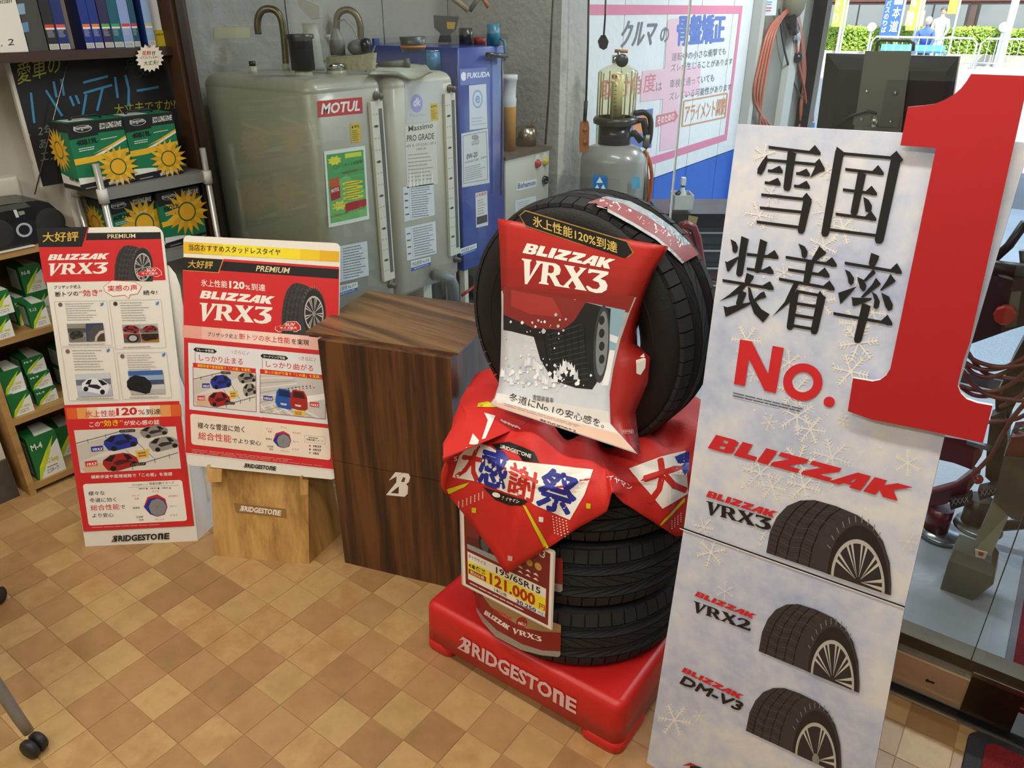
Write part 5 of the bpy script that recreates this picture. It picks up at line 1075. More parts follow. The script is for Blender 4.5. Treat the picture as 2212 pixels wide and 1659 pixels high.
def battery(label, xf, y0, y1, z0, z1, depth, code, handle=True, sun=(.74, .72, .37, .31)):
    t = thing('battery_carton', label, 'carton', (xf - depth / 2, (y0 + y1) / 2, z0), 'green sunflower battery cartons on the silver rack')
    t0 = t; bx('box', (xf - depth, y0, z0), (xf, y1, z1), mat('bat_green', '#13724a', .45), t)
    pr = UPrint(Frame((xf, y0, z0), (0, 1, 0), (0, 0, 1)), y1 - y0, z1 - z0)
    pr.poly([(0, 0), (1, 0), (1, .18), (.52, .18), (.52, .21), (0, .24)], '#1a191b', 1); pr.poly([(0, .9), (1, .86), (1, 1), (0, 1)], '#1a191b', 3)
    sw = lambda y0_, y1_, h0, h1: [(0, y0_), (.35, y0_ - (y0_ - y1_) * .2), (.7, y0_ - (y0_ - y1_) * .6), (1, y1_), (1, y1_ + h1), (.7, y0_ - (y0_ - y1_) * .6 + h1), (.35, y0_ - (y0_ - y1_) * .2 + h0), (0, y0_ + h0)]
    pr.poly(sw(.56, .30, .05, .03), '#e2e3dd', 2); pr.poly(sw(.53, .27, .0, .03), '#e5b42a', 2); pr.poly(sw(.52, .46, .09, .06), '#e5b42a', 2); pr.poly([(0, .8), (.35, .82), (.6, .86), (.6, .9), (0, .9)], '#e2e3dd', 2)
    sunflower(pr, sun[:2], sun[2], sun[3], 4)
    pr.text('Energywith', (.12, .13), (.4, .12), (.12, .06), '#e5e5e0', 4, .01); pr.ring((.27, .1), .16, .05, .1, '#cfcfcc', 3); pr.text('ECO LONG S', (.56, .14), (.85, .13), (.58, .05), '#dcdcd6', 4, .03); pr.text('IVE', (.86, .13), (.96, .125), (.88, .05), '#dcdcd6', 4, .03)
    pr.text(code, (.1, .34), (.48, .325), (.11, .255), '#1a191b', 5, .04); pr.fine((.12, .37), (.5, .355), (.12, .43), 2, '#dfe3dc', 4, .4); pr.fine((.54, .27), (.95, .25), (.54, .3), 1, '#d5dcd5', 4, .4)
    pr.text('電池対応車対応バッテリー', (.5, .975), (.97, .955), (.5, .925), '#e2e2dd', 5, .01); pr.fine((.08, .95), (.45, .94), (.08, .985), 1, '#a9a9a5', 4, .4)
    pr.done('front_print', t)
    pr = UPrint(Frame((xf - depth, y0, z0), (1, 0, 0), (0, 0, 1)), depth, z1 - z0)
    pr.poly(R4(0, 0, 1, .14), '#1a191b', 1); pr.poly(R4(0, .93, 1, 1), '#1a191b', 1); pr.poly([(0, .78), (1, .86), (1, .93), (0, .93)], '#e2e3dd', 1); sunflower(pr, (.25, .42), .55, .32, 2, 0, 360); pr.text(code, (.45, .86), (.95, .88), (.45, .81), '#1a191b', 6, .03); pr.done('side_print', t)
    pr = UPrint(Frame((xf, y0, z1), (0, 1, 0), (-1, 0, 0)), y1 - y0, depth); pr.poly(R4(.08, .2, .55, .85), '#c9c9c6', 1); pr.poly(R4(0, .0, 1, .12), '#1a191b', 1); pr.done('top_print', t)
    if handle: MB().tube([(xf - depth * .5, y0 + .045, z1), (xf - depth * .5, y0 + .06, z1 + .012), (xf - depth * .5, y1 - .06, z1 + .012), (xf - depth * .5, y1 - .045, z1)], .004, 6).build('carry_strap', mat('strap', '#1c1c1e', .5), t0)
bz = 1.1455
battery('green sunflower battery carton at the front left of the upper rack shelf', -2.95, 1.362, 1.572, bz, bz + .24, .125, '40B19L')
battery('green sunflower battery carton at the right of the upper rack shelf', -2.955, 1.578, 1.783, bz, bz + .24, .125, '40B19L')
battery('green sunflower battery carton on the lower rack shelf, left, behind the rack post', -2.985, 1.45, 1.645, .8585, 1.085, .14, '60B24L', False, (.72, .5, .5, .46))
battery('green sunflower battery carton on the lower rack shelf, right, by the brown jamb', -2.965, 1.652, 1.845, .8585, 1.085, .14, '55D23L', False, (.62, .42, .5, .42))

# upper brown wall shelf and the boxes on it
us = thing('wall_shelf', 'dark brown wooden wall shelf above the chalkboard', 'shelf', (-3.2, 1.3, 1.6))
bx('shelf_board', (-3.158, -.3, 1.585), (XF, 1.885, 1.617), mat('shelf_brown', '#3f2a1f', .45, var=.15, scale=8, stretch=(1, .1, 1)), us)
for y in (-.2, 1.86): bx('bracket', (-3.158, y, 1.53), (-3.08, y + .02, 1.585), mat('shelf_brown2', '#38251b', .5), us)
def slim(label, x0, x1, col, band, side=None, xf=-3.07, h=.30, band2='#e9e6de'):
    a, b = on_x(x0, 99, xf), on_x(x1, 97, xf); t = thing('slim_carton', label, 'carton', (xf - .07, (a.y + b.y) / 2, 1.6175), 'slim filter cartons on the brown wall shelf')
    bx('box', (xf - .085, a.y, 1.6175), (xf, b.y - .0008, 1.6175 + h), mat('slim_' + (side or col).strip('#'), side or col, .4), t)
    pr = UPrint(Frame((xf, a.y, 1.6175), (0, 1, 0), (0, 0, 1)), b.y - a.y - .0008, h); pr.poly(R4(0, 0, 1, 1), col, 0); pr.poly(R4(.06, .93, .95, .99), '#e6e4dd', 1)
    pr.poly(R4(.08, .72, .92, .755), band, 1); pr.poly(R4(.08, .755, .92, .775), band2, 1); pr.fine((.15, .78), (.8, .78), (.15, .86), 6, '#c9cbd2', 2, .3, int(x0)); 
    for i in range(7): pr.poly(R4(.14 + i * .11, .935, .18 + i * .11, .985), '#2a2a2e', 2)
    pr.done('spine_print', t)
SL = [(105, 128, '#232226', '#cf3f2c', 'black slim carton with a red band, leftmost of the spines', None), (129, 152, '#1d2b6b', '#d9534a', 'navy slim carton with a red band, second from the left', None), (186, 205, '#1a2f86', '#e0763c', 'navy slim carton with an orange band beside a dark gap', '#101a4a'), (206, 225, '#1b2f80', '#e0803f', 'navy slim carton with an orange band, left of the purple one', None), (227, 247, '#2f2650', '#58a84f', 'dark purple slim carton with a green band', None), (248, 269, '#145a70', '#3f9f6d', 'teal slim carton with a green band', None), (270, 291, '#8fa4d8', '#c8404c', 'pale blue slim carton with a red band', '#2a4c9a'), (291.5, 305, '#154f66', '#c23a48', 'teal slim carton with a red band between two pale blue ones', None), (321, 338, '#93b0d8', '#c8b490', 'pale blue slim carton with a tan band, rightmost', '#1d3a7a')]
for x0, x1, c, b_, lab, sd in SL: slim(lab, x0, x1, c, b_, sd)
wbx = thing('handwritten_box', 'white box with black handwriting at the left end of the brown wall shelf', 'box', (-3.2, 1.1, 1.6175)); y1 = on_x(60, 103, -3.06).y
bx('box', (-3.15, .8, 1.6175), (-3.06, y1, 1.95), mat('white_box', '#dcd9d2', .6), wbx)
pr = Print(Frame((-3.06, 0, 0), (0, 1, 0), (0, 0, 1))); pr.text('ician', (0, 8), (25, 6), (0, -2), '#2b2b2d', 2); pr.text('. 2', (2, 100), (30, 97), (2, 86), '#2b2b2d', 2); pr.done('handwriting', wbx)
cs = thing('smoked_case', 'smoked grey clear case with blue stickers beside the white box', 'case', (-3.15, 1.27, 1.6175)); a = on_x(62, 102, -3.065).y; b = on_x(103, 99, -3.065).y
bx('case_body', (-3.15, a, 1.6175), (-3.065, b, 1.95), mat('smoked', '#4a4a48', .2, coat=.4), cs)
pr = Print(Frame((-3.065, 0, 0), (0, 1, 0), (0, 0, 1))); pr.poly([(36, 9), (52, 7), (55, 30), (41, 32)], '#86a0b8', 1); pr.done('sticker', cs); pr = Print(Frame((-3.065, 0, 0), (0, 1, 0), (0, 0, 1))); pr.poly([(46, 50), (60, 47), (63, 68), (50, 71)], '#5f86b0', 1); pr.done('sticker', cs)
yb = thing('rubber_band_box', 'small yellow cardboard box at the right end of the brown wall shelf', 'box', (-3.1, 1.8, 1.6175)); a = on_x(336, 90, -3.08).y; b = on_x(378, 88, -3.08).y; zt = on_x(336, 66, -3.08).z
bx('box', (-3.16, a, 1.6175), (-3.08, b, zt), mat('yellow_box', '#d8c63a', .5), yb); pr = Print(Frame((-3.08, 0, 0), (0, 1, 0), (0, 0, 1))); pr.text('RUBBER BANDS', (337, 77), (356, 75.5), (337, 73), '#2d2a1a', 2); pr.text('No.16', (362, 84), (374, 83), (362, 76), '#2d2a1a', 2, .01); pr.done('lettering', yb)
sl_ = thing('clear_sleeve', 'grey clear plastic sleeve leaning behind the slim cartons', 'sleeve', (-3.25, 1.75, 1.6175)); MB().prism([(-3.135, 1.70, 1.6175), (-3.135, 1.80, 1.6175), (-3.15, 1.87, 1.9), (-3.15, 1.74, 1.9)], (-.003, 0, 0)).build('sheet', mat('sleeve', '#8b8f90', .3, coat=.4), sl_)

# chalkboard
XB = -3.145; cf_ = Frame((XB, 0, 0), (0, 1, 0), (0, 0, 1))
cb = thing('chalkboard', 'black chalkboard with hand-drawn yellow, blue and green lettering', 'chalkboard', (XB, 1.7, 1.2))
tlp, brp = cf_.at(17, 127), cf_.at(412, 395); by1 = cf_.at(368, 106).y; bz0 = cf_.at(62, 408).z; bz1 = tlp.z
bx('board', (-3.158, tlp.y, bz0), (XB, by1 + .01, bz1), mat('chalk_black', '#17171a', .7, var=.25, scale=9), cb)
bx('frame_edge', (-3.158, tlp.y - .012, bz0), (XB + .004, tlp.y, bz1), mat('edge_white', '#c5c2ba', .6), cb); bx('frame_edge', (-3.158, by1 + .01, bz0), (XB + .004, by1 + .03, bz1), mat('edge_white'), cb)
C = crop(0, 0, .25316); CB, CYL, CG, CW = '#3f88b4', '#a5a42c', '#1e5c38', '#7b7b78'
pr = Print(cf_)
def stroke(*p, w_=5.2, c=CB): pr.path(C(*p), w_, c, 2)
stroke((262, 790), (292, 1050)); stroke((390, 770), (530, 990)); stroke((455, 695), (482, 830)); stroke((522, 675), (545, 815)); stroke((595, 820), (630, 905)); stroke((645, 812), (675, 885)); stroke((735, 805), (705, 980)); stroke((708, 705), (920, 650)); stroke((712, 795), (955, 725)); stroke((875, 750), (828, 945)); stroke((980, 655), (1003, 835)); stroke((1068, 640), (1098, 760), (1095, 905)); stroke((1165, 775), (1352, 742))
pr.done('chalk_strokes', cb)
for tx_, a_, c_ in (('愛車の', C((150, 725), (515, 620), (140, 545)), CYL), ('点検', C((1070, 590), (1250, 560), (1068, 478)), CG), ('交換OK!', C((1185, 660), (1450, 590), (1180, 560)), CG), ('大丈夫ですか?', C((980, 985), (1500, 930), (970, 890)), CYL), ('。2年以上', C((230, 1175), (640, 1120), (230, 1085)), CW), ('。あまり車', C((245, 1285), (640, 1230), (245, 1195)), CW), ('。エンジン', C((265, 1400), (640, 1330), (265, 1310)), CW)):
    pr = Print(cf_); pr.text(tx_, *a_, c_, 2); pr.done('chalk_line', cb)
# starburst price tag on the shelf edge
sb = thing('starburst_tag', 'cream starburst paper tag with coloured handwriting pinned to the brown shelf edge', 'tag', (-3.03, 1.75, 1.5)); sfr = Frame((-3.03, 0, 0), (0, 1, 0), (0, 0, 1))
pts = [(323.5 + (31 if k % 2 else 25) * math.cos(k * math.pi / 18), 125 + (31 if k % 2 else 25) * math.sin(k * math.pi / 18)) for k in range(36)]
MB().prism([sfr.at(*p) for p in pts], (-.0012, 0, 0)).build('paper_burst', mat('burst', '#eadccb', .6), sb)
pr = Print(sfr); C = crop(0, 0, .25316); pr.text('花粉', *C((1212, 475), (1290, 470), (1212, 435)), '#c23a30', 2, .01); pr.text('!!', *C((1298, 472), (1322, 470), (1298, 438)), '#222222', 2, .02); pr.text('エアコンフィルター', *C((1198, 505), (1352, 498), (1198, 482)), '#28408e', 2, .01); pr.text('大丈夫?', *C((1225, 560), (1350, 550), (1225, 520)), '#227a45', 2, .01); pr.done('handwriting', sb)
MB().ball(sfr.at(321, 99) + Vector((.004, 0, 0)), .005).build('pin', mat('pin', '#8b7a5a', .4, metal=.4), sb)

# office chair at the left edge
oc = thing('office_chair', 'office chair with grey tube legs and black casters at the left edge', 'chair', (-2.2, .3, 0))
CG_ = mat('chair_grey', '#8c8d8c', .35, metal=.5); CK = mat('chair_black', '#242426', .55)
A_ = on_z(80, 1625, .0); B_ = on_z(-4, 1300, .0); v_ = B_ - A_; p_ = Vector((v_.y, -v_.x, 0)).normalized() * .45
if p_.x > 0: p_ = -p_
cen = A_ + v_ / 2 + p_ / 2
for c_ in (A_, B_, A_ + p_, B_ + p_):
    tip = c_ + Vector((0, 0, .075)); top_ = c_.lerp(cen, .35); top_.z = .45
    MB().tube([top_, top_.lerp(tip, .5) + (c_ - cen).normalized() * .012, tip.lerp(top_, .12), tip], [.014, .015, .014, .013], 10).build('leg', CG_, oc)
    ax = (c_ - cen).normalized().cross(Vector((0, 0, 1))); w = MB()
    for s in (-1, 1): w.lathe([(0, -.011), (.022, -.011), (.027, -.006), (.027, .006), (.022, .011), (0, .011)], c_ + Vector((0, 0, .028)) + ax * s * .013, ax, 18)
    w.build('caster', CK, oc)
n_c = v_.normalized(); q_c = p_.normalized()
MB().obox(cen + Vector((0, 0, .47)), n_c * .24, q_c * .2, Vector((0, 0, .025))).build('seat', CK, oc); MB().obox(cen + q_c * .2 + Vector((0, 0, .72)), n_c * .22, q_c * .012, Vector((0, 0, .17))).build('backrest', CK, oc)

# ================================================================ GARAGE SHELL
XT = -2.45                                     # front plane of the oil tanks
CONC = mat('garage_floor', '#a6b0bb', .2, var=.18, scale=2.2, bump=.12, bscale=60)
struct(tag(bx('floor_garage', (-3.3, GY + .08, -.08), (5.0, 8.9, -.003), CONC), 'glossy grey-blue concrete floor of the garage', 'floor'))
PLAS = mat('plaster', '#a9a8a2', .85, var=.14, scale=2.5, bump=.9, bscale=26)
gw = struct(tag(thing('wall_garage', 'brushed grey plaster panel wall behind the oil tanks', 'wall', (-3.27, 2.9, 0)), kind='structure'))
ys = [1.99, on_x(617, 20, -3.25).y, on_x(826, 20, -3.25).y, on_x(997, 20, -3.25).y, 3.84]
for a, b in zip(ys[:-1], ys[1:]): bx('wall_panel', (-3.31, a + .004, 0), (-3.25, b - .004, 3.2), PLAS, gw)
bx('joint_backing', (-3.35, 1.99, 0), (-3.31, 3.84, 3.2), mat('joint_black', '#2c2c2a', .8), gw)
pt = on_x(440, 60, -3.249); pr = Print(Frame((-3.249, 0, 0), (0, 1, 0), (0, 0, 1))); pr.poly([(462, 60), (540, 58), (540, 82), (462, 84)], mat('tape', '#b9b490', .6), 1); pr.done('tape_strip', gw)
struct(tag(bx('wall_pillar', (-3.31, 3.84, 0), (XT, 4.126, 3.2), mat('pillar_plaster', '#b0afa8', .85, var=.1, scale=3, bump=.9, bscale=24)), 'rough plastered pillar between the control box and painted wall', 'pillar'))
XS = -2.5
sw = struct(tag(thing('wall_sign', 'white painted panel wall with pink border and blue base, lettered in Japanese', 'wall', (XS, 5.5, 0)), kind='structure'))
WP = mat('sign_white', '#dfe3e6', .45, var=.06, scale=3, bump=.5, bscale=18); BP = mat('sign_blue', '#1f5fc4', .45, var=.2, scale=3)
sf2 = Frame((XS, 0, 0), (0, 1, 0), (0, 0, 1))
yy = [4.126] + [sf2.at(x, 20).y for x in (1350, 1443, 1516, 1585)] + [6.86]
for a, b in zip(yy[:-1], yy[1:]):
    bx('upper_panel', (XS - .05, a + .004, .632), (XS, b - .004, 3.2), WP, sw); bx('base_panel', (XS - .05, a + .004, 0), (XS, b - .004, .625), BP, sw)
bx('seam_backing', (XS - .08, 4.126, 0), (XS - .05, 6.86, 3.2), mat('joint_black'), sw)
pr = Print(sf2, lift=.002); C = crop(1200, 0, .25316); PK = '#d9799b'; LPK = '#e3bccb'
def zq(y0, y1, z0, z1): return [(y0, z0), (y1, z0), (y1, z1), (y0, z1)]
class WPrint(Print):
    def _p(s, pts): return pts
wp = WPrint(sf2, lift=.002)
wp.poly(zq(4.13, 6.62, 1.72, 1.775), PK, 1); wp.poly(zq(6.56, 6.62, .74, 1.775), PK, 1); wp.poly(zq(4.13, 6.62, .735, .79), PK, 1); wp.done('pink_border', sw)
pr.poly(C((955, 165), (1090, 150), (1030, 1260), (885, 1290)), LPK, 1); pr.poly(C((740, 605), (1240, 560), (1225, 800), (720, 870)), LPK, 1)
GRY = '#6b6a74'; BL2 = '#4f6fbf'
pr.text('クルマ', *C((545, 405), (835, 380), (585, 180)), GRY, 3, 0, 1.0); pr.text('の', *C((890, 365), (965, 355), (895, 235)), GRY, 3, .015); pr.text('骨盤矯正', *C((1030, 390), (1430, 358), (1045, 130)), BL2, 3, 0, 1.6)
pr.text('運転中の小さな衝撃でも', *C((985, 525), (1450, 465), (990, 455)), GRY, 3); pr.text('ズレが生じることがあります', *C((980, 612), (1505, 550), (985, 545)), GRY, 3); pr.text('車検に通っていても', *C((970, 755), (1350, 695), (975, 680)), GRY, 3); pr.text('ズレている可能性があります', *C((965, 860), (1495, 770), (970, 790)), GRY, 3)
pr.text('取付角度', *C((378, 860), (848, 780), (385, 680)), '#cf7d84', 3, .01); pr.text('は', *C((855, 780), (905, 770), (857, 705)), GRY, 3)
pr.poly(C((860, 985), (1015, 950), (1015, 930), (1045, 990), (1005, 1050), (1005, 1035), (853, 1085)), '#c9737e', 3); pr.text('そのための', *C((868, 1065), (1010, 1020), (870, 1000)), WHITE, 4, .01)
pr.path(C((1095, 862), (1465, 795), (1445, 1000), (1078, 1078)), 2.6, '#cf8852', 3, True); pr.text('アライメント調整', *C((1098, 1050), (1440, 975), (1110, 890)), '#cf8852', 4, .01)
pr.poly(C((640, 960), (830, 925), (815, 1260), (640, 1250)), '#4f72b5', 3); pr.poly(C((660, 1010), (800, 960), (780, 1150), (660, 1120)), '#d48a5a', 4); pr.poly(C((350, 1030), (420, 1000), (410, 1250), (345, 1240)), '#7da07d', 3)
pr.done('painted_lettering', sw)
struct(tag(bx('wall_column', (-2.56, 6.87, 0), (-2.46, 8.39, 3.2), mat('col_grey', '#8c8a80', .7, var=.15, scale=4)), 'grey column wall beside the garage opening', 'wall'))
bx('trim_white', (-2.46, 7.72, 0), (-2.40, 7.95, 3.2), mat('trim_w', '#c9c9c2', .6)); struct(tag(bpy.data.objects['trim_white'], 'white post at the garage opening', 'trim')); bpy.data.objects['trim_white'].name = 'trim_1'
tr = struct(tag(bx('trim_2', (-2.47, 8.39, 0), (-2.33, 8.56, 3.2), mat('shutter_black', '#25262a', .4, metal=.4)), 'dark shutter rail at the garage opening', 'trim'))
bx('trim_3', (-2.50, 6.86, 0), (-2.42, 6.95, 3.2), mat('rail_grey', '#b9b9b2', .4, metal=.4)); struct(tag(bpy.data.objects['trim_3'], 'light grey vertical rail at the end of the painted wall', 'trim'))
struct(tag(bx('ceiling_garage', (-3.35, GY + .05, 3.2), (5.1, 9.2, 3.3), mat('ceil_g', '#b5b5b0', .8)), 'grey garage ceiling', 'ceiling'))
struct(tag(bx('wall_garage_right', (5.0, GY + .05, 0), (5.1, 9.0, 3.2), PLAS), 'grey right wall of the garage', 'wall'))

# ================================================================ OIL TANKS
def facing(p):
    """vertical plane through p that faces the room side; turns frame positions into points at that distance"""
    n = Vector((CF.x, CF.y, 0)).normalized()
    return lambda x, y: CAM + ray(x, y) * ((p - CAM).dot(n) / ray(x, y).dot(n))
def mpp(p): return (p - CAM).dot(CF) / FPX
BEI = mat('tank_beige_dim', '#9a988a', .35, var=.08, scale=3, coat=.15); BEI2 = mat('tank_beige_lit', '#adaa9a', .38, var=.08, scale=3, coat=.15)  # same beige twice: nearest tank's copy darkened for the weaker light there
CREAM = mat('gauge_cream', '#c6c4b6', .4); DKS = mat('gauge_slot', '#34342f', .25, coat=.5)
tf = Frame((XT, 0, 0), (0, 1, 0), (0, 0, 1))
def tank(label, y0, y1, m, top=1.505, zb=.5):
    t = thing('oil_tank', label, 'tank', (-2.8, (y0 + y1) / 2, 0), 'oil tanks behind the glass')
    MB().rr(-3.15, XT, y0, y1, .05, [(zb, .03), (zb + .03, 0), (top - .052, 0), (top - .05, .002), (top - .046, 0), (top - .03, .005), (top - .012, .02), (top, .049)], 7).build('shell', m, t)
    for x in (-3.1, -2.52):
        for y in (y0 + .03, y1 - .03): bx('leg', (x, y - .02, 0), (x + .04, y + .02, zb + .02), CREAM, t)
    return t
def gauge(t, y0, y1, z0, z1):
    bx('gauge_strip', (XT, y0, z0), (XT + .016, y1, z1), CREAM, t); m = y0 + (y1 - y0) * .62
    bx('sight_slot', (XT + .016, m, z0 + .035), (XT + .0175, m + (y1 - y0) * .26, z1 - .03), DKS, t)
    g = WPrint(Frame((XT + .016, 0, 0), (0, 1, 0), (0, 0, 1)), lift=.0005)
    for k in range(15):
        z = z0 + .05 + (z1 - z0 - .1) * k / 14; y = y0 + .006
        g.poly(zq(y, y + .010, z - .001, z + .001), '#2c2c2a', 1); g.poly(zq(y + .02, y + .03, z - .001, z + .001), '#2c2c2a', 1)
        if k % 3 == 1: g.poly([(y + .002, z), (y + .01, z + .005), (y + .022, z + .005), (y + .03, z), (y + .022, z - .005), (y + .01, z - .005)], '#222220', 1)
    g.done('gauge_marks', t)
    for z in (z0 - .03, z1 + .02): MB().lathe([(0, .03), (.012, .03), (.012, 0), (.018, 0), (.018, -.004), (0, -.004)], (XT + .004, y0 + (y1 - y0) * .7, z), (1, 0, 0), 14).build('gauge_valve', mat('valve', '#4c4a44', .4, metal=.5), t)
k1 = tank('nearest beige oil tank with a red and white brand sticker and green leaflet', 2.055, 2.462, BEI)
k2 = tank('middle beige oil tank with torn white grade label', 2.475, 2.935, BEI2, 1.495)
gauge(k1, 2.362, 2.432, .625, 1.405); gauge(k2, 2.835, 2.91, .63, 1.40)
C = crop(440, 0, .25316); D = crop(660, 380, .18987); pr = Print(tf, lift=.0008)
pr.poly(C((970, 862), (1350, 828), (1356, 965), (980, 1002)), '#b8282c', 1); pr.text('MOTUL', *C((1000, 978), (1330, 945), (1012, 882)), '#e9e6e0', 3, .03); pr.done('brand_sticker', k1)
def warn(t, q4):
    pr = Print(tf, lift=.0008); Q = quad(*q4); pr.poly([Q(0, 0), Q(1, 0), Q(1, 1), Q(0, 1)], '#c6a92d', 1); pr.text('警告', Q(.4, .24), Q(.88, .24), Q(.4, .1), '#26241c', 2, .01); pr.poly([Q(.12, .25), Q(.22, .08), Q(.33, .25)], '#26241c', 2); pr.fine(Q(.12, .34), Q(.88, .34), Q(.12, .92), 6, '#6d5a22', 2, .35); pr.done('warning_label', t)
warn(k1, C((1247, 1055), (1333, 1047), (1345, 1212), (1258, 1220))); warn(k2, C((1930, 885), (1995, 878), (2002, 1022), (1935, 1030)))
pr = Print(tf, lift=.0008); q4 = [(699.5, 327), (788, 314.7), (797.7, 473), (710, 492)]; Q = quad(*q4)
pr.poly([Q(0, 0), Q(1, 0), Q(1, 1), Q(0, 1)], '#d9ddd4', 1); pr.poly([Q(.05, .05), Q(.95, .05), Q(.95, .95), Q(.05, .95)], '#4d9a55', 2); pr.poly([Q(.05, .5), Q(.5, .35), Q(.95, .6), Q(.95, .95), Q(.05, .95)], '#6aae62', 3)
pr.poly([Q(.06 + .2 * (1 + (1 if k % 2 else .7) * math.cos(k * .393)) * .9, .14 + .065 * (1 if k % 2 else .7) * math.sin(k * .393)) for k in range(16)], '#d8d33a', 4); pr.poly([Q(.5, .07), Q(.9, .07), Q(.9, .13), Q(.5, .13)], '#c9cf3e', 4)
pr.poly([Q(.08, .38), Q(.32, .36), Q(.33, .64), Q(.1, .66)], '#b9502f', 4); pr.poly([Q(.08, .5), Q(.33, .48), Q(.33, .64), Q(.1, .66)], '#a3262a', 5); pr.text('MOTUL', Q(.11, .56), Q(.31, .54), Q(.11, .51), WHITE, 6, .02)
for k in range(4): pr.disc(Q(.64, .47 + k * .065), 23, 4, '#d8cf30', 4, -.14); pr.fine(Q(.45, .46 + k * .065), Q(.85, .455 + k * .065), Q(.45, .485 + k * .065), 1, '#9a5a20', 5, .5, k)
pr.text('100%化学合成オイル', Q(.4, .345), Q(.93, .325), Q(.4, .3), '#8a2f28', 5); pr.text('エンジンオイル新登場!!', Q(.18, .255), Q(.93, .225), Q(.18, .205), '#3d5a2a', 5)
pr.poly([Q(.08 + .22 * (1 + (1 if k % 2 else .6) * math.cos(k * .393)), .74 + .07 * (1 if k % 2 else .6) * math.sin(k * .393)) for k in range(16)], '#d8d352', 5); pr.text('オススメNO1', Q(.16, .755), Q(.46, .74), Q(.16, .72), '#a3582a', 6, .01)
pr.poly(roundq(quad(Q(.43, .73), Q(.95, .71), Q(.95, .81), Q(.43, .84)), .06, .2), '#a61f24', 5); pr.text('H-TECH 100プラス 5w30', Q(.06, .885), Q(.9, .845), Q(.07, .845), '#a3262a', 6, .01); pr.done('green_leaflet', k1)
def sheet(t, q4, rows, nm='data_sheet', col='#c9cfd2', sd=0):
    pr = Print(tf, lift=.0006); Q = quad(*q4); pr.poly([Q(0, 0), Q(1, 0), Q(1, 1), Q(0, 1)], col, 1); pr.line(Q(.2, .04), Q(.2, .96), .5, '#8a9096', 2); pr.fine(Q(.25, .05), Q(.95, .05), Q(.25, .95), rows, '#6d7480', 2, .35, sd); pr.fine(Q(.04, .1), Q(.17, .1), Q(.04, .9), 4, '#4a4f58', 2, .2, sd); pr.done(nm, t)
def plate(t, q4, txt):
    pr = Print(tf, lift=.0006); Q = quad(*q4); pr.poly([Q(0, 0), Q(1, 0), Q(1, .66), Q(0, .66)], '#d9dcdb', 1); pr.poly([Q(0, .66), Q(1, .66), Q(1, 1), Q(0, 1)], '#2459a8', 1); pr.text('物品管理 No.' + txt, Q(.06, .55), Q(.92, .55), Q(.06, .15), '#23242a', 2, .005); pr.text('株式会社FUKUDA', Q(.15, .92), Q(.88, .92), Q(.15, .74), '#c9d6ea', 2, .01); pr.done('number_plate', t)
sheet(k1, D((330, 812), (700, 740), (720, 1130), (330, 1225)), 12, sd=3); plate(k1, D((330, 1262), (590, 1203), (594, 1297), (330, 1392)), '019')
pr = Print(tf, lift=.0006); pr.poly(C((1715, 712), (2040, 690), (2040, 880), (1930, 890), (1945, 1040), (1725, 1055)), '#b9bab8', 1); pr.disc(C((1815, 882))[0], 13, 20, '#8a8fc0', 2); pr.text('dk', *C((1785, 910), (1850, 900), (1790, 840)), '#d5d6e2', 3, .02); pr.text('Massimo', *C((1760, 1000), (1885, 990), (1760, 970)), '#9a9cc0', 2); pr.done('emblem_sheet', k2)
pr = Print(tf, lift=.0006); pr.poly(C((1715, 1078), (1980, 1035), (1998, 1568), (1735, 1605)), '#c6c4b8', 1); pr.text('Massimo', *C((1745, 1125), (1955, 1090), (1745, 1075)), '#3f3f40', 2, .015); pr.text('PRO GRADE', *C((1733, 1210), (1965, 1185), (1733, 1155)), '#2c2c2e', 2, .015); pr.text('API SL CF ILSAC GF-3', *C((1725, 1260), (1980, 1228), (1725, 1238)), '#3c3c3e', 2); pr.text('10W-30', *C((1815, 1285), (1895, 1275), (1815, 1265)), '#3c3c3e', 2); pr.fine(*C((1740, 1310), (1970, 1285), (1745, 1560)), 8, '#8d8b82', 2, .25, 4)
for k in range(7): pr.poly(C((1750 + k * 32, 1600 - k * 6), (1760 + k * 32, 1440 + 40 * (k % 3)), (1775 + k * 30, 1595 - k * 6)), '#dddbd0', 3)
pr.done('torn_grade_label', k2)
sheet(k2, D((1105, 130), (1455, 85), (1470, 445), (1125, 520)), 13, sd=5); sheet(k2, D((1130, 590), (1475, 515), (1490, 880), (1155, 965)), 12, sd=6); plate(k2, D((1198, 970), (1420, 918), (1425, 1012), (1203, 1087)), '018')
# pipe elbow below the middle tank
GP = mat('pvc_grey', '#6a7074', .4); p_ = [tf.at(*q, .0) for q in D((1440, 1120), (1530, 1130))]
MB().tube([on_x(*D((1450, 1125))[0], XT - .02), on_x(*D((1560, 1135))[0], XT + .1), on_x(*D((1650, 1180))[0], XT + .13), on_x(*D((1680, 1260))[0], XT + .13), on_x(*D((1685, 1450))[0], XT + .13)], [.028, .028, .03, .03, .03], 14).build('drain_elbow', GP, k2)
vp = on_x(*D((1780, 1360))[0], XT + .1); MB().tube([vp, vp + Vector((0, .1, .02))], .008, 8).build('red_lever', mat('lever_red', '#8d2226', .4), k2)
bx('lower_panel', (-2.62, 2.66, .3), (-2.47, 2.72, .62), CREAM, k2)
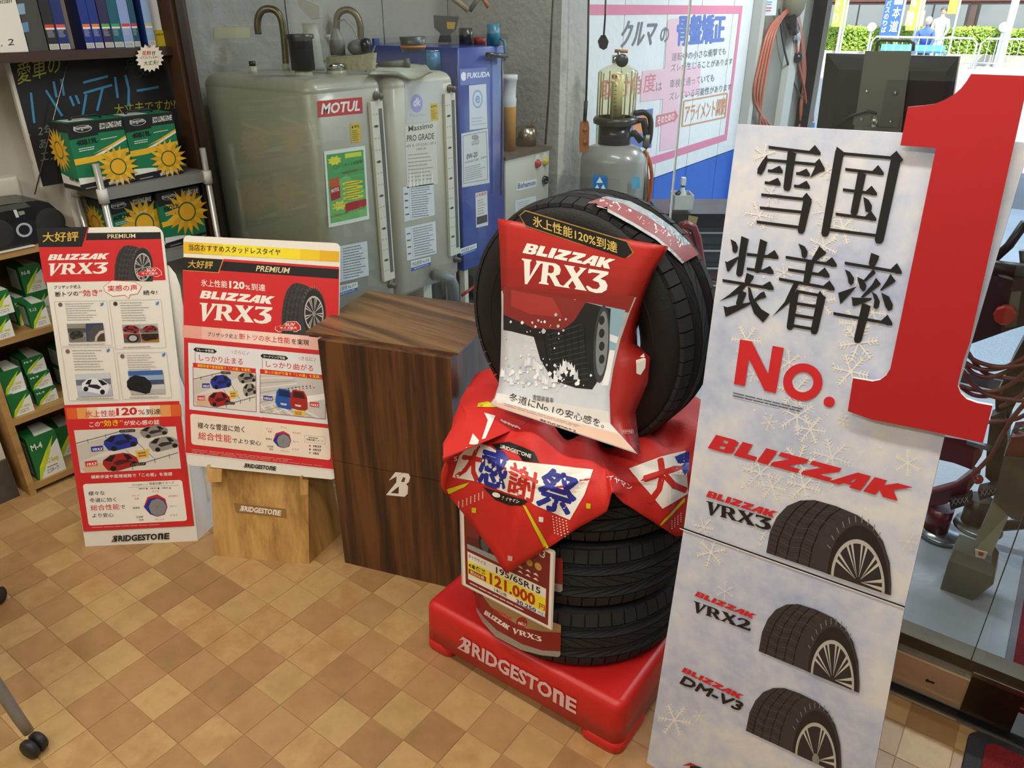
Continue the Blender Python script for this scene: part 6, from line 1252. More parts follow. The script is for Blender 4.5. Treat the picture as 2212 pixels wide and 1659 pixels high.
# on the tank tops
def stub(t, x, y, w_, h_, z, m, name, cap=None):
    p = on_z(x, y, z); k = mpp(p); o = MB().cyl(p - Vector((0, 0, .01)), p + Vector((0, 0, h_ * k)), w_ * k / 2, n=16).build(name, m, t)
    if cap: MB().cyl(p + Vector((0, 0, h_ * k)), p + Vector((0, 0, (h_ + cap[0]) * k)), cap[1] * k / 2, n=16).build('cap', cap[2], t)
    return p, k
BK = mat('black_plastic', '#1d1f26', .3, coat=.2); BRS = mat('aged_brass', '#7d7458', .35, metal=.8, var=.3, scale=30)
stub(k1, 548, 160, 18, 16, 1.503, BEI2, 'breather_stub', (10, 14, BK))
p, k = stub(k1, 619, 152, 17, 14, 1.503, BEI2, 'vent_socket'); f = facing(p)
MB().tube(spl([f(618, 142), f(615, 100), f(611, 60), f(606, 38), f(596, 24), f(582, 19), f(568, 22), f(559, 34), f(556, 52), f(558, 74)]), 7.2 * k, 12).build('vent_pipe', BRS, k1)
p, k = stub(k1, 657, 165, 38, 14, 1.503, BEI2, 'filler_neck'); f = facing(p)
MB().lathe([(0, 0), (25 * k, 0), (25.5 * k, 60 * k), (29 * k, 62 * k), (29 * k, 70 * k), (0, 71 * k)], p + Vector((0, 0, 13 * k)), n=24).build('filler_cap', BK, k1)
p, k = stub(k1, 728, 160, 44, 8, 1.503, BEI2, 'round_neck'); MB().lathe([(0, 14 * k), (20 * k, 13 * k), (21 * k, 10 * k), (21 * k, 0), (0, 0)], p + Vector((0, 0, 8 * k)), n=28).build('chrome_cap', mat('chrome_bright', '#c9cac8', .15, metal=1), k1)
p = on_x(780, 100, -3.1); k = mpp(p); f = facing(p)
MB().tube(spl([Vector((p.x, p.y, 1.49)), f(779, 105), f(779, 75), f(778, 55), f(772, 36), f(760, 24), f(748, 21), f(735, 26), f(728, 40), f(727, 72)]), 7 * k, 12).build('vent_pipe', BRS, k2)
def lobj(name, label, cat, group=None): return thing(name, label, cat, (0, 0, 0), group)
# white jug
p = on_z(680, 152, 1.505); k = mpp(p); f = facing(p); t = thing('oil_jug', 'translucent white measuring jug with spout on the nearest tank', 'jug', p)
JUG = mat('jug_white', '#b9bcb6', .35, trans=.25); MB().lathe([(0, 0), (22 * k, 0), (23 * k, 8 * k), (20 * k, 60 * k), (16 * k, 78 * k), (16 * k, 88 * k), (19 * k, 92 * k)], p, n=24).build('body', JUG, t)
MB().tube([f(700, 80), f(712, 78), f(715, 90), f(714, 118), f(706, 130), f(698, 128)], 4 * k, 8).build('handle', JUG, t); MB().prism([f(640, -8), f(690, 12), f(690, 38), f(672, 42), f(645, 14)], Vector((CF.x, CF.y, 0)).normalized() * .06).build('spout', JUG, t)
# patterned tin with squeeze bottles
p = on_z(752, 160, 1.505); k = mpp(p); t = thing('patterned_carton', 'cream patterned carton holding small tools on the nearest tank', 'carton', p); f = facing(p + Vector((.02, .06, 0))); d = Vector((CF.x, CF.y, 0)).normalized()
MB().prism([f(706, 155), f(803, 152), f(806, 116), f(704, 124)], d * .1).build('box', mat('cream_pattern', '#a9a389', .6, var=.3, scale=60), t)
GB = mat('grey_rubber', '#6a6c6a', .45)
b = thing('squeeze_bottle', 'grey squeeze bottle with thin hose in the patterned carton, left', 'bottle', f(725, 120), 'squeeze bottles in the carton'); MB().lathe([(0, 0), (16 * k, 0), (17 * k, 22 * k), (12 * k, 40 * k), (6 * k, 52 * k), (0, 53 * k)], f(725, 120) + d * .05, n=18).build('body', GB, b)
MB().tube([f(715, 66) + d * .05, f(722, 48) + d * .05, f(738, 42) + d * .05, f(758, 62) + d * .05, f(772, 95) + d * .05, f(766, 150) + d * .02], 1.6 * k, 6).build('hose', mat('hose_tan', '#7c7768', .5), b)
b = thing('squeeze_bottle', 'grey round bottle with black knob in the patterned carton, right', 'bottle', f(768, 112), 'squeeze bottles in the carton'); MB().ball(f(768, 104) + d * .05, 18 * k, 16, None, (1.25, 1.25, .9)).build('body', GB, b); MB().lathe([(0, -9 * k), (13 * k, -9 * k), (16 * k, 0), (13 * k, 9 * k), (0, 9 * k)], f(788, 99) + d * .03, CR, 18).build('knob', BK, b)
# grease gun, rag, cans
t = thing('grease_gun', 'worn metal tool with a dark handle lying on the rag', 'tool', on_z(850, 150, 1.52)); f = facing(on_z(850, 152, 1.5)); k = mpp(on_z(850, 152, 1.5))
MB().cyl(f(820, 143), f(876, 137), 8 * k, n=14).build('handle', mat('worn_grey', '#5c5c56', .5, var=.3, scale=40), t); MB().cyl(f(876, 137), f(885, 136), 10 * k, n=14).build('collar', mat('worn_grey'), t); MB().tube([f(820, 140), f(800, 137), f(755, 144)], 2.4 * k, 8).build('rod', mat('worn_steel', '#7c7c76', .4, metal=.7), t); MB().tube([f(806, 112), f(810, 98), f(796, 140), f(786, 163)], 2.6 * k, 8).build('trigger', mat('worn_steel'), t)
t = thing('rag', 'crumpled pale cloth rag hanging over the middle tank edge', 'cloth', on_z(870, 150, 1.5)); pts = [[(795, 158), (830, 152), (870, 150), (905, 140), (935, 152)], [(800, 150), (830, 140), (868, 136), (900, 118), (925, 140)], [(815, 136), (840, 132), (870, 128), (898, 112), (905, 115)]]
g0 = [[on_z(x, y + 6, 1.498 + .012 * ((i + j) % 2) + .01) for i, (x, y) in enumerate(r)] for j, r in enumerate(pts)]; f = facing(on_x(880, 170, XT + .01)); front = [f(797, 162), f(838, 163), f(870, 166), f(893, 177), f(934, 155)]; g0 = [front] + g0
MB().add([q for r in g0 for q in r], [(j * 5 + i, j * 5 + i + 1, (j + 1) * 5 + i + 1, (j + 1) * 5 + i) for j in range(3) for i in range(4)], None, True).build('cloth_sheet', mat('rag_cloth', '#a9ad9c', .8, var=.15, scale=30), t); o = bpy.data.objects['cloth_sheet.001']; sm = o.modifiers.new('s', 'SUBSURF'); sm.levels = 2; sm.render_levels = 2; so_ = o.modifiers.new('t', 'SOLIDIFY'); so_.thickness = .004
def pot(name, label, cat, x, y, w_, h_, z, m, taper=1.0, parts=()):
    p = on_z(x, y, z); k = mpp(p); t = thing(name, label, cat, p)
    MB().lathe([(0, 0), (w_ * k / 2 * taper, 0), (w_ * k / 2, h_ * k), (w_ * k / 2 * .95, h_ * k), (w_ * k / 2 * .9 * taper, 2 * k), (0, 2 * k)], p, n=26).build('body', m, t); return t, p, k
t, p, k = pot('blue_can', 'small light blue can on the middle tank', 'can', 937, 150, 31, 36, 1.494, mat('can_blue', '#3f82ac', .35)); MB().lathe([(15.5 * k, 0), (16.3 * k, .5 * k), (16.3 * k, 2 * k), (15 * k, 2.4 * k)], p + Vector((0, 0, 36 * k)), n=26).build('rim', mat('chrome_bright'), t)
# blue tank
k3 = thing('blue_tank', 'tall dark blue cabinet tank with white maker lettering behind the beige tanks', 'tank', (-2.8, 3.13, 0))
NAVY = mat('navy_paint', '#1c3a8c', .25, coat=.4, var=.15, scale=3)
MB().rr(-3.15, XT, 2.955, 3.315, .006, [(.52, .001), (.524, 0), (1.586, 0), (1.59, .003)], 3).build('cabinet', NAVY, k3)
for x in (-3.1, XT - .04):
    for y in (2.965, 3.275): bx('leg', (x, y, 0), (x + .035, y + .03, .52), CREAM, k3)
C = crop(900, 0, .25316); pr = Print(tf, lift=.001)
pr.poly(C((365, 590), (600, 575), (600, 715), (370, 730)), '#5a6fae', 1); pr.text('FUKUDA', *C((428, 670), (622, 655), (432, 622)), '#dfe2ea', 3, .03); pr.disc(C((400, 652))[0], 6, 9.5, '#dfe2ea', 3, 0, 20, 40, 320); pr.done('maker_lettering', k3)
pr = Print(tf, lift=.001); pr.poly(C((445, 730), (592, 715), (603, 1090), (450, 1110)), '#c5cbd4', 1); pr.ring(C((518, 845))[0], 11, 20, .2, '#7d9cc8', 2); pr.text('e', *C((498, 885), (540, 880), (498, 815)), '#7d9cc8', 2, .03); pr.fine(*C((465, 1000), (590, 985), (468, 1080)), 3, '#a0a8b4', 2, .3); pr.done('emission_notice', k3)
pr = Print(tf, lift=.002); q4 = C((378, 1140), (605, 1095), (620, 1560), (385, 1600)); Q = quad(*q4); pr.poly([Q(0, 0), Q(1, 0), Q(1, 1), Q(0, 1)], '#c3c7c9', 1); pr.path([Q(.06, .05), Q(.94, .05), Q(.94, .93), Q(.06, .93)], .9, '#3c3e44', 2, True); pr.text('GOLD', Q(.38, .26), Q(.66, .25), Q(.38, .18), '#7a7570', 3, .02); pr.disc(Q(.52, .12), 8, 6, '#8d9092', 2); pr.text('0W-20', Q(.18, .5), Q(.58, .48), Q(.18, .4), '#2c2e34', 3, .02); pr.text('2001', Q(.7, .54), Q(.92, .53), Q(.7, .5), '#3c3e44', 3); pr.text('API SP ILSAC GF-6B', Q(.12, .57), Q(.62, .55), Q(.12, .53), '#3c3e44', 3); pr.fine(Q(.12, .63), Q(.9, .6), Q(.12, .9), 7, '#7d8288', 3, .3); pr.done('grade_label', k3)
pr = Print(tf, lift=.001); Q = quad(*D((1930, 195), (2065, 168), (2075, 560), (1940, 590))); pr.poly([Q(0, 0), Q(1, 0), Q(1, 1), Q(0, 1)], '#c9c9c9', 1); pr.text('火気厳禁', Q(.06, .13), Q(.94, .11), Q(.06, .03), '#b5352f', 2, .01); pr.poly([Q(.06, .7), Q(.95, .68), Q(.95, .9), Q(.06, .92)], '#2c2e36', 2); pr.fine(Q(.15, .2), Q(.85, .18), Q(.15, .66), 6, '#8a8c92', 2, .3); pr.done('fire_notice', k3); plate(k3, D((1755, 830), (1945, 765), (1948, 845), (1765, 915)), '471')
MB().tube([tf.at(1075, 122, .03), tf.at(1074, 240, .03), tf.at(1073, 420, .03)], .006, 8).build('sight_tube', mat('tube_dark', '#2b2b30', .2, coat=.5), k3); MB().cyl(tf.at(1045, 118, .02), tf.at(1085, 120, .03), .012, n=12).build('tube_valve', BK, k3)
bx('eyelet', (-3.0, 2.955, 1.59), (-2.985, 2.99, 1.62), NAVY, k3)
ZN = 1.5905
t, p, k = pot('grey_tub', 'upturned grey plastic tub on the blue tank', 'tub', 893, 112, 57, 30, ZN, mat('tub_grey', '#4f5150', .35), .85); MB().cyl(p + Vector((.0, 0, 8 * k)), p + Vector((0, 0, 13 * k)), 27.5 * k, n=26).build('orange_band', mat('band_orange', '#b5703a', .5), t)
p = on_z(962, 95, ZN); k = mpp(p); f = facing(p); t = thing('tool_battery', 'black and yellow power tool battery charger standing on the blue tank', 'battery', p); MB().prism([f(946, 92), f(974, 92), f(972, 75), f(984, 64), (f(990, 36)), f(936, 33), f(938, 60), f(951, 72)], d * .06).build('body', mat('tool_black', '#35363a', .4), t); MB().prism([f(965, 47) - d * .003, f(984, 48) - d * .003, f(981, 63) - d * .003, f(966, 62) - d * .003], d * .004).build('yellow_pad', mat('pad_yellow', '#b9962c', .4), t)
pot('black_mug', 'black mug on the front edge of the blue tank', 'mug', 1007, 97, 30, 33, ZN, BK)
pot('red_lid', 'low red lid beside the black mug', 'lid', 1036, 96, 27, 14, ZN, mat('lid_red', '#93302e', .4))
t, p, k = pot('teal_pitcher', 'teal plastic oil pitcher with handle at the right of the blue tank', 'pitcher', 1066, 98, 26, 42, ZN, mat('teal', '#1f6f8c', .35), 1.15); f = facing(p); MB().tube([f(1078, 82), f(1089, 88), f(1091, 110), f(1090, 132)], 2.6 * k, 8).build('handle', mat('teal'), t); MB().prism([f(1050, 56), f(1084, 53), f(1080, 60), f(1055, 62)], d * .05).build('lip', mat('teal'), t)
p = Vector((-3.05, on_x(1036, 92, -3.05).y, ZN)); f = facing(p); t = thing('teal_funnel', 'tall dark teal scoop standing behind the red lid', 'scoop', p); MB().prism([f(1020, 104), f(1056, 104), f(1055, 50), f(1050, 24), f(1036, 17), f(1018, 22), f(1014, 40)], d * .05).build('scoop', mat('teal_dark', '#135a6c', .35), t)
f = facing(Vector((-2.9, 3.2, 1.7))); 
for nm, lab, a, b, r, c in (('tool_handle', 'tan wooden tool handle hanging above the blue tank', (968, -12), (1012, 22), .014, '#8d7a5a'), ('tool_handle', 'grey-green tool handle crossing behind the tan one', (1040, -12), (1014, 24), .012, '#565c4e'), ('tool_handle', 'orange tool handle tip above the teal scoop', (1038, -10), (1056, 16), .011, '#a5623a')):
    t = thing('hanging_hammer', lab, 'tool', f(*a), 'tool handles hanging above the blue tank'); MB().tube([f(*a), f(*b)], r, 10).build('handle', mat('handle_' + c.strip('#'), c, .5), t)
# control box
k4 = thing('control_box', 'cream steel control box with red and yellow lamps beside the blue tank', 'cabinet', (-2.6, 3.53, 0)); GC = mat('box_greycream', '#b2b1a4', .4, var=.06, scale=4)
MB().rr(-2.78, XT, 3.325, 3.75, .008, [(.35, 0), (1.03, 0), (1.036, .004)], 3).build('cabinet', GC, k4); bx('rusty_top', (-2.80, 3.315, 1.036), (XT + .01, 3.76, 1.05), mat('rust', '#5a4a3c', .7, var=.3, scale=20), k4)
for y in (3.36, 3.70): bx('leg', (-2.7, y - .02, 0), (-2.62, y + .02, .35), GC, k4)
for x, y, c in ((1028, 1395, '#a5262a'), (1092, 1378, '#b9a52f')):
    q = tf.at(*C((x, y))[0]); MB().lathe([(0, .022), (.016, .02), (.018, .006), (.024, .005), (.024, 0)], q, (1, 0, 0), 18).build('indicator_lamp', mat('lamp_' + c.strip('#'), c, .3), k4); bx('lamp_plate', (XT, q.y - .02, q.z + .01), (XT + .002, q.y + .02, q.z + .05), mat('plate_light', '#c9c9c4', .4), k4)
q = tf.at(*C((1088, 1535))[0]); MB().lathe([(0, .004), (.012, .004), (.012, .018), (.022, .018), (.024, 0)], q, (1, 0, 0), 18).build('key_switch', BK, k4)
pr = Print(tf, lift=.001); pr.poly(C((850, 1560), (1020, 1525), (1022, 1590), (852, 1632)), '#cfd4d6', 1); pr.text('Bishamon', *C((862, 1612), (1012, 1578), (862, 1565)), '#26417e', 2, .02); pr.done('maker_sticker', k4)
pr = Print(tf, lift=.001); E3 = crop(960, 380, .27125); Q = quad(*E3((562, 195), (728, 158), (735, 320), (568, 362))); pr.poly([Q(0, 0), Q(1, 0), Q(1, 1), Q(0, 1)], '#c6cbcd', 1); pr.fine(Q(.1, .1), Q(.9, .1), Q(.1, .9), 8, '#8a9096', 2, .3); pr.done('instruction_label', k4)
p = on_z(1098, 325, 1.05); k = mpp(p); t = thing('oil_pail', 'tall white and orange oil container on the control box', 'bottle', p); r = 16 * k
MB().lathe([(0, 0), (r, 0), (r * 1.05, 90 * k)], p, n=24).build('orange_body', mat('pail_orange', '#c28a3c', .4, var=.15, scale=10), t); MB().lathe([(r * 1.05, 90 * k), (r * 1.1, 105 * k), (r * 1.0, 108 * k), (r * 1.1, 140 * k), (r * 1.25, 143 * k), (r * 1.25, 152 * k), (0, 152 * k)], p, n=24).build('white_neck', mat('pail_white', '#c3c5c2', .4), t); f = facing(p); MB().tube([f(1090, 238), f(1098, 250), f(1112, 262)], 1.2 * k, 6).build('wire_handle', mat('worn_steel'), t)
t, p, k = pot('steel_pot', 'dented steel pot with a brush in it on the control box', 'pot', 1136, 314, 44, 38, 1.05, mat('pot_steel', '#9a8d78', .25, metal=.9)); f = facing(p); b = thing('paint_brush', 'brush with brown handle standing in the steel pot', 'brush', p); MB().tube([f(1140, 290), f(1147, 272), f(1157, 258)], [3 * k, 2.5 * k, 3.5 * k], 8).build('handle', mat('brush_brown', '#6d4f38', .5), b)

# hanging cords
BC = mat('cord_black', '#1c1c1c', .5)
f = facing(Vector((-2.5, 3.72, 1.5))); t = thing('power_cord', 'black power cord hanging down to the control box', 'cord', f(1180, 300)); MB().tube([f(1196, -20), f(1190, 90), f(1186, 200), f(1178, 312)], .006, 8).build('cord', BC, t)
f = facing(Vector((-2.3, 3.95, 1.5))); t = thing('pendant_switch', 'orange hoist pendant switch hanging on a black cable', 'switch', f(1262, 330)); MB().tube([f(1272, -20), f(1270, 100), f(1266, 220)], .006, 8).build('cable', BC, t); MB().tube([f(1266, 218), f(1263, 262)], .011, 10).build('sleeve', BC, t)
PO = mat('pendant_orange', '#a8643c', .45); MB().prism([f(1254, 264), f(1271, 262), f(1273, 274), f(1272, 325), f(1266, 332), f(1253, 329), f(1252, 300)], d * .04).build('switch_body', PO, t)
for y in (280, 307): MB().ball(f(1264, y) - d * .002, .012).build('button', PO, t)
f = facing(Vector((-2.2, 3.9, 1.5))); t = thing('hanging_plug', 'black plug hanging on a cord in front of the painted wall', 'plug', f(1303, 100)); MB().tube([f(1309, -20), f(1307, 40), f(1304, 80)], .005, 8).build('cord', BC, t); MB().prism([f(1300, 76), f(1308, 76), f(1315, 90), f(1311, 104), f(1304, 108), f(1296, 104), f(1292, 89)], d * .03).build('plug_body', BC, t)

# oil drainer
cD = Vector((-2.2, 4.05, 0)); t = thing('oil_drainer', 'grey waste oil drainer tank with a yellowed clear cylinder and gauge', 'oil drainer', cD); DG = mat('drainer_grey', '#8b8c86', .3, coat=.3)
f = facing(cD); zc = lambda y: f(1330, y).z; k = mpp(Vector((cD.x, cD.y, 1.1)))
MB().lathe([(0, .22), (.18, .22), (.19, .25), (.19, zc(345)), (.186, zc(335)), (.15, zc(318)), (.08, zc(308)), (0, zc(306))], cD, n=36).build('tank_body', DG, t)
for a in range(3): MB().tube([cD + Vector((.15 * math.cos(a * 2.1), .15 * math.sin(a * 2.1), .25)), cD + Vector((.2 * math.cos(a * 2.1), .2 * math.sin(a * 2.1), .04))], .012, 8).build('leg', DG, t); MB().lathe([(0, -.012), (.035, -.012), (.035, .012), (0, .012)], cD + Vector((.2 * math.cos(a * 2.1), .2 * math.sin(a * 2.1), .036)), (-math.sin(a * 2.1), math.cos(a * 2.1), 0), 16).build('caster', BK, t)
MB().cyl(cD + Vector((0, 0, zc(312))), cD + Vector((0, 0, zc(270))), .095, n=24).build('pump_collar', BK, t)
MB().lathe([(.08, zc(272)), (.125, zc(266)), (.128, zc(258)), (.12, zc(252)), (.1, zc(252))], cD, n=30).build('base_ring', mat('ring_dark', '#43423e', .3, metal=.5), t)
CLR = glass_mat('aged_plastic', (.96, .93, .76), .8, .05, 1.3)
MB().lathe([(.112, zc(254)), (.112, zc(158)), (.106, zc(152)), (.06, zc(142)), (.025, zc(137)), (0, zc(136))], cD, n=20, smooth=True).build('clear_cylinder', CLR, t)
for a in range(10): q = cD + Vector((.107 * math.cos(a * .628), .107 * math.sin(a * .628), 0)); MB().tube([q + Vector((0, 0, zc(254))), q + Vector((0, 0, zc(156)))], .004, 6).build('tie_rib', mat('rib_amber', '#a59a68', .3, coat=.3), t)
MB().cyl(cD + Vector((0, 0, zc(252))), cD + Vector((0, 0, zc(160))), .035, n=16).build('float_tube', mat('float_cream', '#d0c9a8', .4), t)
sc_ = facing(cD - d * .055); pr = Print(Frame(cD - d * .056, CR, (0, 0, 1)), lift=.001)
for k_ in range(9): pr.line((1322, 170 + k_ * 8.5), (1332, 169.5 + k_ * 8.5), 1.3, '#33322a', 1)
pr.poly([(1321, 162), (1333, 162), (1333, 168), (1321, 168)], '#b5433a', 1); pr.done('level_scale', t)
MB().cyl(cD + Vector((0, 0, zc(140))), cD + Vector((0, 0, zc(108))), .012, n=12).build('top_stem', mat('chrome_bright'), t); MB().lathe([(0, .02), (.03, .02), (.034, .012), (.034, -.012), (0, -.012)], f(1342, 130) - d * .03, -d, 22).build('vacuum_gauge', mat('gauge_black', '#34363a', .3), t); MB().cyl(f(1322, 128), f(1334, 128), .022, n=14).build('valve_block', mat('chrome_bright'), t); MB().tube([f(1328, 110), f(1356, 111)], .009, 8).build('orange_lever', mat('lever_orange', '#b5703c', .4), t)
for a, b in (((1370, 262), (1398, 300)), ((1345, 290), (1385, 305))): MB().tube([f(*a), f((a[0] + b[0]) / 2 + 6, a[1] - 2), f(b[0], b[1])], .02, 8).build('hose', BC, t)
MB().tube(spl([f(1368, 246), f(1392, 243), f(1405, 258), f(1403, 300), f(1392, 320)]), .016, 10).build('suction_hose', BC, t); MB().cyl(f(1395, 318), f(1398, 290), .022, n=12).build('coupling', mat('worn_steel'), t)
pts = [f(1392, 325), f(1402, 345), f(1408, 380), f(1404, 420), f(1396, 455)]; MB().tube(spl(pts), .011, 8).build('orange_hose', mat('hose_orange', '#a8582c', .45), t); MB().tube([f(1398, 330), f(1396, 370), f(1401, 410), f(1392, 440)], .011, 8).build('orange_hose', mat('hose_orange'), t); MB().cyl(f(1394, 340), f(1392, 470), .016, n=10).build('lance_tube', mat('worn_steel'), t)
pr = Print(Frame(cD - d * .192, CR, (0, 0, 1)), lift=.001); C = crop(900, 0, .25316); pr.poly(C((1505, 1490), (1625, 1500), (1622, 1640), (1502, 1630)), '#2273b4', 1)
for tri in (((1562, 1510), (1590, 1560), (1532, 1560)), ((1515, 1620), (1540, 1572), (1565, 1620)), ((1565, 1620), (1592, 1572), (1615, 1620))): pr.poly(C(*tri), '#e6ebee', 2)
pr.poly(C((1840, 1515), (1905, 1510), (1905, 1605), (1838, 1610)), '#56a8cc', 1); pr.done('maker_badge', t)

# tool cart with basket
f = facing(Vector((-1.75, 4.35, .6))); q0 = f(1480, 470); t = thing('tool_cart', 'black tool cart with drawers behind the upright tyre', 'cart', (q0.x, q0.y, 0)); CKB = mat('cart_black', '#1a1c20', .35, coat=.2)
zt = f(1480, 462).z; u_ = Vector((CR.x, CR.y, 0)); c_ = Vector((f(1540, 470).x, f(1540, 470).y, 0)) + d * .2
MB().obox(c_ + Vector((0, 0, zt / 2 + .05)), u_ * .32, d * .2, Vector((0, 0, zt / 2 - .05))).build('cabinet', CKB, t)
for i in range(4): MB().obox(c_ - d * .202 + Vector((0, 0, .18 + i * (zt - .2) / 4)), u_ * .30, d * .004, Vector((0, 0, (zt - .2) / 9))).build('drawer', mat('cart_drawer', '#24272c', .3, coat=.3), t); MB().obox(c_ - d * .212 + Vector((0, 0, .2 + i * (zt - .2) / 4)), u_ * .22, d * .006, Vector((0, 0, .006))).build('handle', mat('chrome_bright', '#c9cac8', .15, metal=1), bpy.data.objects[[o.name for o in t.children][-1]])
for sx in (-1, 1):
    for sy in (-1, 1): MB().lathe([(0, -.015), (.05, -.015), (.05, .015), (0, .015)], c_ + u_ * .26 * sx + d * .15 * sy + Vector((0, 0, .05)), u_, 18).build('caster', BK, t)
b = thing('plastic_basket', 'white perforated plastic basket with bottles on the tool cart', 'basket', f(1475, 455)); cb_ = f(1478, 456) + d * .1 + Vector((0, 0, .002)); hb = .042
MB().obox(cb_ + Vector((0, 0, hb)) - d * .07, u_ * .055, d * .003, Vector((0, 0, hb))).obox(cb_ + Vector((0, 0, hb)) + d * .07, u_ * .055, d * .003, Vector((0, 0, hb))).obox(cb_ + Vector((0, 0, hb)) - u_ * .055, u_ * .003, d * .07, Vector((0, 0, hb))).obox(cb_ + Vector((0, 0, hb)) + u_ * .055, u_ * .003, d * .07, Vector((0, 0, hb))).obox(cb_ + Vector((0, 0, .003)), u_ * .055, d * .07, Vector((0, 0, .003))).build('basket_walls', mat('basket_white', '#b9bdbb', .4), b)
s = thing('spray_bottle', 'white spray bottle with teal collar in the plastic basket', 'bottle', cb_); MB().lathe([(0, .008), (.026, .008), (.028, .07), (.012, .11), (.012, .125), (0, .125)], cb_, n=16).build('body', mat('bottle_white', '#d3d8da', .35), s); MB().cyl(cb_ + Vector((0, 0, .122)), cb_ + Vector((0, 0, .135)), .014, n=14).build('collar', mat('collar_teal', '#3f7f78', .4), s); MB().obox(cb_ + Vector((0, 0, .155)), u_ * .012, d * .02, Vector((0, 0, .022))).build('trigger_head', mat('bottle_white'), s)
s = thing('aerosol_can', 'dark aerosol can lying in the plastic basket', 'can', cb_ - u_ * .03); MB().cyl(cb_ - u_ * .045 + Vector((0, 0, .06)), cb_ - u_ * .01 + Vector((0, 0, .09)), .018, n=14).build('body', mat('tool_black'), s)
f2 = facing(Vector((-1.6, 4.0, .6))); g = thing('lift_arm', 'dark red curved metal arm rising behind the upright tyre', 'arm', f2(1500, 560)); MB().tube([f2(1468, 490), f2(1482, 484), f2(1498, 492), f2(1507, 515), f2(1512, 548), f2(1520, 590), Vector((f2(1522, 600).x, f2(1522, 600).y, .0))], .022, 10).build('arm', mat('arm_red', '#6d1a20', .35, coat=.3), g); MB().tube([f2(1470, 492), f2(1485, 510), f2(1500, 540)], .02, 10).build('arm_stay', mat('arm_red'), g)
b = thing('tan_tag', 'tan paper tag hanging on the tool cart', 'tag', f(1495, 475)); MB().prism([f(1487, 464) - d * .012, f(1507, 468) - d * .012, f(1503, 483) - d * .012, f(1485, 478) - d * .012], d * .002).build('paper', mat('tag_tan', '#9a855a', .6), b)

# hoses at the opening
f = lambda x, y: on_x(x, y, -2.41); HR = mat('hose_red', '#b5644e', .4)
hr = thing('hose_reel', 'bundle of red air hoses looped from a wrapped reel at the garage opening', 'hose reel', f(1705, 270))
MB().ball(f(1712, 4), .13, 16, None, (.9, .9, 1.15)).build('wrapped_reel', mat('wrap', '#7c7866', .7, bump=.8, bscale=20), hr)
for i in range(4): o_ = i * 5; MB().tube(spl([f(1703 - o_ * .3, 22), f(1678 - o_, 60), f(1660 - o_ * 1.2, 130), f(1645 - o_, 220), f(1640 + i * 12, 285)]), .012, 8).build('hose', HR, hr); MB().tube(spl([f(1718 + i * 2, 30), f(1730 + i * 1.5, 90), f(1733 + i * 2, 160), f(1738 - i * 3, 230), f(1722 + i * 3, 285)]), .012, 8).build('hose', HR, hr)
MB().tube(spl([f(1683, 20), f(1695, 110), f(1720, 190), f(1745, 240), f(1753, 290)]), .010, 8).build('dark_cord', mat('cord_slate', '#34404c', .5), hr)
MB().cyl(f(1703, 40) - d * .05, f(1712, 66) - d * .05, .05, n=14).build('air_coupler', BK, hr); MB().cyl(f(1712, 66) - d * .05, f(1716, 88) - d * .05, .028, n=12).build('coupler_tip', mat('chrome_bright'), hr); MB().tube(spl([f(1716, 88) - d * .05, f(1720, 130) - d * .05, f(1735, 200) - d * .05, f(1745, 290) - d * .05]), .012, 8).build('hose', HR, hr); MB().ball(f(1719, 124) - d * .06, .05).build('hose_stop', BK, hr)
t = thing('wall_notice', 'white printed notice hanging at the end of the painted wall', 'notice', f(1660, 20)); nf = Frame(f(1660, 20), CR, (0, 0, 1)); MB().prism([nf.at(*q) for q in ((1646, -20), (1680, -20), (1676, 33), (1642, 34))], d * .004).build('paper', mat('notice_white', '#cdd6e0', .5), t); pr = Print(nf); pr.fine((1648, 2), (1676, 2), (1646, 12), 2, '#4f7fb8', 2, .4); pr.fine((1647, 14), (1675, 14), (1645, 26), 2, '#c8636a', 2, .5); pr.done('notice_print', t)
# monitor seen from behind
YT = 3.0; f = lambda x, y, dy=0: on_y(x, y, YT + dy); tv = thing('monitor', 'black flat monitor seen from behind on a stand with a steel bracket', 'monitor', (-.6, YT, 0)); TB_ = mat('tv_black', '#1c2022', .35, coat=.1)
c4 = [f(1785, 115), f(2072, 122), f(2045, 300), f(1762, 290)]; inn = [f(1812, 150, -.03), f(2045, 155, -.03), f(2020, 300, -.03), f(1790, 290, -.03)]
MB().add(c4 + inn + [q + Vector((0, .03, 0)) for q in c4], [(0, 1, 5, 4), (1, 2, 6, 5), (2, 3, 7, 6), (3, 0, 4, 7), (4, 5, 6, 7), (8, 9, 1, 0), (9, 10, 2, 1), (10, 11, 3, 2), (11, 8, 0, 3), (11, 10, 9, 8)]).build('rear_shell', TB_, tv)
MT = mat('bracket_steel', '#7d807c', .35, metal=.7); MB().prism([f(1869, 110, -.045), f(1968, 110, -.045), f(1945, 292, -.045), f(1843, 288, -.045)], (0, .012, 0)).build('bracket_plate', MT, tv); MB().prism([f(1845, 247, -.05), f(1944, 252, -.05), f(1941, 276, -.05), f(1842, 270, -.05)], (0, .006, 0)).build('clamp_bar', MT, tv)
MB().tube([f(1893, 110, -.04), f(1896, 92, -.04), (f(1903, 86, -.04)), f(1965, 88, -.04), f(1974, 94, -.04), f(1972, 110, -.04)], .0055, 8).build('carry_handle', mat('handle_olive', '#5e6454', .4, metal=.4), tv)
for x, y in ((1872, 198), (1934, 201), (1861, 258), (1924, 263)): MB().ball(f(x, y, -.052), .0055, 10).build('screw', mat('chrome_bright'), tv)
